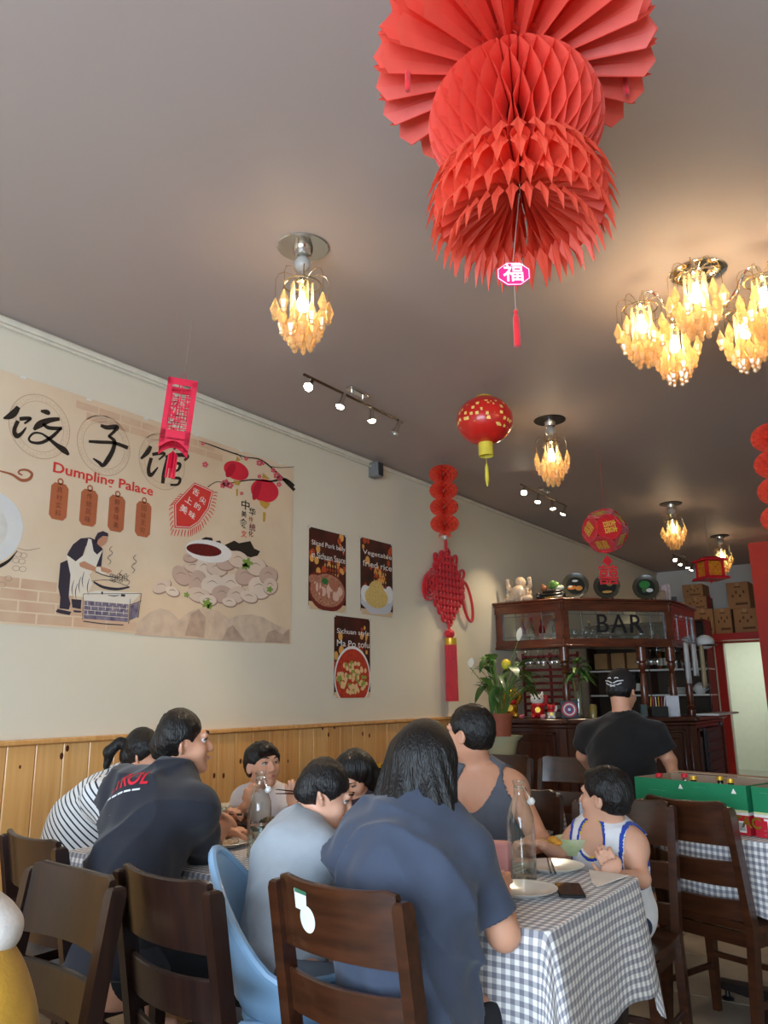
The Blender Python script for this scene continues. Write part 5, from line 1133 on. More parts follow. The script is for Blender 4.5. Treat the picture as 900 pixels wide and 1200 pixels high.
# cloths and bags hanging at the right end of the canopy
for k, (u, c, w_, h, s) in enumerate(((0.30, (206, 206, 204), 0.13, 0.42, 'grey-white apron hanging beside the turned post'), (0.62, (216, 214, 210), 0.16, 0.34, 'white tote cloth hanging under the canopy end'), (0.98, (196, 176, 140), 0.13, 0.46, 'beige bag hanging at the outer end of the bar'))):
    x, y = cpos(2, u, 0.03); g = G(); P = []
    for i in range(13):
        uu = i/12-0.5; P.append([(x+0.015*math.sin(i*1.7)+0.01, y+uu*w_*(0.7+0.3*j/6), CB+0.06-h*j/6) for j in range(7)])
    g.grid(P); o = tag(obj('hanging_cloth', g, M('cloth_%d' % k, c, rough=0.85, var=0.1)), s, 'cloth'); o.modifiers.new('t', 'SOLIDIFY').thickness = 0.012
t = thing('cap_hat', 'crumpled white cap hung on the end of the bar canopy', 'cap', (-2.2, 9.42, 1.86))
obj('crown', G().ball((-2.2, 9.42, 1.90), (0.10, 0.13, 0.08), 14, 9), M('cap_white', (226, 226, 222), rough=0.8), t); obj('brim', G().ball((-2.15, 9.36, 1.86), (0.10, 0.10, 0.012), 14, 6), M('cap_brown', (96, 66, 46), rough=0.7), t)
# ================================================================== cartons on the red ledge
m_card = M('brown_cardboard', (176, 132, 90), rough=0.85, var=0.06, scale=6); m_cardi = M('carton_print', (110, 76, 50), rough=0.85)
LZ = 2.22
def carton(x0, x1, z0, z1, label, dep=0.42, yo=0.0, tilt=0.0):
    yc = NY-0.26+yo
    t = thing('carton', label, 'box', ((x0+x1)/2, yc, z0), 'cartons on the red ledge', rz=tilt); w_ = x1-x0; h = z1-z0
    obj('box_body', G().box((0, 0, h/2), (w_, dep, h), ch=0.004), m_card, t, local=True)
    obj('tape', G().box((0, -dep/2-0.0005, h-0.03), (0.05, 0.002, 0.06)).box((0, 0, h+0.0005), (0.05, dep, 0.002)), M('parcel_tape', (190, 150, 104), rough=0.4), t, smooth=False, local=True)
    g = G(); g.box((w_*0.12, -dep/2-0.0006, h*0.18), (w_*0.55, 0.001, h*0.09)); 
    for k in range(4): g.box((-w_*0.25+k*w_*0.17, -dep/2-0.0006, h*(0.62 if k % 2 else 0.48)), (w_*0.09, 0.001, h*0.11))
    g.box((0, -dep/2-0.0006, h*0.82), (w_*0.3, 0.001, h*0.05)); obj('carton_marks', g, m_cardi, t, smooth=False, local=True)['kind'] = 'stuff'
    return t
def cx(px, py=715): return ony(px, py, NY-0.47)[0]
def cz(px, py): return ony(px, py, NY-0.47)[2]
carton(cx(811), cx(835), LZ, cz(820, 714), 'carton under two flat ones at the left end of the red ledge')
carton(cx(836), cx(856), LZ, cz(845, 713), 'narrow carton standing between the two stacks on the red ledge')
carton(cx(859), cx(886), LZ, cz(872, 713), 'carton at the bottom of the right stack on the red ledge')
carton(cx(888), cx(912), LZ, cz(890, 717), 'carton at the far end of the red ledge, beside the pier')
zt = cz(820, 714); z2 = cz(820, 699); z3 = cz(820, 684)
carton(cx(803), cx(829), zt+0.002, z2, 'flat carton in the middle of the left stack on the ledge'); carton(cx(802), cx(826), z2+0.002, z3, 'flat carton topping the left stack on the ledge')
carton(cx(854), cx(880), cz(872, 713)+0.002, cz(866, 682), 'printed carton topping the right stack on the red ledge')
obj('red_paper_tag', G().box(((cx(829)-cx(803))/2+0.004, -0.05, 0.12), (0.006, 0.16, 0.2), ch=0.002), M('red_card', (0, 0, 0)), [o for o in bpy.data.objects if o.get('label', '').startswith('flat carton in the middle')][0], local=True)
# ================================================================== wash room things
t = thing('wash_basin', 'white wall basin with taps in the wash room', 'basin', (-2.42, NY+1.9, 0.55))
obj('bowl', G().box((-2.42, NY+1.98, 0.80), (0.46, 0.36, 0.16), ch=0.04), m_china, t); obj('splashback', G().box((-2.42, NY+2.2, 0.9), (0.46, 0.06, 0.12), ch=0.01), m_china, t)
for s in (-1, 1): obj('tap', G().tube([(-2.42+s*0.12, NY+2.12, 0.88), (-2.42+s*0.12, NY+2.12, 0.97), (-2.42+s*0.12, NY+2.02, 0.98)], 0.014, 8), m_chrome, t)
obj('pedestal', G().lathe([(0.09, 0.0), (0.07, 0.3), (0.1, 0.72)], (-2.42, NY+2.0, 0), 18), m_china, t)
t = thing('toilet', 'cream toilet with closed lid below the basin', 'toilet', (-2.32, NY+0.95, 0))
obj('bowl', G().loft([[(-2.32+a*math.cos(q), NY+0.95+b*math.sin(q), z) for q in np.linspace(0, 2*PI, 20, endpoint=False)] for a, b, z in ((0.12, 0.16, 0), (0.13, 0.18, 0.2), (0.2, 0.26, 0.38), (0.2, 0.26, 0.4))]), m_china, t)
obj('lid', G().loft([[(-2.32+a*math.cos(q), NY+0.95+b*math.sin(q), z) for q in np.linspace(0, 2*PI, 20, endpoint=False)] for a, b, z in ((0.21, 0.27, 0.4), (0.21, 0.27, 0.425), (0.17, 0.23, 0.44))]), M('cream_plastic', (226, 224, 196), rough=0.3), t)
obj('cistern', G().box((-2.32, NY+1.32, 0.62), (0.38, 0.18, 0.38), ch=0.03), m_china, t)
t = thing('wall_mirror', 'wall mirror with a green ornament in the wash room', 'mirror', (-2.45, NY+2.24, 1.3))
obj('mirror_glass', G().box((-2.40, NY+2.235, 1.55), (0.30, 0.01, 0.55)), M('mirror_silver', (220, 226, 222), rough=0.05, metal=1.0, var=0), t, smooth=False); obj('ledge', G().box((-2.42, NY+2.2, 1.24), (0.34, 0.1, 0.02)), m_white, t, smooth=False)
tag(obj('soap_dispenser', G().box((-2.52, NY+2.2, 1.60), (0.11, 0.08, 0.16), ch=0.01), M('dispenser_green', (60, 96, 76), rough=0.4)), 'green soap dispenser on the wash room wall', 'dispenser')
tag(obj('towel_holder', G().box((-2.18, NY+2.2, 1.45), (0.2, 0.1, 0.26), ch=0.02), m_white), 'white paper towel holder in the wash room', 'dispenser')

# ================================================================== peace lily
lp = ony(587, 862, 6.72)
t = thing('plant_stand', 'dark wooden stand under the celadon bowl of the lily', 'stand', (lp[0], lp[1], 0))
bz_ = ony(590, 884, 6.72)[2]
obj('stand_top', G().lathe([(0, bz_-0.03), (0.17, bz_-0.03), (0.17, bz_-0.002), (0, bz_-0.002)], seg=24), m_bar2, t, local=True)
for k in range(3): a = k*2.094; obj('leg', G().tube([(0.13*math.cos(a), 0.13*math.sin(a), bz_-0.03), (0.16*math.cos(a), 0.16*math.sin(a), 0.0)], [0.02, 0.014], 8), m_bar2, t, local=True)
h1 = lp[2]-bz_
tag(obj('celadon_bowl', G().lathe([(0, 0), (0.125, 0), (0.13, 0.01), (0.155, h1*0.7), (0.195, h1-0.01), (0.20, h1), (0.185, h1-0.004), (0.14, h1*0.6), (0.0, h1*0.5)], (lp[0], lp[1], bz_), 32), M('celadon_glaze', (186, 196, 170), rough=0.25, coat=0.5, rgb2=(206, 196, 150), scale=10)), 'flared pale green glazed bowl holding the lily pot', 'bowl')
pz_ = bz_+h1*0.55
t = thing('peace_lily', 'peace lily with broad green leaves and white spathes in a terracotta pot', 'plant', (lp[0], lp[1], pz_))
ph = ony(587, 836, 6.72)[2]-pz_
obj('pot', G().lathe([(0, 0), (0.085, 0), (0.11, ph-0.03), (0.118, ph-0.03), (0.12, ph), (0.108, ph), (0.10, ph-0.03), (0, ph-0.03)], seg=28), M('terracotta', (168, 92, 66), rough=0.6), t, local=True)
obj('soil', G().lathe([(0, ph-0.025), (0.102, ph-0.025)], seg=20, cap=False), M('soil', (50, 36, 26), rough=0.95), t, local=True)
rnd = random.Random(21)
for k in range(56):
    a = rnd.uniform(0, 2*PI); out = rnd.uniform(0.06, 0.27)*(0.45 if math.cos(a) < -0.2 else 1.0); h = rnd.uniform(0.16, 0.50)
    p0 = (0.04*math.cos(a), 0.04*math.sin(a), ph-0.03); p1 = (out*0.5*math.cos(a), out*0.5*math.sin(a), ph+h*0.6); p2 = (out*math.cos(a), out*math.sin(a), ph+h)
    obj('stalk', G().tube([p0, p1, p2], 0.0045, 5), m_stem, t, local=True); g = G(); leaf(g, p2, (math.cos(a), math.sin(a), rnd.uniform(-0.1, 0.9)+(1.2 if math.cos(a) < -0.2 else 0)), (0, 0, 1), rnd.uniform(0.17, 0.27), rnd.uniform(0.036, 0.056), rnd.uniform(0.3, 1.0), 8); obj('leaf', g, m_leaf if k % 4 else m_leaf2, t, local=True)
m_spathe = M('white_spathe', (236, 232, 214), rough=0.5)
ax3 = Vector((math.cos(YAW), math.sin(YAW), 0))
for (sx, h, ln) in ((0.20, 0.66, 0.13), (-0.26, 0.42, 0.09)):
    q = ax3*sx; obj('flower_stalk', G().tube([(0, 0, ph), tuple(q*0.5+Vector((0, 0, ph+h*0.6))), tuple(q+Vector((0, 0, ph+h)))], 0.004, 5), m_stem, t, local=True)
    g = G(); leaf(g, tuple(q+Vector((0, 0, ph+h))), (0.25*ax3.x, 0.25*ax3.y, 1), (-ax3.y, ax3.x, 0.2), ln, 0.03, 0.0, 8); obj('spathe', g, m_spathe, t, local=True)
q = ax3*0.10; tag(obj('yellow_balloon_pick', G().ball((lp[0]+q.x, lp[1]+q.y-0.05, pz_+ph+0.44), (0.045, 0.045, 0.05), 14, 10).tube([(lp[0]+q.x, lp[1]+q.y-0.05, pz_+ph+0.40), (lp[0], lp[1], pz_+ph-0.03)], 0.003, 5), M('yellow_plastic', (226, 206, 60), rough=0.35)), 'yellow and green ball pick stuck in the lily pot', 'ornament')

# red-brown wine rack behind the hanging glasses
t = thing('wine_rack', 'red-brown slatted wine rack behind the hanging glasses', 'rack', (-3.45, 7.95, KT))
m_rack = M('rack_red_brown', (120, 34, 34), rough=0.5)
for k in range(9): obj('slat', G().box((-3.45, 7.95, KT+0.06+k*0.07), (0.62, 0.02, 0.028), ch=0.003), m_rack, t)
for x in (-3.76, -3.45, -3.14): obj('upright', G().box((x, 7.97, KT+0.33), (0.024, 0.024, 0.66), ch=0.003), m_rack, t)

# ================================================================== chairs
m_chair = Mwood('dark_stained_chair_wood', (42, 21, 14), (26, 12, 8), rough=0.36, coat=0.25, stretch=(20, 20, 1.5), scale=2.0, bump=0.03)
m_chair2 = Mwood('reddish_chair_wood', (72, 38, 20), (48, 24, 12), rough=0.30, coat=0.5, stretch=(2, 20, 20), scale=2.0, bump=0.03)
def make_chair(name, label, mat):
    """local: back at y=0 (rear face), sitter faces +y; floor z=0; back top z=0.93"""
    t = thing(name, label, 'chair')
    W = 0.43; hw = W/2
    def back_y(z): return 0.0 if z < 0 else (-0.0 + (0.075 - (z-0.45)*0.17 if z > 0.45 else 0.075 - (0.45-z)*0.10))
    for s in (-1, 1):
        rings = []
        for z in (0.0, 0.2, 0.45, 0.6, 0.75, 0.885, 0.9, 0.905):
            y = back_y(z); a = 0.016 if z < 0.9 else (0.013 if z < 0.904 else 0.008); b = 0.022 if z < 0.9 else (0.019 if z < 0.904 else 0.012)
            if z < 0.2: a *= 0.85; b *= 0.85
            x = s*(hw-0.016)
            rings.append([(x-a, y-b, z), (x+a, y-b, z), (x+a, y+b, z), (x-a, y+b, z)])
        g = G().loft(rings); obj('rear_leg', g, mat, t, ang=30, local=True)
        g = G().loft([[(s*(hw-0.02)+i*w_, 0.375+j*w_, z) for i, j in ((-1, -1), (1, -1), (1, 1), (-1, 1))] for z, w_ in ((0, 0.014), (0.3, 0.019), (0.43, 0.020))])
        obj('front_leg', g, mat, t, ang=30, local=True)
    for k, (z0, z1, ext) in enumerate(((0.755, 0.93, 1), (0.60, 0.70, 0), (0.475, 0.555, 0))):
        n = 14; P = []
        xw = hw-0.030
        bow = 0.030
        def pt(u, z, off):
            x = -xw+2*xw*u; yb = back_y(z)-bow*(1-(2*u-1)**2)+off+0.004
            return (x, yb, z)
        rings = []
        for i in range(n+1):
            u = i/n; zt = z1-(0.012*(1-abs(2*u-1)**3) if k == 0 else 0.006*(1-(2*u-1)**2))
            if k == 0 and (i == 0 or i == n): zt -= 0.012
            rings.append([pt(u, z0, -0.009), pt(u, z0, 0.009), pt(u, zt-0.004, 0.009), pt(u, zt, 0.005), pt(u, zt, -0.005), pt(u, zt-0.004, -0.009)])
        obj('top_rail' if k == 0 else 'back_slat', G().loft(rings), mat, t, ang=35, local=True)
    # seat: shaped board
    rings = []
    for j in range(9):
        v = j/8; y = 0.075+0.335*v; hwid = hw-0.004+0.012*math.sin(PI*min(1, v*1.1)); 
        row_t = []; 
        for i in range(9):
            u = i/8*2-1; dip = 0.010*(1-u*u)*math.sin(PI*v)
            row_t.append((u*hwid, y, 0.465-dip-(0.006 if abs(u) == 1 else 0)))
        row_b = [(u_*hwid, y, 0.435) for u_ in (1, -1)]
        rings.append(row_t+row_b)
    obj('seat', G().loft(rings), mat, t, ang=40, local=True)
    g = G(); g.box((0, 0.375, 0.405), (W-0.06, 0.02, 0.05)); g.box((0, 0.08, 0.405), (W-0.05, 0.02, 0.05))
    for s in (-1, 1): g.box((s*(hw-0.02), 0.23, 0.405), (0.02, 0.28, 0.05))
    obj('seat_apron', g, mat, t, smooth=False, local=True)
    for s in (-1, 1): obj('stretcher', G().box((s*(hw-0.018), 0.22, 0.18), (0.016, 0.31, 0.024), ch=0.003), mat, t, local=True)
    obj('stretcher', G().box((0, 0.37, 0.23), (W-0.05, 0.016, 0.024), ch=0.003), mat, t, local=True)
    return t
chA = make_chair('dining_chair', 'dark wooden ladder-back chair with a white sticker on its top rail', m_chair2)
chA.location = (-1.26, 1.585, 0); chA.rotation_euler = (0, 0, math.radians(-4))
chB = make_chair('dining_chair', 'dark wooden ladder-back chair standing behind the pale blue high chair', m_chair)
def put(src, x, y, deg, label, group=None): return dup(src, (x, y, 0), math.radians(deg), label, group)
chB.location = (-1.70, 1.44, 0); chB.rotation_euler = (0, 0, math.radians(-6))
put(chB, -1.93, 1.33, 176, 'dark ladder-back chair turned away from the gingham table, beside the yellow bag')
put(chB, -2.53, 1.585, -8, 'dark ladder-back chair of the man in the dark printed t-shirt')
stl = thing('wooden_stool', 'dark wooden stool under the striped top at the wall end', 'stool', (-3.44, 2.27, 0))
obj('seat', G().box((0, 0, 0.45), (0.34, 0.34, 0.03), ch=0.008), m_chair, stl, local=True)
for i_ in (-1, 1):
    for j_ in (-1, 1): obj('leg', G().tube([(i_*0.13, j_*0.13, 0.435), (i_*0.16, j_*0.16, 0.0)], 0.017, 8), m_chair, stl, local=True)
put(chB, -3.06, 1.58, -4, 'empty dark ladder-back chair between the man in dark and the wall')
put(chA, -1.19, 3.41, 180, 'brown ladder-back chair of the boy in the blue and white jersey')
put(chA, -1.72, 3.52, 180, 'brown ladder-back chair under the man in the grey tank top')
put(chB, -2.28, 3.50, 180, 'dark ladder-back chair of the girl with long black hair')
put(chB, -2.80, 3.44, 176, 'dark ladder-back chair of the boy in the white shirt')
put(chA, -0.975, 3.545, -20, 'brown ladder-back chair tucked under the table with the beer carton')
put(chA, -2.26, 5.42, 178, 'brown ladder-back chair at the free end of the table before the bar counter')
put(chA, -2.74, 5.42, 180, 'brown ladder-back chair nearer the lily pot at the table before the bar')
# the white sticker
fr = chA.matrix_basis
def sticker():
    g = G()
    def P(x, z): return (x, 0.004-0.030*(1-(x/0.185)**2)+0.075-(z-0.45)*0.17-0.0102, z)
    c = [(-0.075+0.031*math.cos(a)*0.9, 0.832+0.031*math.sin(a)) for a in np.linspace(0, 2*PI, 24, endpoint=False)]
    g.add([P(*p) for p in c], [tuple(range(24))])
    return g
g = sticker(); st = obj('sticker', g, M('sticker_white', (222, 228, 220), rough=0.5), chA, smooth=False, local=True)
def P_(x, z): return (x, 0.004-0.030*(1-(x/0.185)**2)+0.075-(z-0.45)*0.17-0.0104, z)
g = G().add([P_(-0.118, 0.852), P_(-0.075, 0.848), P_(-0.07, 0.893), P_(-0.118, 0.897)], [(0, 1, 2, 3)]); obj('sticker_tab', g, M('sticker_white', (0, 0, 0)), chA, smooth=False, local=True)
g = G().add([P_(-0.116, 0.889), P_(-0.071, 0.886), P_(-0.07, 0.895), P_(-0.117, 0.899)], [(0, 1, 2, 3)]); obj('sticker_print', g, M('sticker_green', (60, 110, 80)), chA, smooth=False, local=True)

# ================================================================== tables with gingham cloths
def gingham():
    m = bpy.data.materials.new('gingham_cloth'); m.use_nodes = True; nt = m.node_tree; N = nt.nodes; b = N['Principled BSDF']
    b.inputs['Roughness'].default_value = 0.75; b.inputs['Sheen Weight'].default_value = 0.15
    uv = N.new('ShaderNodeUVMap'); sp = N.new('ShaderNodeSeparateXYZ'); nt.links.new(uv.outputs[0], sp.inputs[0])
    outs = []
    for i in range(2):
        a = N.new('ShaderNodeMath'); a.operation = 'FRACT'; k = N.new('ShaderNodeMath'); k.operation = 'MULTIPLY'; k.inputs[1].default_value = 1/0.026
        nt.links.new(sp.outputs[i], k.inputs[0]); nt.links.new(k.outputs[0], a.inputs[0])
        c = N.new('ShaderNodeMath'); c.operation = 'GREATER_THAN'; c.inputs[1].default_value = 0.5; nt.links.new(a.outputs[0], c.inputs[0]); outs.append(c)
    s = N.new('ShaderNodeMath'); s.operation = 'ADD'; nt.links.new(outs[0].outputs[0], s.inputs[0]); nt.links.new(outs[1].outputs[0], s.inputs[1])
    h = N.new('ShaderNodeMath'); h.operation = 'MULTIPLY'; h.inputs[1].default_value = 0.5; nt.links.new(s.outputs[0], h.inputs[0])
    rp = N.new('ShaderNodeValToRGB'); rp.color_ramp.interpolation = 'CONSTANT'
    e = rp.color_ramp.elements; e[0].color = L3((238, 234, 228)); e[0].position = 0; e[1].position = 0.4; e[1].color = L3((178, 174, 176)); x = e.new(0.9); x.color = L3((122, 122, 132))
    nt.links.new(h.outputs[0], rp.inputs[0]); nt.links.new(rp.outputs[0], b.inputs['Base Color'])
    MATS['gingham'] = m; return m
m_ging = gingham()
m_dark = M('dark_table_frame', (34, 28, 26), rough=0.45)
def cloth(name, x0, x1, y0, y1, z, drop, label, seed=0, rz=0.0, loc=None, amp=0.045, nf=5.0, hidden=()):
    """gingham cloth lying on a table top and hanging over its edges in folds (unfolded cloth coordinates are the uv map)"""
    rnd = random.Random(seed); hx, hy = (x1-x0)/2, (y1-y0)/2; cx, cy = (x0+x1)/2, (y0+y1)/2
    R = 0.02; per = []     # perimeter points with outward normal
    n_side = 40
    def side(ax, ay, bx, by, nx_, ny_):
        for i in range(n_side): t = i/n_side; per.append((ax+(bx-ax)*t, ay+(by-ay)*t, nx_, ny_, 0))
    corners = [(hx, -hy, -PI/2), (hx, hy, 0), (-hx, hy, PI/2), (-hx, -hy, PI)]
    pts = []
    for k in range(4):
        (ax, ay, a0) = corners[k]; (bx, by, _) = corners[(k+1) % 4]
        sx, sy = -1 if ax > 0 else 1, -1 if ay > 0 else 1
        ccx, ccy = ax+sx*R, ay+sy*R
        for i in range(13):
            a = a0+PI/2*i/12; pts.append((ccx+R*math.cos(a), ccy+R*math.sin(a), math.cos(a), math.sin(a), math.sin(2*(a-a0))))
        a = a0+PI/2; nx_, ny_ = math.cos(a), math.sin(a)
        p0 = (ccx+R*nx_, ccy+R*ny_); sx2, sy2 = -1 if bx > 0 else 1, -1 if by > 0 else 1
        p1 = (bx+sx2*R+R*nx_, by+sy2*R+R*ny_)
        for i in range(1, n_side): t = i/n_side; pts.append((p0[0]+(p1[0]-p0[0])*t, p0[1]+(p1[1]-p0[1])*t, nx_, ny_, 0))
    n = len(pts); rows = 14; V = []; UV = []
    L = 0; acc = []
    for i in range(n):
        acc.append(L); q = pts[(i+1) % n]; L += math.hypot(q[0]-pts[i][0], q[1]-pts[i][1])+0.05*(q[4] > 0)
    ph = [rnd.uniform(0, 6.28) for _ in range(4)]
    for j in range(rows+1):
        d = j/rows
        for i in range(n):
            x, y, nx_, ny_, c = pts[i]; s_ = acc[i]/L*2*PI
            dr = drop*(1+0.38*c**1.5)*d
            w_ = 0.5+0.5*math.sin(nf*2*s_+ph[0]+0.7*math.sin(2*s_+ph[1])); w2 = 0.5+0.5*math.sin(nf*3.7*s_+ph[2])
            out = (amp*(0.75*w_+0.35*w2)*d**0.8 + 0.03*c*d + 0.004)
            if any(nx_*hx_+ny_*hy_ > 0.5 for hx_, hy_ in hidden): out = 0.002+0.004*d
            bev = 0.010*(1-math.exp(-dr/0.01))
            V.append((cx+x+nx_*(out+bev*0.3), cy+y+ny_*(out+bev*0.3), z-dr+0.010*math.exp(-dr/0.01)-0.010+0.006*math.sin(nf*5*s_+ph[3])*d*d))
            UV.append((x+nx_*dr, y+ny_*dr))
    g = G(); F = []
    for j in range(rows):
        for i in range(n): i2 = (i+1) % n; F.append((j*n+i, (j+1)*n+i, (j+1)*n+i2, j*n+i2))
    # top: inner ring grid fan as concentric rings
    base = len(V); K = 6
    for k in range(1, K+1):
        s_ = 1-k/K*0.98
        for i in range(n): V.append((cx+pts[i][0]*s_, cy+pts[i][1]*s_, z+0.0)); UV.append((pts[i][0]*s_, pts[i][1]*s_))
    prev = 0
    for k in range(K):
        nb = base+k*n
        for i in range(n): i2 = (i+1) % n; F.append((prev+i, prev+i2, nb+i2, nb+i))
        prev = nb
    F.append(tuple(prev+i for i in range(n)))
    if rz:
        c_, s_ = math.cos(rz), math.sin(rz); V = [(cx+(p[0]-cx)*c_-(p[1]-cy)*s_, cy+(p[0]-cx)*s_+(p[1]-cy)*c_, p[2]) for p in V]
    g.v = V; g.f = F; me = g.mesh(name, m_ging, True, 60)
    ul = me.uv_layers.new(name='UVMap')
    li = np.zeros(len(me.loops), dtype=np.int32); me.loops.foreach_get('vertex_index', li)
    ul.data.foreach_set('uv', np.array(UV, dtype=np.float32)[li].ravel())
    o = obj(name, me, None); so = o.modifiers.new('thick', 'SOLIDIFY'); so.thickness = 0.0015; so.offset = -1
    return tag(o, label, 'tablecloth')
def table(x0, x1, y0, y1, z, label, rz=0.0, pedestal=False):
    cx, cy = (x0+x1)/2, (y0+y1)/2
    t = thing('dining_table', label, 'table', (cx, cy, 0), rz=rz); hx, hy = (x1-x0)/2-0.012, (y1-y0)/2-0.012
    obj('tabletop', G().box((0, 0, z-0.024), (2*hx, 2*hy, 0.036), ch=0.005), m_chair, t, local=True)
    if not pedestal:
        for i in (-1, 1):
            for j in (-1, 1): obj('leg', G().loft([[(i*(hx-0.06)+a*w_, j*(hy-0.06)+b*w_, zz) for a, b in ((-1, -1), (1, -1), (1, 1), (-1, 1))] for zz, w_ in ((0, 0.018), (z-0.042, 0.027))]), m_chair, t, ang=30, local=True)
        g = G(); 
        for j in (-1, 1): g.box((0, j*(hy-0.06), z-0.085), (2*hx-0.16, 0.02, 0.08))
        for i in (-1, 1): g.box((i*(hx-0.06), 0, z-0.085), (0.02, 2*hy-0.16, 0.08))
        obj('apron', g, m_chair, t, smooth=False, local=True)
    else:
        obj('column', G().lathe([(0.035, 0.09), (0.035, z-0.05), (0.10, z-0.045), (0.10, z-0.042)], seg=20), m_dark, t, local=True)
        for k in range(4):
            a = k*PI/2+PI/4*0; Lf = 0.36 if k % 2 == 0 else 0.28
            o = obj('foot', G().loft([[(0.0+math.cos(a)*r_-math.sin(a)*w_*s_, math.sin(a)*r_+math.cos(a)*w_*s_, zz) for s_, zz in ((-1, 0.045), (1, 0.045), (1, zt), (-1, zt))] for r_, w_, zt in ((0.02, 0.035, 0.10), (Lf, 0.028, 0.075))]), m_dark, t, ang=30, local=True)
            obj('glide', G().lathe([(0.026, 0.0), (0.028, 0.008), (0.012, 0.016), (0.008, 0.05)], (math.cos(a)*(Lf-0.04), math.sin(a)*(Lf-0.04), 0), 16), M('glide_black', (24, 24, 26), rough=0.3), o, local=True)
    return t
TZ = 0.76
table(-2.04, -0.93, 2.03, 2.76, TZ-0.004, 'wooden table under a gingham cloth, at the free end of the joined row')
cloth('tablecloth', -2.04, -0.93, 2.03, 2.76, TZ, 0.30, 'blue-grey and white gingham cloth with a phone and glass bottle on it', 3, hidden=((-1, 0),))
table(-2.99, -2.06, 2.03, 2.76, TZ-0.004, 'wooden table under a gingham cloth, pushed towards the pine wainscot')
cloth('tablecloth', -2.99, -2.06, 2.03, 2.76, TZ, 0.28, 'gingham cloth on the table nearer the wall, laid with dishes', 5, hidden=((1, 0),))
table(-3.35, -2.05, 4.08, 4.78, TZ-0.004, 'wooden table under a gingham cloth, holding two small sauce bottles')
cloth('tablecloth', -3.35, -2.05, 4.08, 4.78, TZ, 0.20, 'gingham cloth on the table in front of the bar', 8, amp=0.02)
rzB = math.radians(-20)
table(-1.32, -0.12, 3.66, 4.36, TZ-0.004, 'pedestal table with a dark metal foot, carrying a green and red carton', rz=rzB, pedestal=True)
cloth('tablecloth', -1.32, -0.12, 3.66, 4.36, TZ, 0.27, 'gingham cloth hanging under the green and red carton', 11, rz=rzB, amp=0.02)

# ================================================================== things on the tables
def lathe_thing(name, label, cat, prof, p, mat, seg=28, group=None): return tag(obj(name, G().lathe(prof, tuple(p), seg), mat), label, cat, group)
m_water = Mglass('water', (236, 242, 240), clear=0.92, rough=0.02)
def swing_bottle(p, label, level):
    t = thing('water_bottle', label, 'bottle', p); s = 1.0
    pr = [(0.0, 0.003), (0.040, 0.003), (0.046, 0.012), (0.046, 0.17), (0.043, 0.20), (0.030, 0.235), (0.018, 0.262), (0.0165, 0.295), (0.020, 0.300), (0.020, 0.308), (0.0165, 0.310)]
    obj('glass_body', G().lathe(pr, seg=28, cap=False), Mglass('bottle_glass', (246, 250, 248), clear=0.93), t, local=True)
    obj('water_fill', G().lathe([(0, 0.008), (0.041, 0.010), (0.042, level), (0, level)], seg=24), m_water, t, local=True)
    obj('base_ring', G().lathe([(0.036, 0.0), (0.045, 0.002), (0.0462, 0.010), (0.040, 0.006)], seg=28, cap=False), m_clear, t, local=True)
    st = obj('swing_stopper', G().lathe([(0, 0.0), (0.010, 0.002), (0.013, 0.014), (0.008, 0.022), (0, 0.024)], seg=16, mat=Matrix.Translation((0.034, 0.0, 0.238)) @ Matrix.Rotation(0.9, 4, 'Y')), m_china, t, local=True)
    obj('wire_bail', G().tube([(-0.018, 0, 0.288), (0.0, -0.019, 0.288), (0.020, -0.006, 0.286), (0.032, -0.008, 0.27), (0.042, 0, 0.245), (0.032, 0.008, 0.27), (0.020, 0.006, 0.286), (0.0, 0.019, 0.288), (-0.018, 0, 0.288)], 0.0016, 5), m_chrome, st, local=True)
    return t
swing_bottle(tuple(onz(613, 1031, TZ)), 'clear swing-top glass water bottle beside the pink box', 0.06)
swing_bottle(tuple(onz(303, 1004, TZ)), 'clear swing-top glass water bottle half full, beside the high chair', 0.115)
plate_pr = [(0, 0.002), (0.06, 0.002), (0.065, 0.0), (0.07, 0.004), (0.105, 0.016), (0.108, 0.019), (0.102, 0.019), (0.068, 0.008), (0, 0.006)]
def kz(px, py): p = onz(px, py, TZ); return (p[0], p[1], TZ+0.001)
pA = kz(612, 1048); lathe_thing('plate', 'white round plate close to the navy t-shirt elbow', 'plate', plate_pr, pA, m_china)
pB = kz(648, 1020); lathe_thing('plate', 'white round plate with black chopsticks across it', 'plate', plate_pr, pB, m_china)
pc = kz(663, 1005); pc = (pc[0]+0.0, pc[1]+0.06, TZ+0.001)
t = thing('rice_bowl', 'small white bowl with green rim glaze in front of the jersey boy', 'bowl', pc)
obj('bowl', G().lathe([(0, 0.0), (0.028, 0.0), (0.03, 0.008), (0.052, 0.03), (0.064, 0.062), (0.062, 0.062), (0.048, 0.03), (0, 0.014)], seg=28), M('pale_green_china', (214, 222, 190), rough=0.2, coat=0.4, rgb2=(190, 208, 150), scale=25), t, local=True)
obj('soup', G().lathe([(0, 0.046), (0.055, 0.046)], seg=24, cap=False), M('soup', (196, 170, 110), rough=0.15), t, local=True)
d = Vector((0.10, -0.20, 0)).normalized()
for k in range(2):
    o = Vector(pB)+Vector((-0.05+0.012*k, 0.07, 0.022)); e = o+Vector((0.10+0.004*k, -0.20, -0.002))
    tag(obj('chopstick', G().tube([tuple(o), tuple(e)], [0.0025, 0.0038], 6), M('black_chopstick', (24, 20, 20), rough=0.35)), 'black chopstick lying across the white plate', 'chopstick', 'chopsticks on the plate')
pp = kz(668, 1046); t = thing('smartphone', 'black smartphone lying face up on the gingham cloth', 'phone', pp, rz=math.radians(28))
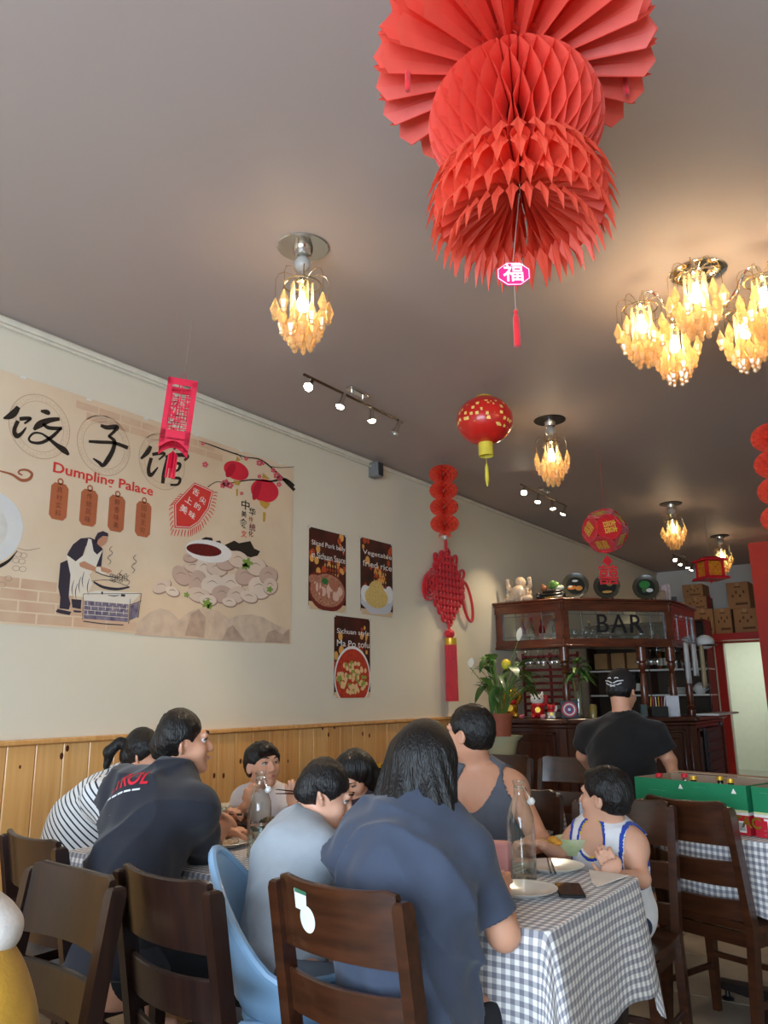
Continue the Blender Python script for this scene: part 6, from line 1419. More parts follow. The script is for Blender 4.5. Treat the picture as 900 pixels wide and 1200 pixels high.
obj('phone_body', G().box((0, 0, 0.006), (0.078, 0.158, 0.009), ch=0.003), M('phone_black', (18, 18, 20), rough=0.3), t, local=True); obj('screen', G().box((0, 0, 0.0108), (0.072, 0.150, 0.0008)), M('phone_glass', (10, 10, 14), rough=0.05, coat=1.0, var=0), t, smooth=False, local=True)
q = [onz(*p, TZ) for p in ((690, 1021), (737, 1029), (700, 1041), (694, 1036))]
g = G(); V = [(p[0], p[1], TZ+0.003+0.004*(i == 1)) for i, p in enumerate(q)]; g.prism(V, (0, 0, 0.002)); tag(obj('napkin', g, M('paper_white', (232, 224, 214), rough=0.8), smooth=False), 'folded white paper napkin lying near the table corner', 'napkin')
pp = kz(582, 1028); tag(obj('tissue_box', G().box((pp[0], pp[1], TZ+0.056), (0.10, 0.07, 0.11), rz=0.3, ch=0.006), M('pink_plastic', (226, 160, 158), rough=0.5)), 'pink tissue box on the gingham cloth', 'box')
# far part of the row: dishes
def food(name, label, px, py, r, cols, n, hh, base=None, rim=m_china):
    p = kz(px, py); t = thing(name, label, 'dish', p)
    obj('dish', G().lathe([(0, 0.001), (r*0.6, 0.0), (r*0.65, 0.003), (r, 0.02), (r*0.97, 0.022), (r*0.62, 0.008), (0, 0.007)], seg=26), rim, t, local=True); rnd = random.Random(px)
    for k in range(n):
        a = rnd.uniform(0, 6.28); rr = r*0.62*math.sqrt(rnd.random()); s_ = rnd.uniform(0.012, 0.022); c = cols[k % len(cols)]
        obj('food_piece', G().ball((rr*math.cos(a), rr*math.sin(a), 0.012+s_*0.5+hh*(1-rr/r/0.62)), (s_*1.3, s_, s_*0.8), 9, 6, mat=Matrix.Rotation(a, 4, 'Z').to_3x3().to_4x4()), M('food_%d_%d_%d' % c, c, rough=0.35, var=0.15, scale=60, coat=0.2), t, local=True)
    return t
food('noodle_dish', 'white plate of yellow noodles and greens between the two boys', 402, 985, 0.12, [(206, 168, 70), (190, 140, 60), (110, 130, 50)], 30, 0.02)
food('fried_dish', 'plate of golden fried pieces beside the navy t-shirt', 408, 1012, 0.10, [(206, 140, 40), (222, 170, 60), (170, 90, 30)], 26, 0.02)
food('dumpling_dish', 'white plate of pale dumplings near the water bottle', 262, 992, 0.11, [(232, 214, 190), (224, 200, 172)], 14, 0.01)
food('beef_dish', 'black dish of dark braised food in front of the white shirt boy', 322, 968, 0.13, [(60, 36, 24), (90, 50, 30), (70, 80, 40)], 26, 0.015, rim=m_black)
food('stir_fry_dish', 'dark oval dish next to the pale plastic tub', 279, 971, 0.085, [(80, 44, 28), (110, 60, 30), (60, 40, 30)], 22, 0.015, rim=m_black)
pp = kz(243, 985); t = thing('plastic_tub', 'pale plastic tub beside the dark t-shirt sleeve', 'tub', pp)
obj('tub_wall', G().lathe([(0, 0.002), (0.055, 0.002), (0.066, 0.12), (0.070, 0.122), (0.070, 0.126), (0.064, 0.126), (0.053, 0.006), (0, 0.006)], seg=26), M('frosted_tub', (206, 212, 200), rough=0.4), t, local=True)
pp = kz(266, 962); t = thing('soup_bowl', 'cream soup bowl behind the hand with chopsticks', 'bowl', pp)
obj('bowl', G().lathe([(0, 0.0), (0.035, 0.0), (0.038, 0.01), (0.07, 0.05), (0.080, 0.075), (0.077, 0.075), (0.06, 0.045), (0, 0.02)], seg=28), M('cream_china', (226, 212, 180), rough=0.25, coat=0.4), t, local=True)
pp = kz(345, 985); lathe_thing('plate', 'small white side plate behind the grey t-shirt boy', 'plate', [(r_*0.7, z_) for r_, z_ in plate_pr], pp, m_china)
# sauce bottles on the table in front of the bar
for k, px in enumerate((444, 456)):
    p = onz(px, 917, TZ); t = thing('sauce_bottle', ('dark soy sauce bottle with gold cap on the table before the bar', 'dark vinegar bottle with gold cap, the one nearer the bar end')[k], 'bottle', (p[0], p[1], TZ+0.001))
    obj('bottle_body', G().lathe([(0, 0), (0.032, 0), (0.034, 0.006), (0.034, 0.075), (0.026, 0.095), (0.02, 0.10), (0, 0.10)], seg=18), M('soy_dark', (30, 18, 14), rough=0.1, coat=0.6), t, local=True)
    obj('cap', G().lathe([(0.024, 0.098), (0.025, 0.10), (0.025, 0.125), (0.01, 0.135), (0, 0.136)], seg=18), m_goldg, t, local=True)
# ------------------------------------------------ beer cartons on the pedestal table
def beer_carton(A, B, label, name, dep=0.30, hgt=0.20, letters=(), codes=2):
    a = Vector((A[0], A[1], 0)); b = Vector((B[0], B[1], 0)); d = (b-a); L_ = d.length; d.normalize(); n = Vector((d.y, -d.x, 0)); rz = math.atan2(d.y, d.x)
    c = (a+b)/2-n*dep/2; t = thing('beer_carton', label, 'box', (c.x, c.y, TZ+0.002), rz=rz)
    g = G(); w_ = 0.004; hx, hy = L_/2-0.002, dep/2
    kraft = M('kraft_inside', (168, 142, 118), rough=0.9, var=0.06)
    obj('carton_floor', G().box((0, 0, w_/2), (2*hx, 2*hy, w_)), kraft, t, smooth=False, local=True)
    for (cx_, cy_, sx, sy) in ((0, -hy+w_/2, 2*hx, w_), (0, hy-w_/2, 2*hx, w_), (-hx+w_/2, 0, w_, 2*hy), (hx-w_/2, 0, w_, 2*hy)): obj('carton_wall', G().box((cx_, cy_, hgt/2), (sx, sy, hgt)), kraft, t, smooth=False, local=True)
    gr = M('carton_green', (30, 128, 84), rough=0.5, var=0.05); rd = M('carton_red', (190, 30, 48), rough=0.5, var=0.05); wh = M('carton_white', (232, 228, 220), rough=0.5); cr = M('carton_cream', (200, 206, 150), rough=0.5)
    def band(name, y, z0, z1, mat, x0=-1, x1=1, lift=0.0006, curve=0.0):
        P = []
        for i in range(17):
            u = x0+(x1-x0)*i/16; cz_ = curve*(1-u*u); P.append([(u*hx, y-lift, z0+cz_), (u*hx, y-lift, z1+cz_)])
        obj(name, G().grid(P), mat, t, smooth=False, local=True)
    band('green_print', -hy, hgt*0.46, hgt, gr); band('red_print', -hy, 0.001, hgt*0.40, rd); band('white_stripe', -hy, hgt*0.40, hgt*0.46, wh, curve=0.0); band('cream_stripe', -hy, hgt*0.455, hgt*0.50, cr, lift=0.0009)
    for s in (-1, 1):
        mt = Matrix.Rotation(s*PI/2, 4, 'Z')
        for nm, z0, z1, m_ in (('green_print', 0.46, 1.0, gr), ('red_print', 0.0, 0.40, rd), ('white_stripe', 0.40, 0.46, wh)):
            x = s*(hx+0.0006); g = G().add([(x, -hy, hgt*z0), (x, hy, hgt*z0), (x, hy, hgt*z1), (x, -hy, hgt*z1)], [(0, 1, 2, 3)]); obj(nm, g, m_, t, smooth=False, local=True)
    for (s_, x, z, sz, m_) in letters:
        obj('carton_lettering', textmesh('carton_lettering', s_, sz, {'w': wh, 'g': m_goldg, 'b': M('barcode_dark', (60, 64, 70), rough=0.6), 'p': M('print_pale', (210, 180, 176), rough=0.6), 'l': M('print_green', (120, 190, 150), rough=0.6)}[m_], frame((x, -hy-0.0016, z), (1, 0, 0), (0, 0, 1)), extrude=0.0003, align='LEFT', bold=0.0015 if sz > 0.03 else 0), None, t, local=True)
    for (x, z, w2, h2) in ((hx*0.86, hgt*0.17, 0.046, 0.045), (-hx*0.12, hgt*0.17, 0.05, 0.045))[:codes]:
        p_ = obj('barcode_patch', G().box((x, -hy-0.0012, z), (w2, 0.0008, h2)), wh, t, smooth=False, local=True); g = G()
        for k in range(9): g.box((x-w2*0.38+k*w2*0.095, -hy-0.0018, z), (w2*0.045, 0.0004, h2*0.7))
        obj('barcode', g, M('barcode_dark', (0, 0, 0)), p_, smooth=False, local=True)['kind'] = 'stuff'
    for x in (-hx*0.12, hx*0.80): obj('recycling_triangle', G().add([(x-0.012, -hy-0.0014, hgt*0.82), (x+0.012, -hy-0.0014, hgt*0.82), (x, -hy-0.0014, hgt*0.93)], [(0, 1, 2)]), wh, t, smooth=False, local=True)
    g = G()
    for k in range(1, 4): g.box((-hx+2*hx*k/4, 0, hgt*0.42), (0.003, 2*hy-0.02, hgt*0.72))
    obj('divider', g, kraft, t, smooth=False, local=True)
    obj('carton_flap', G().box((0, hy+0.02, hgt+0.006), (2*hx, 0.07, 0.003), mat=Matrix.Translation((0, 0, 0))), kraft, t, smooth=False, local=True)
    return t, d, n
A_ = onz(743, 910, TZ+0.202); B_ = onz(874, 921, TZ+0.202)
t, d_, n_ = beer_carton(A_, B_, 'open green and red beer carton, the one behind the tucked-in chair', 'c', letters=(('TSINGTAO', 0.03, 0.052, 0.062, 'g'), ('— — — — — —', -0.20, 0.150, 0.012, 'l'), ('TSINGTAO', -0.06, 0.028, 0.022, 'w'), ('— — —', 0.02, 0.016, 0.014, 'p'), ('— — — —', 0.03, 0.178, 0.012, 'l')))
B2 = Vector((B_[0], B_[1], 0))+d_*0.02; C2 = B2+Vector((math.cos(rzB), math.sin(rzB), 0))*0.50
beer_carton(B2, C2, 'open green and red beer carton with white letters, the one reaching the table end', 'c', codes=1, letters=(('TSINGTAO', -0.205, 0.052, 0.058, 'w'), ('— — — —', -0.21, 0.178, 0.014, 'l'), ('— — — —', -0.21, 0.030, 0.012, 'p'), ('— — — —', -0.21, 0.014, 0.012, 'p')))
for k in range(5):
    p = Vector((A_[0], A_[1], 0))+d_*(0.07+0.09*k)-n_*(0.10+0.07*(k % 2)); bottle(p.x, p.y, TZ+0.008, 'clear' if k < 2 else 'dark', ('clear empty bottle in the beer carton, nearest the server', 'clear empty bottle next to the carton edge', 'dark bottle in the middle of the beer carton', 'dark bottle right of the carton divider', 'dark bottle at the end of the beer carton')[k], r=0.028, h=0.205, lab=False, group='bottles in the beer carton')

# ------------------------------------------------ pale blue high chair
hc = np.array([-1.64, 1.90]); hang = math.radians(32)
t = thing('high_chair', 'pale blue plastic high chair with tubular legs', 'high chair', (hc[0], hc[1], 0), rz=hang)
m_hc = M('pale_blue_plastic', (150, 190, 226), rough=0.3, coat=0.3, var=0.02); m_tube = M('blue_grey_tube', (150, 172, 196), rough=0.35, metal=0.3)
P = []; nU = 36
for i in range(nU+1):
    a = math.radians(35+290*i/nU)      # 0 = front (+x)
    bk = max(0.0, -math.cos(a)); rim = 0.60+0.02+0.29*bk**1.5; row = []
    for j in range(9):
        v = j/8; rr = 0.15+0.06*v**0.7; fl = 1+0.10*bk*v
        row.append((rr*1.05*math.cos(a)*fl-0.02*v, rr*1.05*math.sin(a), 0.50+(rim-0.50)*v))
    P.append(row)
o = obj('seat_shell', G().grid(P), m_hc, t, local=True); md = o.modifiers.new('t', 'SOLIDIFY'); md.thickness = 0.016; md.offset = 0; sb = o.modifiers.new('s', 'SUBSURF'); sb.levels = 1; sb.render_levels = 1
obj('seat_pan', G().loft([[(0.165*math.cos(q), 0.165*math.sin(q), z) for q in np.linspace(0, 2*PI, 24, endpoint=False)] for z in (0.485, 0.505)]), m_hc, t, local=True)
obj('rolled_rim', G().tube([P[i][8] for i in range(nU+1)], 0.013, 8), m_hc, t, local=True)
for sx in (-1, 1):
    for oy, oz in ((-0.01, 0.02), (0.30, 0.13)):
        rl = lambda x, y: (x*math.cos(-hang)-y*math.sin(-hang), x*math.sin(-hang)+y*math.cos(-hang)); a_ = rl(sx*0.15, oz); b_ = rl(sx*0.215, oy); obj('leg', G().tube([(a_[0], a_[1], 0.50), (b_[0], b_[1], 0.0)], 0.014, 10), m_tube, t, local=True)
obj('leg_bracket', G().box((0.0, 0.14, 0.46), (0.30, 0.03, 0.09), ch=0.01).box((0.0, -0.14, 0.46), (0.30, 0.03, 0.09), ch=0.01), m_hc, t, local=True)

# ================================================================== sculpting: signed-distance shapes meshed by surface nets
class Sculpt:
    def __init__(s, lo, hi, h):
        s.h = h; s.lo = np.array(lo, float); n = np.ceil((np.array(hi)-s.lo)/h).astype(int)+1; s.n = n; s.D = np.full(tuple(n), 9.0, np.float32)
    def sub(s, lo, hi):
        a = np.maximum(0, np.floor((np.array(lo)-s.lo)/s.h).astype(int)); b = np.minimum(s.n, np.ceil((np.array(hi)-s.lo)/s.h).astype(int)+1)
        if (b <= a).any(): return None, None
        ax_ = [(s.lo[i]+np.arange(a[i], b[i])*s.h).astype(np.float32) for i in range(3)]
        X, Y, Z = np.meshgrid(*ax_, indexing='ij'); return tuple(slice(a[i], b[i]) for i in range(3)), (X, Y, Z)
    def union(s, sl, d, k):
        a = s.D[sl]
        if k > 0:
            hh = np.clip(0.5+0.5*(a-d)/k, 0, 1); s.D[sl] = a+(d-a)*hh-k*hh*(1-hh)
        else: s.D[sl] = np.minimum(a, d)
    def cut(s, sl, d, k=0.0):      # remove the inside of d
        a = s.D[sl]; e = -d
        if k > 0:
            hh = np.clip(0.5-0.5*(a-e)/k, 0, 1); s.D[sl] = a+(e-a)*hh+k*hh*(1-hh)
        else: s.D[sl] = np.maximum(a, e)
    def cone(s, a, b, r1, r2, k=0.02, op='u'):
        a = np.array(a, float); b = np.array(b, float); m = max(r1, r2)+k+3*s.h
        sl, g = s.sub(np.minimum(a, b)-m, np.maximum(a, b)+m)
        if sl is None: return s
        X, Y, Z = g; ab = b-a; L2 = float(ab@ab) or 1e-9
        t = np.clip(((X-a[0])*ab[0]+(Y-a[1])*ab[1]+(Z-a[2])*ab[2])/L2, 0, 1)
        d = np.sqrt((X-a[0]-t*ab[0])**2+(Y-a[1]-t*ab[1])**2+(Z-a[2]-t*ab[2])**2)-(r1+(r2-r1)*t)
        (s.union if op == 'u' else s.cut)(sl, d, k); return s
    def ell(s, c, r, R=None, k=0.02, op='u'):
        c = np.array(c, float); r = np.array(r, float); m = r.max()+k+3*s.h; sl, g = s.sub(c-m, c+m)
        if sl is None: return s
        P = [g[i]-c[i] for i in range(3)]
        if R is not None: P = [R[0, i]*P[0]+R[1, i]*P[1]+R[2, i]*P[2] for i in range(3)]
        k0 = np.sqrt((P[0]/r[0])**2+(P[1]/r[1])**2+(P[2]/r[2])**2); k1 = np.sqrt((P[0]/r[0]**2)**2+(P[1]/r[1]**2)**2+(P[2]/r[2]**2)**2)+1e-9
        d = k0*(k0-1)/k1; (s.union if op == 'u' else s.cut)(sl, d.astype(np.float32), k); return s
    def half(s, p, n, k=0.0):      # remove the side n points to
        n = np.array(n, float)/np.linalg.norm(n); sl, g = s.sub(s.lo-1, s.lo+s.n*s.h+1); d = -((g[0]-p[0])*n[0]+(g[1]-p[1])*n[1]+(g[2]-p[2])*n[2]); s.cut(sl, d, k); return s
    def wrinkle(s, amp, freq, seed=0, dirs=None):
        rnd = np.random.RandomState(seed); K = np.nonzero(np.abs(s.D) < 0.05); X, Y, Z = [(s.lo[i]+K[i]*s.h).astype(np.float32) for i in range(3)]; w = np.zeros_like(X); q = 0
        for i in range(5):
            v = rnd.normal(size=3); v /= np.linalg.norm(v); v *= freq*(0.6+0.3*i); w += np.sin(X*v[0]+Y*v[1]+Z*v[2]+rnd.uniform(0, 6.28)+1.3*np.sin((X*v[1]-Y*v[0]+Z*v[2])*0.5))/(1+0.4*i)
        s.D[K] += (amp*w/2.0).astype(np.float32); return s
    def crease(s, amp, freq, seed, up):
        """soft cloth folds: ridged waves running across the body"""
        rnd = np.random.RandomState(seed); K = np.nonzero(np.abs(s.D) < 0.05); X, Y, Z = [(s.lo[i]+K[i]*s.h).astype(np.float32) for i in range(3)]; w = np.zeros_like(X)
        for i in range(4):
            v = rnd.normal(size=3)*0.7+np.array(up)*rnd.choice((-1, 1))*0.9; v *= freq*(0.8+0.5*i)/np.linalg.norm(v); q = rnd.normal(size=3)*freq*0.35; m = np.clip(0.5+np.sin(X*q[0]+Y*q[1]+Z*q[2]+rnd.uniform(0, 6.28)), 0, 1); w += m*(1-np.abs(np.sin(0.5*(X*v[0]+Y*v[1]+Z*v[2])+rnd.uniform(0, 6.28)+0.8*np.sin(X*q[1]*1.7+Z*q[0]*1.7))))**2.2
        s.D[K] -= (amp*(w-0.4)).astype(np.float32); return s
    def mesh(s, name, mat):
        D = s.D; h = s.h; S = D < 0
        c = np.zeros(tuple(s.n-1), np.int8)
        for i in (0, 1):
            for j in (0, 1):
                for k in (0, 1): c += S[i:i+s.n[0]-1, j:j+s.n[1]-1, k:k+s.n[2]-1]
        I = np.argwhere((c > 0) & (c < 8)); idx = np.full(tuple(s.n-1), -1, np.int32); idx[I[:, 0], I[:, 1], I[:, 2]] = np.arange(len(I))
        co = [(i, j, k) for i in (0, 1) for j in (0, 1) for k in (0, 1)]
        val = np.stack([D[I[:, 0]+a, I[:, 1]+b, I[:, 2]+c_] for a, b, c_ in co], 1); acc = np.zeros((len(I), 3)); cnt = np.zeros(len(I))
        for p in range(8):
            for q in range(p+1, 8):
                if sum(abs(co[p][m]-co[q][m]) for m in range(3)) != 1: continue
                a, b = val[:, p], val[:, q]; m = (a < 0) != (b < 0); t = np.where(m, a/(a-b+1e-12), 0)
                P = np.array(co[p])[None]+t[:, None]*(np.array(co[q])-np.array(co[p]))[None]; acc += np.where(m[:, None], P, 0); cnt += m
        V = s.lo+(I+acc/np.maximum(cnt, 1)[:, None])*h; F = []
        for ax_ in range(3):
            a = [slice(None)]*3; b = [slice(None)]*3; a[ax_] = slice(0, -1); b[ax_] = slice(1, None)
            E = np.argwhere(S[tuple(a)] != S[tuple(b)]); u, v = (ax_+1) % 3, (ax_+2) % 3
            ok = (E[:, u] > 0) & (E[:, v] > 0) & (E[:, u] < s.n[u]-1) & (E[:, v] < s.n[v]-1); E = E[ok]
            def ci(du, dv): Q = E.copy(); Q[:, u] -= du; Q[:, v] -= dv; return idx[Q[:, 0], Q[:, 1], Q[:, 2]]
            q = np.stack([ci(1, 1), ci(0, 1), ci(0, 0), ci(1, 0)], 1); ins = S[E[:, 0], E[:, 1], E[:, 2]]; q[~ins] = q[~ins][:, ::-1]; F.append(q)
        F = np.concatenate(F); F = F[(F >= 0).all(1)]
        me = bpy.data.meshes.new(name); me.vertices.add(len(V)); me.vertices.foreach_set('co', V.astype(np.float32).ravel())
        me.loops.add(F.size); me.loops.foreach_set('vertex_index', F.astype(np.int32).ravel()); me.polygons.add(len(F)); me.polygons.foreach_set('loop_start', np.arange(0, F.size, 4, dtype=np.int32))
        me.polygons.foreach_set('use_smooth', np.ones(len(F), bool)); me.update(calc_edges=True); me.validate()
        if mat is not None: me.materials.append(mat)
        return me
def nrm(v): v = np.array(v, float); return v/np.linalg.norm(v)
def rot_from(right, fwd, up): return np.stack([right, fwd, up], 0)      # rows: local axes in world
# yellow fabric bag with a white bundle on top, on the seat of the turned chair
bq = ony(0, 1150, 1.02)
sc = Sculpt((bq[0]-0.42, 0.80, 0.44), (bq[0]+0.30, 1.26, 1.15), 0.007)
cx_ = bq[0]-0.16; cy_ = 1.03
sc.ell((cx_, cy_, 0.60), (0.20, 0.14, 0.17), k=0.0); sc.ell((cx_-0.01, cy_, 0.71), (0.165, 0.12, 0.16), k=0.08); sc.half((0, 0, 0.472), (0, 0, -1)); sc.wrinkle(0.006, 26, 3)
t = thing('yellow_bag', 'mustard yellow fabric bag with a white bundle on the turned chair', 'bag', (cx_, cy_, 0.472))
obj('bag_body', sc.mesh('bag_body', M('mustard_fabric', (190, 142, 40), rough=0.85, var=0.12, scale=14, bump=0.15, bscale=120, sheen=0.2)), None, t)
s2 = Sculpt((cx_-0.25, cy_-0.2, 0.74), (cx_+0.25, cy_+0.2, 1.12), 0.007); s2.ell((cx_-0.0, cy_+0.02, 0.855), (0.125, 0.09, 0.07), k=0); s2.ell((cx_-0.04, cy_, 0.91), (0.085, 0.06, 0.05), k=0.03); s2.wrinkle(0.006, 34, 5)
obj('white_bundle', s2.mesh('white_bundle', M('white_fluff', (226, 220, 214), rough=0.9, var=0.06, bump=0.2, bscale=90)), None, t)
obj('shoulder_strap', G().tube([(cx_-0.10, cy_-0.10, 0.80), (cx_-0.02, cy_-0.10, 0.90), (cx_+0.06, cy_-0.09, 0.87), (cx_+0.13, cy_-0.07, 0.76)], 0.018, 8, flat=0.35), M('mustard_fabric', (0, 0, 0)), t)

# ================================================================== people
SKIN = M('skin', (214, 158, 128), rough=0.5, var=0.05, scale=14, subs=0.08)
SKIN_K = M('skin_child', (216, 164, 136), rough=0.5, var=0.04, scale=14, subs=0.08)
HAIR = M('black_hair', (13, 10, 10), rough=0.40, var=0.3, scale=10, bump=0.6, bscale=9, stretch=(26, 26, 4))
m_eye = M('eye_white', (196, 188, 182), rough=0.2, var=0); m_iris = M('iris_dark', (30, 18, 14), rough=0.15, var=0); m_lip = M('lips', (176, 98, 88), rough=0.5); m_brow = M('brow_hair', (34, 26, 24), rough=0.7)
def hand_prims(sc, w, d, nrm_, s=1.0, curl=0.6, side=1):
    """palm and five fingers: w wrist, d direction of the hand, nrm_ back-of-hand normal, side +1 thumb on d x n"""
    w = np.array(w, float); d = nrm(d); n = nrm(np.array(nrm_)-d*np.dot(nrm_, d)); t = np.cross(d, n)*side
    pc_ = w+d*0.045*s; R = rot_from(t, d, n); sc.ell(pc_, (0.040*s, 0.052*s, 0.016*s), R, k=0.012)
    for i, (off, L_) in enumerate(((0.028, 0.066), (0.010, 0.075), (-0.009, 0.070), (-0.027, 0.055))):
        p = w+d*(0.085 if i in (1, 2) else 0.078)*s+t*off*s; dirv = d.copy(); 
        for q, (fr_, r_) in enumerate(((0.45, 0.0092), (0.32, 0.0085), (0.23, 0.0075))):
            ang = curl*(0.45 if q == 0 else 0.95); dirv = nrm(dirv*math.cos(ang)-np.cross(np.cross(dirv, -n), dirv)*-math.sin(ang)*1.0) if False else nrm(math.cos(ang)*dirv+math.sin(ang)*(-n if q == 0 else nrm(np.cross(t, dirv))*np.sign(np.dot(np.cross(t, dirv), -n) or 1)))
            e = p+dirv*L_*fr_*s; sc.cone(p, e, r_*s, (r_-0.0008)*s, k=0.003); p = e
    p = w+d*0.025*s+t*0.032*s; e = p+nrm(d*0.6+t*0.7-n*0.4)*0.036*s; sc.cone(p, e, 0.013*s, 0.0105*s, k=0.008); e2 = e+nrm(d*0.9+t*0.1-n*0.35)*0.030*s; sc.cone(e, e2, 0.0105*s, 0.0085*s, k=0.004)
def head_frame(f, up=(0, 0, 1), tilt=0.0):
    f = nrm(f); r = nrm(np.cross(f, up)); u = np.cross(r, f)
    if tilt: r, u = r*math.cos(tilt)+u*math.sin(tilt), u*math.cos(tilt)-r*math.sin(tilt)
    return r, f, u
def person(label, J, face, hs=1.0, bs=1.0, skin=SKIN, shirt=None, pants=None, hair='short', h=0.0055, tilt=0.0, sleeves=0.62, neck_r=0.075, hem=0.10, shirt_fat=1.0, hands=None, tank=False, seated_z=None, shirt_name='t_shirt', wr=0.004, brows=True, shirt_h=0.0065, vneck=(0.072, 0.115)):
    g = {k: np.array(v, float) for k, v in J.items()}
    r, f, u = head_frame(face, tilt=tilt); hd = g['head']; RH = rot_from(r, f, u)
    HL = lambda x, y, z: hd+(r*x+f*y+u*z)*hs
    allp = np.array([v for v in g.values()]); lo = allp.min(0)-0.24*max(bs, 0.9); hi = allp.max(0)+0.24*max(bs, 0.9)
    sc = Sculpt(lo, hi, h)
    up = nrm(g['chest']-g['hip']); rt = nrm(g['shR']-g['shL']); fw_ = nrm(np.cross(up, rt)); rt = np.cross(fw_, up); RB = rot_from(rt, fw_, up); b = bs
    mid = (g['hip']+g['chest'])/2
    def torso(S, e=0.0, fat=1.0, k=0.09):
        S.cone(g['hip'], g['chest'], 0.120*b*fat+e, 0.108*b*fat+e, k=k)
        S.ell(g['hip'], (0.165*b*fat+e, 0.125*b*fat+e, 0.115*b+e), RB, k=k); S.ell(mid, (0.150*b*fat+e, 0.112*b*fat+e, 0.20*b+e), RB, k=k); S.ell(g['chest'], (0.160*b*fat+e, 0.112*b+e, 0.165*b+e), RB, k=k)
        S.cone(g['shL'], g['shR'], 0.058*b+e, 0.058*b+e, k=k); S.cone(g['neck'], g['shL']*0.75+g['neck']*0.25, 0.050*b+e, 0.045*b+e, k=k); S.cone(g['neck'], g['shR']*0.75+g['neck']*0.25, 0.050*b+e, 0.045*b+e, k=k)
    torso(sc)
    # head
    e = sc.ell
    e(HL(0, -0.012, 0.03), np.array((0.074, 0.094, 0.086))*hs, RH, k=0.0); e(HL(0, 0.030, -0.035), np.array((0.060, 0.062, 0.080))*hs, RH, k=0.03*hs); e(HL(0, 0.050, -0.082), np.array((0.040, 0.038, 0.030))*hs, RH, k=0.025*hs)
    for q in (-1, 1):
        e(HL(q*0.034, 0.062, -0.028), np.array((0.027, 0.026, 0.028))*hs, RH, k=0.02*hs)
        e(HL(q*0.077, -0.006, -0.010), np.array((0.009, 0.020, 0.031))*hs, RH, k=0.006*hs)
        e(HL(q*0.082, 0.002, -0.006), np.array((0.005, 0.010, 0.017))*hs, RH, k=0.004*hs, op='c')
        e(HL(q*0.031, 0.098, 0.010), np.array((0.017, 0.013, 0.010))*hs, RH, k=0.01*hs, op='c')
    sc.cone(HL(-0.034, 0.079, 0.028), HL(0.034, 0.079, 0.028), 0.013*hs, 0.013*hs, k=0.014*hs)
    sc.cone(HL(0, 0.088, 0.012), HL(0, 0.106, -0.024), 0.008*hs, 0.0125*hs, k=0.010*hs)
    for q in (-1, 1): e(HL(q*0.012, 0.097, -0.028), np.array((0.009, 0.010, 0.008))*hs, RH, k=0.005*hs)
    e(HL(0, 0.087, -0.056), np.array((0.023, 0.012, 0.010))*hs, RH, k=0.008*hs); e(HL(0, 0.078, -0.094), np.array((0.020, 0.016, 0.016))*hs, RH, k=0.014*hs)
    sc.cone(HL(0, -0.025, -0.055), g['neck'], 0.054*hs, 0.060*b, k=0.025)
    # arms, legs, hands
    for s_ in 'LR':
        sc.cone(g['sh'+s_], g['el'+s_], 0.052*b, 0.041*b, k=0.035); sc.cone(g['el'+s_], g['wr'+s_], 0.042*b, 0.027*b, k=0.015)
        hip_s = g['hip']+rt*(0.085*b if s_ == 'R' else -0.085*b)
        sc.cone(hip_s, g['kn'+s_], 0.082*b, 0.055*b, k=0.03); sc.cone(g['kn'+s_], g['an'+s_], 0.056*b, 0.036*b, k=0.015); ft = nrm(np.array([fw_[0], fw_[1], 0])); sc.cone(g['an'+s_]+np.array([0, 0, -0.02*b]), g['an'+s_]+ft*0.13*b+np.array([0, 0, -0.035*b]), 0.036*b, 0.03*b, k=0.02)
        if hands and s_ in hands: hp_ = hands[s_]; hand_prims(sc, g['wr'+s_], hp_[0], hp_[1], hs*0.95, hp_[2], hp_[3])
        else: hand_prims(sc, g['wr'+s_], g['wr'+s_]-g['el'+s_], (0, 0, 1), hs*0.95, 0.4, 1 if s_ == 'L' else -1)
    if seated_z is not None: sc.half((0, 0, 0.005), (0, 0, -1))
    base = (float(g['hip'][0]), float(g['hip'][1]), 0.0)
    t = thing('person', label, 'person', base)
    obj('body', sc.mesh('body', skin), None, t)
    # face details
    for q in (-1, 1):
        ey = obj('eye', G().ball(tuple(HL(q*0.031, 0.0735, 0.009)), 0.0125*hs, 14, 10), m_eye, t); c = HL(q*0.031, 0.0805, 0.009); obj('iris', G().ball(tuple(c), 0.0062*hs, 10, 8), m_iris, ey)
        if brows: obj('eyebrow', G().tube([tuple(HL(q*x, y, z)) for x, y, z in ((0.014, 0.0935, 0.034), (0.030, 0.092, 0.040), (0.047, 0.081, 0.036))], [0.0022*hs, 0.0035*hs, 0.0015*hs], 6), m_brow, t)
        obj('eyelid', G().tube([tuple(HL(q*x, y, z)) for x, y, z in ((0.018, 0.0830, 0.010), (0.026, 0.0870, 0.0160), (0.037, 0.0860, 0.016), (0.046, 0.076, 0.010))], 0.0022*hs, 5), m_brow, t)
    obj('mouth', G().tube([tuple(HL(x, 0.0985-8*x*x, -0.0555+3*x*x*0)) for x in (-0.019, -0.010, 0, 0.010, 0.019)], [0.0018*hs, 0.004*hs, 0.0042*hs, 0.004*hs, 0.0018*hs], 6), m_lip, t)
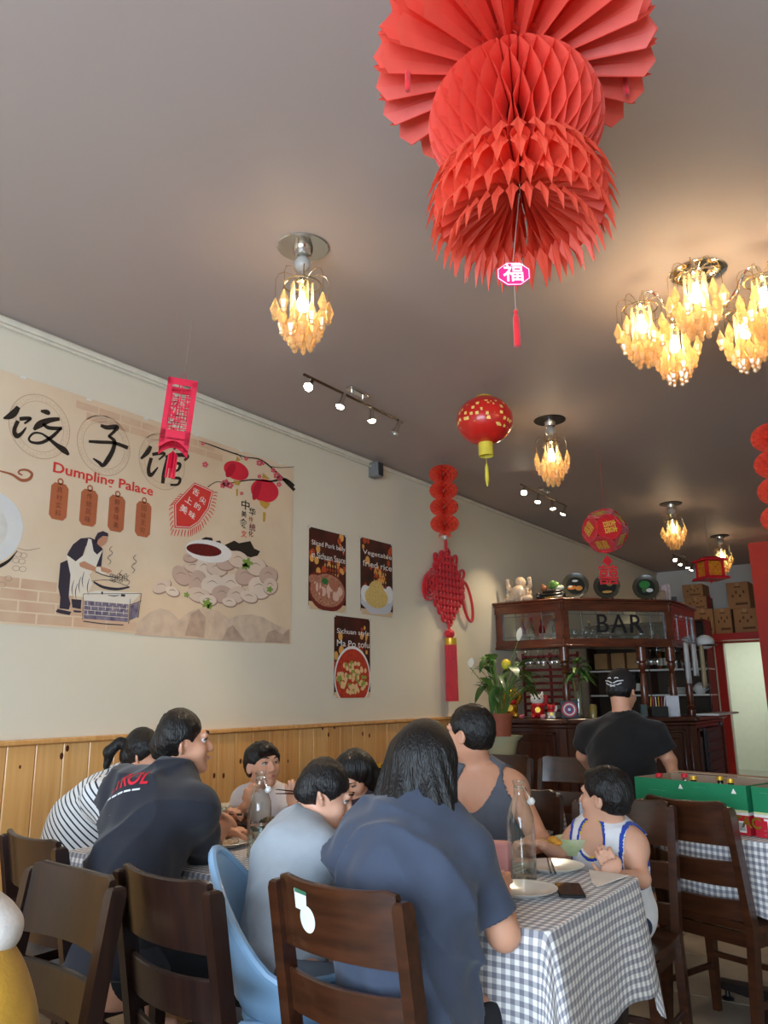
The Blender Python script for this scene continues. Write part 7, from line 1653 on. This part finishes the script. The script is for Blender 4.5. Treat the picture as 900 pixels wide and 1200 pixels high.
    # clothes
    if shirt is not None:
        S = Sculpt(lo, hi, shirt_h)
        torso(S, 0.013*b, shirt_fat)
        if not tank:
            for s_ in 'LR':
                a, bb = g['sh'+s_], g['el'+s_]; c = a+(bb-a)*sleeves; S.cone(a, a+(bb-a)*(sleeves+0.18), 0.072*b, (0.068+0.008*shirt_fat)*b, k=0.04)
        else:
            pass
        S.wrinkle(wr*b, 30/b, len(label)); S.crease(wr*1.6*b, 17/b, len(label)+3, up)
        if not tank:
            for s_ in 'LR':
                a, bb = g['sh'+s_], g['el'+s_]; c = a+(bb-a)*sleeves; dv = nrm(bb-a); m = 0.12*b; sl, gg = S.sub(c+dv*0.06*b-m, c+dv*0.06*b+m)
                # cuff: everything beyond the sleeve end, near the arm only
                ta = (gg[0]-c[0])*dv[0]+(gg[1]-c[1])*dv[1]+(gg[2]-c[2])*dv[2]; rad = np.sqrt(np.maximum((gg[0]-c[0])**2+(gg[1]-c[1])**2+(gg[2]-c[2])**2-ta**2, 0)); S.cut(sl, np.maximum(-ta, rad-0.105*b).astype(np.float32))
        S.half(g['hip']-up*hem*b, -up)
        nb = g['neck']+nrm(HL(0, -0.02, -0.06)-g['neck'])*0.03*b
        S.ell(nb+fw_*0.015*b, (neck_r*b, neck_r*b, 0.06*b), RB, k=0.0, op='c'); S.cone(nb, HL(0, 0, 0), 0.066*b, 0.066*b, k=0, op='c')
        if tank:
            for s_, q in (('L', -1), ('R', 1)):
                c = g['sh'+s_]+rt*q*0.035*b-up*0.03*b; S.ell(c, (0.10*b, 0.13*b, 0.15*b), RB, k=0.0, op='c')
            S.ell(g['neck']+fw_*0.12*b+up*0.005*b, (vneck[0]*b, 0.13*b, vneck[1]*b), RB, k=0.0, op='c')
        obj(shirt_name, S.mesh(shirt_name, shirt), None, t)
    if pants is not None:
        S = Sculpt(lo, hi, 0.009); S.ell(g['hip'], (0.175*b, 0.135*b, 0.125*b), RB, k=0.03)
        for s_ in 'LR':
            hip_s = g['hip']+rt*(0.085*b if s_ == 'R' else -0.085*b); S.cone(hip_s, g['kn'+s_], 0.098*b, 0.075*b, k=0.04); S.cone(g['kn'+s_], g['kn'+s_]+(g['an'+s_]-g['kn'+s_])*0.35, 0.075*b, 0.072*b, k=0.02)
        S.wrinkle(0.004, 24, 5); S.half(g['hip']+up*0.06*b, up); S.half((0, 0, g['anL'][2]+0.42*(g['knL'][2]-g['anL'][2])), (0, 0, -1)); obj('trousers', S.mesh('trousers', pants), None, t)
    # hair
    S = Sculpt(hd-0.45*hs, hd+0.24*hs, 0.005)
    S.ell(HL(0, -0.016, 0.034), np.array((0.083, 0.103, 0.094))*hs, RH, k=0.0)
    if hair in ('short', 'crew'):
        S.ell(HL(0, -0.045, -0.01), np.array((0.074, 0.068, 0.075))*hs, RH, k=0.02); S.wrinkle((0.003 if hair == 'short' else 0.0015)*hs, 120/hs, 2)
        S.half(HL(0, 0.082, 0.058), f*0.80-u*0.62, k=0.008); S.half(HL(0, 0, -0.062), -u, k=0.012); S.wrinkle(0.0018*hs, 260/hs, 6)
        for q in (-1, 1): S.ell(HL(q*0.085, 0.012, -0.03), np.array((0.03, 0.035, 0.045))*hs, RH, k=0.0, op='c')
        if hair == 'short':
            S.ell(HL(0.012, 0.062, 0.078), np.array((0.055, 0.035, 0.030))*hs, RH, k=0.02)
    elif hair == 'long':
        for q in (-1, 1): S.cone(HL(q*0.060, -0.03, 0.02), HL(q*0.090, -0.035, -0.15), 0.055*hs, 0.056*hs, k=0.04)
        S.cone(HL(0, -0.055, 0.0), HL(0, -0.085, -0.17), 0.06*hs, 0.055*hs, k=0.04); S.cone(HL(0.055, 0.0, 0.0), HL(0.085, 0.01, -0.16), 0.035*hs, 0.035*hs, k=0.03)
        sl, (X, Y, Z) = S.sub(S.lo-1, S.lo+S.n*S.h+1); th = np.arctan2((X-hd[0])*f[0]+(Y-hd[1])*f[1], (X-hd[0])*r[0]+(Y-hd[1])*r[1]); zz = (Z-hd[2]); amp = np.clip((0.10-zz)/0.2, 0, 1); S.D += (0.0035*amp*np.sin(th*26+6*zz*6)+0.003*amp*np.sin(th*11-zz*22)).astype(np.float32)
        S.half(HL(0, 0.060, 0.02), f*0.93-u*0.30); cutz = hd[2]-0.19*hs; S.D = np.maximum(S.D, (cutz-Z+0.015*np.sin(th*9)+0.008*np.sin(th*23)-0.0).astype(np.float32)-0)
    elif hair == 'ponytail':
        S.ell(HL(0, -0.045, -0.01), np.array((0.07, 0.065, 0.06))*hs, RH, k=0.02); S.ell(HL(0, -0.115, 0.035), np.array((0.022, 0.025, 0.022))*hs, RH, k=0.012); S.cone(HL(0, -0.13, 0.03), HL(0, -0.165, -0.02), 0.026*hs, 0.028*hs, k=0.01); S.cone(HL(0, -0.165, -0.02), HL(0, -0.16, -0.10), 0.028*hs, 0.012*hs, k=0.01); S.wrinkle(0.002, 150, 4); S.half(HL(0, 0.082, 0.055), f*0.80-u*0.62)
    obj('hair', S.mesh('hair', HAIR), None, t)
    return t, HL, (r, f, u), (rt, fw_, up), g
def Q(px, py, Y): return ony(px, py, Y)
def mixp(a, b, t_): return np.array(a)*(1-t_)+np.array(b)*t_
def legs(hip, rt_dir, fwd, s=1.0, knee_z=0.50, ankle_z=0.07, spread=0.11, reach=0.42):
    hip = np.array(hip); rt_dir = nrm((rt_dir[0], rt_dir[1], 0)); fwd = nrm((fwd[0], fwd[1], 0)); out = {}
    for q, k in ((-1, 'L'), (1, 'R')):
        kn = hip+rt_dir*q*spread*s+fwd*reach*s; kn[2] = knee_z; an = kn+fwd*0.03; an[2] = ankle_z; out['kn'+k] = kn; out['an'+k] = an
    return out
def tee(name, rgb, **k): return M(name, rgb, rough=0.85, var=0.06, scale=20, bump=0.06, bscale=200, sheen=0.15, **k)
YW = (0, 1); XR = (1, 0)
# --- woman in the navy t-shirt (back to the camera)
hip = Q(468, 1150, 1.80); hip[2] = 0.56
J = dict(head=Q(500, 896, 1.99), neck=Q(493, 952, 1.93), chest=Q(483, 1035, 1.86), hip=hip, shL=Q(432, 988, 1.88), shR=Q(549, 1003, 1.95), elL=(-1.53, 2.02, 0.82), elR=Q(590, 1094, 2.00), wrL=(-1.50, 2.26, 0.80), wrR=(-1.17, 2.25, 0.80)); J.update(legs(hip, XR, YW))
tt = person('person in a navy t-shirt with shoulder-length black hair, elbow on the gingham table', J, (0.15, 1.0, -0.25), hs=0.98, bs=1.0, shirt=tee('navy_cotton', (60, 68, 86)), pants=M('black_trousers', (26, 26, 30), rough=0.8), hair='long', sleeves=0.78, shirt_fat=1.12, hem=0.16, wr=0.011)
# --- man in the dark printed t-shirt
hip = Q(140, 1060, 1.74); hip[2] = 0.56
J = dict(head=Q(214, 870, 2.10), neck=Q(196, 917, 2.03), chest=Q(172, 968, 1.93), hip=hip, shL=Q(135, 930, 2.02), shR=Q(229, 946, 2.0), elL=Q(150, 985, 2.25), elR=Q(236, 1003, 2.19), wrL=(-2.50, 2.42, 0.82), wrR=Q(262, 970, 2.30)); J.update(legs(hip, (0.95, -0.1), (0.15, 1)))
dirR = Q(277, 950, 2.38)-J['wrR']
tm_, HLm, FRm, BRm, gm = person('person in a dark t-shirt printed in red across the shoulders, holding chopsticks', J, (0.62, 0.78, -0.02), shirt=tee('black_navy_cotton', (34, 36, 46)), pants=M('black_trousers', (0, 0, 0)), hair='crew', sleeves=0.86, shirt_fat=1.05, hands={'R': (dirR, (0.5, -0.7, 0.3), 0.9, -1), 'L': ((0.3, 1, -0.1), (0, 0, 1), 0.4, 1)}, wr=0.010)
# red print between his shoulders, laid onto the cloth by ray from behind
def shirt_print(s, cpx, W_, H_, mat, t_, body, nm, rot=0.0, Y=1.7):
    me = textmesh(nm, s, 1.0, mat, Matrix.Identity(4), extrude=0.0, bold=0.02); bm = bmesh.new(); bm.from_mesh(me); bmesh.ops.subdivide_edges(bm, edges=[e for e in bm.edges if e.calc_length() > 0.15], cuts=2, use_grid_fill=True); bmesh.ops.triangulate(bm, faces=bm.faces); bm.to_mesh(me); bm.free()
    co = np.zeros(len(me.vertices)*3); me.vertices.foreach_get('co', co); co = co.reshape(-1, 3); mn, mx_ = co.min(0), co.max(0); uv = (co-mn)/np.maximum(mx_-mn, 1e-9)-0.5
    from mathutils.bvhtree import BVHTree
    bvh = BVHTree.FromPolygons([v.co for v in body.data.vertices], [p.vertices[:] for p in body.data.polygons])
    rt, fw_, up = [Vector(v) for v in BRm]; c = Vector(cpx)-fw_*0.5; out = []
    for q in uv:
        x, z = q[0]*W_, q[1]*H_; x, z = x*math.cos(rot)-z*math.sin(rot), x*math.sin(rot)+z*math.cos(rot)
        o = c+rt*x+up*z; hit = bvh.ray_cast(o, fw_); p = hit[0]+hit[1]*0.0025 if hit[0] is not None else Vector(cpx); out.append(p)
    me.vertices.foreach_set('co', np.array([tuple(p) for p in out], np.float32).ravel()); me.update(); obj(nm, me, None, t_)
sh_o = [c for c in tm_.children if c.name.startswith('t_shirt')][0]
upb = np.array(BRm[2]); cpt = gm['chest']*0.35+gm['neck']*0.65-upb*0.01
shirt_print('PETROL', cpt, 0.19, 0.062, M('red_shirt_print', (206, 32, 52), rough=0.6), tm_, sh_o, 'shirt_print')
shirt_print('— — — — —', cpt-upb*0.050, 0.16, 0.007, M('white_shirt_print', (220, 220, 220), rough=0.6), tm_, sh_o, 'shirt_subprint')
# --- woman in the striped top, beyond him
hip = Q(74, 1030, 2.27); hip[2] = 0.56
def stripes():
    m = tee('striped_cotton', (226, 226, 224)); nt = m.node_tree; b = nt.nodes['Principled BSDF']; tc = nt.nodes.new('ShaderNodeTexCoord'); wv = nt.nodes.new('ShaderNodeVectorMath'); wv.operation = 'DOT_PRODUCT'; nt.links.new(tc.outputs['Object'], wv.inputs[0])
    wv.inputs[1].default_value = (0.62, 0.35, 0.70)
    mu = nt.nodes.new('ShaderNodeMath'); mu.operation = 'MULTIPLY'; mu.inputs[1].default_value = 1/0.021; nt.links.new(wv.outputs['Value'], mu.inputs[0]); fr_ = nt.nodes.new('ShaderNodeMath'); fr_.operation = 'FRACT'; nt.links.new(mu.outputs[0], fr_.inputs[0])
    lt = nt.nodes.new('ShaderNodeMath'); lt.operation = 'LESS_THAN'; lt.inputs[1].default_value = 0.30; nt.links.new(fr_.outputs[0], lt.inputs[0]); mx = nt.nodes.new('ShaderNodeMix'); mx.data_type = 'RGBA'; s = b.inputs['Base Color'].links[0].from_socket
    nt.links.new(lt.outputs[0], mx.inputs[0]); nt.links.new(s, mx.inputs[6]); mx.inputs[7].default_value = L3((40, 44, 60)); nt.links.new(mx.outputs[2], b.inputs['Base Color']); return m
J = dict(head=Q(168, 884, 2.50), neck=Q(145, 922, 2.44), chest=Q(112, 960, 2.36), hip=hip, shL=Q(140, 915, 2.62), shR=Q(116, 937, 2.24), elL=Q(182, 950, 2.66), elR=Q(148, 975, 2.28), wrL=(-2.78, 2.58, 0.82), wrR=(-2.82, 2.36, 0.82)); J.update(legs(hip, (0, -1), (1, 0)))
person('person in a white and navy striped top with tied-back hair, behind the man in dark', J, (0.80, 0.58, -0.2), hs=0.96, bs=0.96, shirt=stripes(), pants=M('black_trousers', (0, 0, 0)), hair='ponytail', sleeves=0.75, shirt_fat=1.05, h=0.006)
# --- boy in the white shirt
hip = np.array(Q(312, 1000, 3.02)); hip[2] = 0.53
J = dict(head=Q(308, 897, 2.92), neck=Q(310, 930, 2.98), chest=Q(311, 962, 2.98), hip=hip, shL=Q(336, 938, 3.02), shR=Q(286, 938, 2.88), elL=Q(346, 966, 2.90), elR=Q(272, 962, 2.80), wrL=Q(343, 945, 2.80), wrR=Q(287, 944, 2.74)); J.update(legs(hip, (-0.9, -0.25), (0.15, -1), 0.8, 0.47))
tb, HLb, _, _, gb = person('child in a white shirt looking up from chopsticks beside the pine wainscot', J, (0.97, -0.30, 0.08), hs=0.90, bs=0.72, skin=SKIN_K, shirt=tee('white_cotton', (226, 220, 220)), pants=M('blue_shorts', (50, 60, 90), rough=0.8), hair='short', sleeves=0.62, shirt_fat=1.05, hands={'L': (Q(342, 926, 2.78)-J['wrL'], (0.6, -0.6, 0.2), 0.9, 1), 'R': (Q(292, 929, 2.74)-J['wrR'], (-0.3, -0.8, 0), 1.0, -1)}, h=0.005)
for k in range(2):
    a = Q(323, 925+5*k, 2.72); b_ = Q(352, 928+2*k, 2.80); tag(obj('chopstick', G().tube([tuple(a), tuple(b_)], [0.002, 0.0035], 6), M('black_chopstick', (0, 0, 0))), 'black chopstick held by the child in the white shirt', 'chopstick', 'chopsticks held by the white-shirt child')
for k in range(2):
    a = Q(236, 952+4*k, 2.45); b_ = Q(283, 955-1*k, 2.36); tag(obj('chopstick', G().tube([tuple(a), tuple(b_)], [0.002, 0.0035], 6), M('black_chopstick', (0, 0, 0))), 'dark chopstick held over the pale tub', 'chopstick', 'chopsticks held over the tub')
# --- girl with long hair
hip = np.array(Q(425, 995, 3.10)); hip[2] = 0.53
J = dict(head=Q(415, 908, 3.02), neck=Q(420, 940, 3.08), chest=Q(423, 965, 3.08), hip=hip, shL=Q(446, 952, 3.12), shR=Q(400, 948, 3.02), elL=Q(448, 985, 2.98), elR=Q(385, 978, 2.92), wrL=Q(430, 980, 2.80), wrR=Q(392, 984, 2.74)); J.update(legs(hip, (-1, 0), (0, -1), 0.8, 0.47))
person('child with long black hair bent over a plate between two boys', J, (0.1, -0.8, -0.75), hs=0.90, bs=0.70, skin=SKIN_K, shirt=tee('dark_cotton', (60, 44, 50)), pants=M('blue_shorts', (0, 0, 0)), hair='long', sleeves=0.5, h=0.006)
# --- boy in the grey t-shirt in the high chair
hip = np.array(Q(328, 1078, 1.86)); hip[2] = 0.575
J = dict(head=Q(382, 930, 2.08), neck=Q(352, 972, 2.02), chest=Q(343, 1010, 1.95), hip=hip, shL=Q(330, 985, 2.10), shR=Q(378, 1000, 1.94), elL=Q(372, 1000, 2.25), elR=Q(392, 1022, 2.08), wrL=Q(400, 985, 2.34), wrR=Q(420, 998, 2.24)); J.update(legs(hip, (0.5, -0.85), (0.85, 0.5), 0.62, 0.56, 0.30, reach=0.36))
tg, *_ = person('child in a pale grey t-shirt in the blue high chair, bent over the food', J, (0.80, 0.50, -0.42), hs=0.88, bs=0.70, skin=SKIN_K, shirt=tee('pale_grey_cotton', (156, 162, 168)), pants=M('grey_shorts', (90, 96, 104), rough=0.8), hair='crew', sleeves=0.60, shirt_fat=1.02, h=0.005)
# --- man in the grey tank top
hip = np.array(Q(575, 985, 3.28)); hip[2] = 0.55
J = dict(head=Q(550, 860, 3.10), neck=Q(560, 905, 3.16), chest=Q(572, 950, 3.18), hip=hip, shL=Q(602, 925, 3.20), shR=Q(530, 925, 3.10), elL=Q(632, 985, 3.02), elR=Q(515, 985, 2.95), wrL=Q(600, 1003, 2.82), wrR=(-1.80, 2.66, 0.81)); J.update(legs(hip, (-1, 0), (0, -1)))
tk, *_ = person('person in a grey tank top looking away at the far table side', J, (-0.92, 0.02, 0.02), shirt=tee('grey_ribbed_cotton', (92, 98, 110)), pants=M('black_trousers', (0, 0, 0)), hair='crew', tank=True, shirt_fat=1.03, shirt_name='tank_top', hands={'L': ((-0.9, -0.3, 0), (0, 0, 1), 0.5, -1)}, wr=0.004)
# --- boy in the blue and white jersey
hip = np.array(Q(722, 1040, 3.16)); hip[2] = 0.53
J = dict(head=Q(709, 934, 3.06), neck=Q(706, 972, 3.09), chest=Q(713, 1000, 3.10), hip=hip, shL=Q(742, 993, 3.06), shR=Q(676, 988, 3.08), elL=Q(752, 1030, 2.98), elR=Q(652, 1000, 2.96), wrL=Q(722, 1026, 2.84), wrR=Q(636, 990, 2.84)); J.update(legs(hip, (-1, 0), (0, -1), 0.8, 0.47))
jersey = tee('white_jersey', (230, 230, 232))
tj, HLj, FRj, BRj, gj = person('child in a white and blue sleeveless jersey looking back towards the bar', J, (-0.97, 0.10, 0.05), hs=0.90, bs=0.72, skin=SKIN_K, shirt=jersey, pants=M('blue_shorts', (0, 0, 0)), hair='short', tank=True, shirt_fat=1.02, shirt_name='jersey', hands={'L': (Q(712, 1008, 2.80)-J['wrL'], (0.3, -0.9, 0.2), 1.0, -1), 'R': ((-0.8, -0.3, 0.1), (0, 0, 1), 0.8, 1)}, h=0.005, brows=True, shirt_h=0.0036, vneck=(0.066, 0.085))
# blue trim round the neck and arm holes, laid onto the jersey
jo = [c for c in tj.children if c.name.startswith('jersey')][0]
m_trim = tee('royal_blue_trim', (40, 70, 170)); m_ytrim = tee('yellow_trim', (214, 180, 60)); rt, fw_, up = [np.array(v) for v in BRj]; b = 0.72
RBj = rot_from(rt, fw_, up); vj = np.array([v.co[:] for v in jo.data.vertices]); nj = np.array([v.normal[:] for v in jo.data.vertices]); pj = [tuple(p.vertices) for p in jo.data.polygons]
def band(name, c, r_, k0, k1, mat, lift):
    P = (vj-c) @ RBj.T; kk = np.sqrt(((P/np.array(r_))**2).sum(1)); inn = (kk > k0) & (kk < k1); fs = [f for f in pj if all(inn[i] for i in f)]
    ids = sorted({i for f in fs for i in f}); mp = {i: q for q, i in enumerate(ids)}; g = G(); g.v = [tuple(vj[i]+nj[i]*lift) for i in ids]; g.f = [tuple(mp[i] for i in f) for f in fs]
    if g.f: obj(name, g, mat, tj)
for s_, q in (('L', -1), ('R', 1)): band('arm_trim', gj['sh'+s_]+rt*q*0.035*b-up*0.03*b, (0.10*b, 0.13*b, 0.15*b), 1.0, 1.17, m_trim, 0.0015)
nc = gj['neck']+fw_*0.12*b+up*0.005*b; nr = (0.066*b, 0.13*b, 0.085*b)
band('neck_trim', nc, nr, 1.0, 1.26, m_trim, 0.0015); band('neck_piping', nc, nr, 0.99, 1.09, m_ytrim, 0.0025)
# food held towards the man: chopsticks with a morsel
a = Q(632, 983, 2.80); b2 = Q(655, 990, 2.82); 
tag(obj('chopstick', G().tube([tuple(a), tuple(b2)], 0.003, 6), M('wooden_chopstick', (190, 150, 90), rough=0.6)), 'pale wooden chopstick in the jersey child\'s hand', 'chopstick')
q = Q(648, 984, 2.80); tag(obj('food_morsel', G().ball(tuple(q), (0.02, 0.018, 0.013), 10, 8).ball((q[0]+0.018, q[1], q[2]-0.008), (0.016, 0.014, 0.010), 10, 8), M('food_206_140_40', (206, 140, 40))), 'golden morsel of food on the wooden chopstick', 'food')
# --- server with the patterned cap, back to the camera
hip = np.array(Q(735, 960, 4.92)); hip[2] = 0.92
J = dict(head=Q(729, 809, 5.02), neck=Q(731, 846, 4.98), chest=Q(732, 880, 4.96), hip=hip, shL=Q(693, 860, 4.98), shR=Q(768, 862, 4.96), elL=Q(683, 885, 5.05), elR=Q(785, 892, 5.00), wrL=Q(695, 905, 5.22), wrR=Q(790, 912, 4.86))
for q, k in ((-1, 'L'), (1, 'R')): J['kn'+k] = hip+np.array((q*0.10, 0.02, -0.44)); J['an'+k] = hip+np.array((q*0.11, 0.0, -0.84))
ts, HLs, FRs, *_ = person('standing person in a black t-shirt and patterned cap before the bar counter', J, (0.15, 0.97, -0.30), hs=1.02, bs=0.98, shirt=tee('black_cotton', (16, 16, 18)), pants=M('black_trousers', (0, 0, 0)), hair='crew', sleeves=0.62, shirt_fat=1.1, hem=0.14, h=0.006, seated_z=0, wr=0.005)
S = Sculpt(J['head']-0.2, J['head']+0.2, 0.006); r, f, u = FRs; RHs = rot_from(r, f, u); S.ell(HLs(0, -0.016, 0.036), np.array((0.088, 0.108, 0.098))*1.02, RHs, k=0); S.half(HLs(0, 0, 0.0), -u*0.9+f*0.25); obj('cap', S.mesh('cap', M('black_cap_cloth', (30, 26, 26), rough=0.8)), None, ts)
g = G()
for sg in (-1, 1):
    def cp(x, z):
        y = -0.016-0.110*math.sqrt(max(0.0, 1-(x/0.090)**2-((z-0.036)/0.10)**2)); return tuple(HLs(x, y-0.001, z))
    for P_ in ([(0.004, 0.020), (0.030, 0.034), (0.058, 0.042)], [(0.010, 0.008), (0.032, 0.014), (0.050, 0.026)], [(0.0, 0.004), (0.014, 0.012), (0.018, 0.0 + 0.004), (0.006, 0.001)], [(0.012, 0.048), (0.02, 0.055), (0.034, 0.052)]): g.tube([cp(sg*x, z-0.012) for x, z in P_], 0.0035, 5)
obj('cap_pattern', g, M('white_shirt_print', (0, 0, 0)), ts)

# ------------------------------------------------ printed pieces that can be told apart become parts of their own
def split_islands(o):
    me = o.data; n = len(me.vertices); par = list(range(n))
    def find(a):
        while par[a] != a: par[a] = par[par[a]]; a = par[a]
        return a
    for e in me.edges:
        a, b = find(e.vertices[0]), find(e.vertices[1])
        if a != b: par[a] = b
    groups = {}
    for p in me.polygons: groups.setdefault(find(p.vertices[0]), []).append(tuple(p.vertices))
    co = [tuple(v.co) for v in me.vertices]; nm = o.name.split('.')[0]
    for fs in groups.values():
        ids = sorted({i for f in fs for i in f}); mp = {i: k for k, i in enumerate(ids)}; g = G(); g.v = [co[i] for i in ids]; g.f = [tuple(mp[i] for i in f) for f in fs]
        obj(nm, g, me.materials[0], o.parent, smooth=False)
    bpy.data.objects.remove(o)
for o in list(bpy.data.objects):
    nm = o.name.split('.')[0]
    if nm in ('brick_print', 'dumpling_print', 'herb_print', 'mountain_print', 'chef_skin_print', 'chef_print', 'lantern_print', 'name_lettering', 'stove_print', 'chef_apron_print'): split_islands(o)
    elif nm in ('bokeh_print', 'pork_print', 'tofu_print', 'scallion_print', 'poster_lettering', 'blossom_print', 'dumpling_shadow_print', 'ring_print', 'bun_line_print', 'stove_joint_print', 'pennant_fringe', 'brush_characters', 'stove_line_print', 'lantern_gilt_print'): o['kind'] = 'stuff'
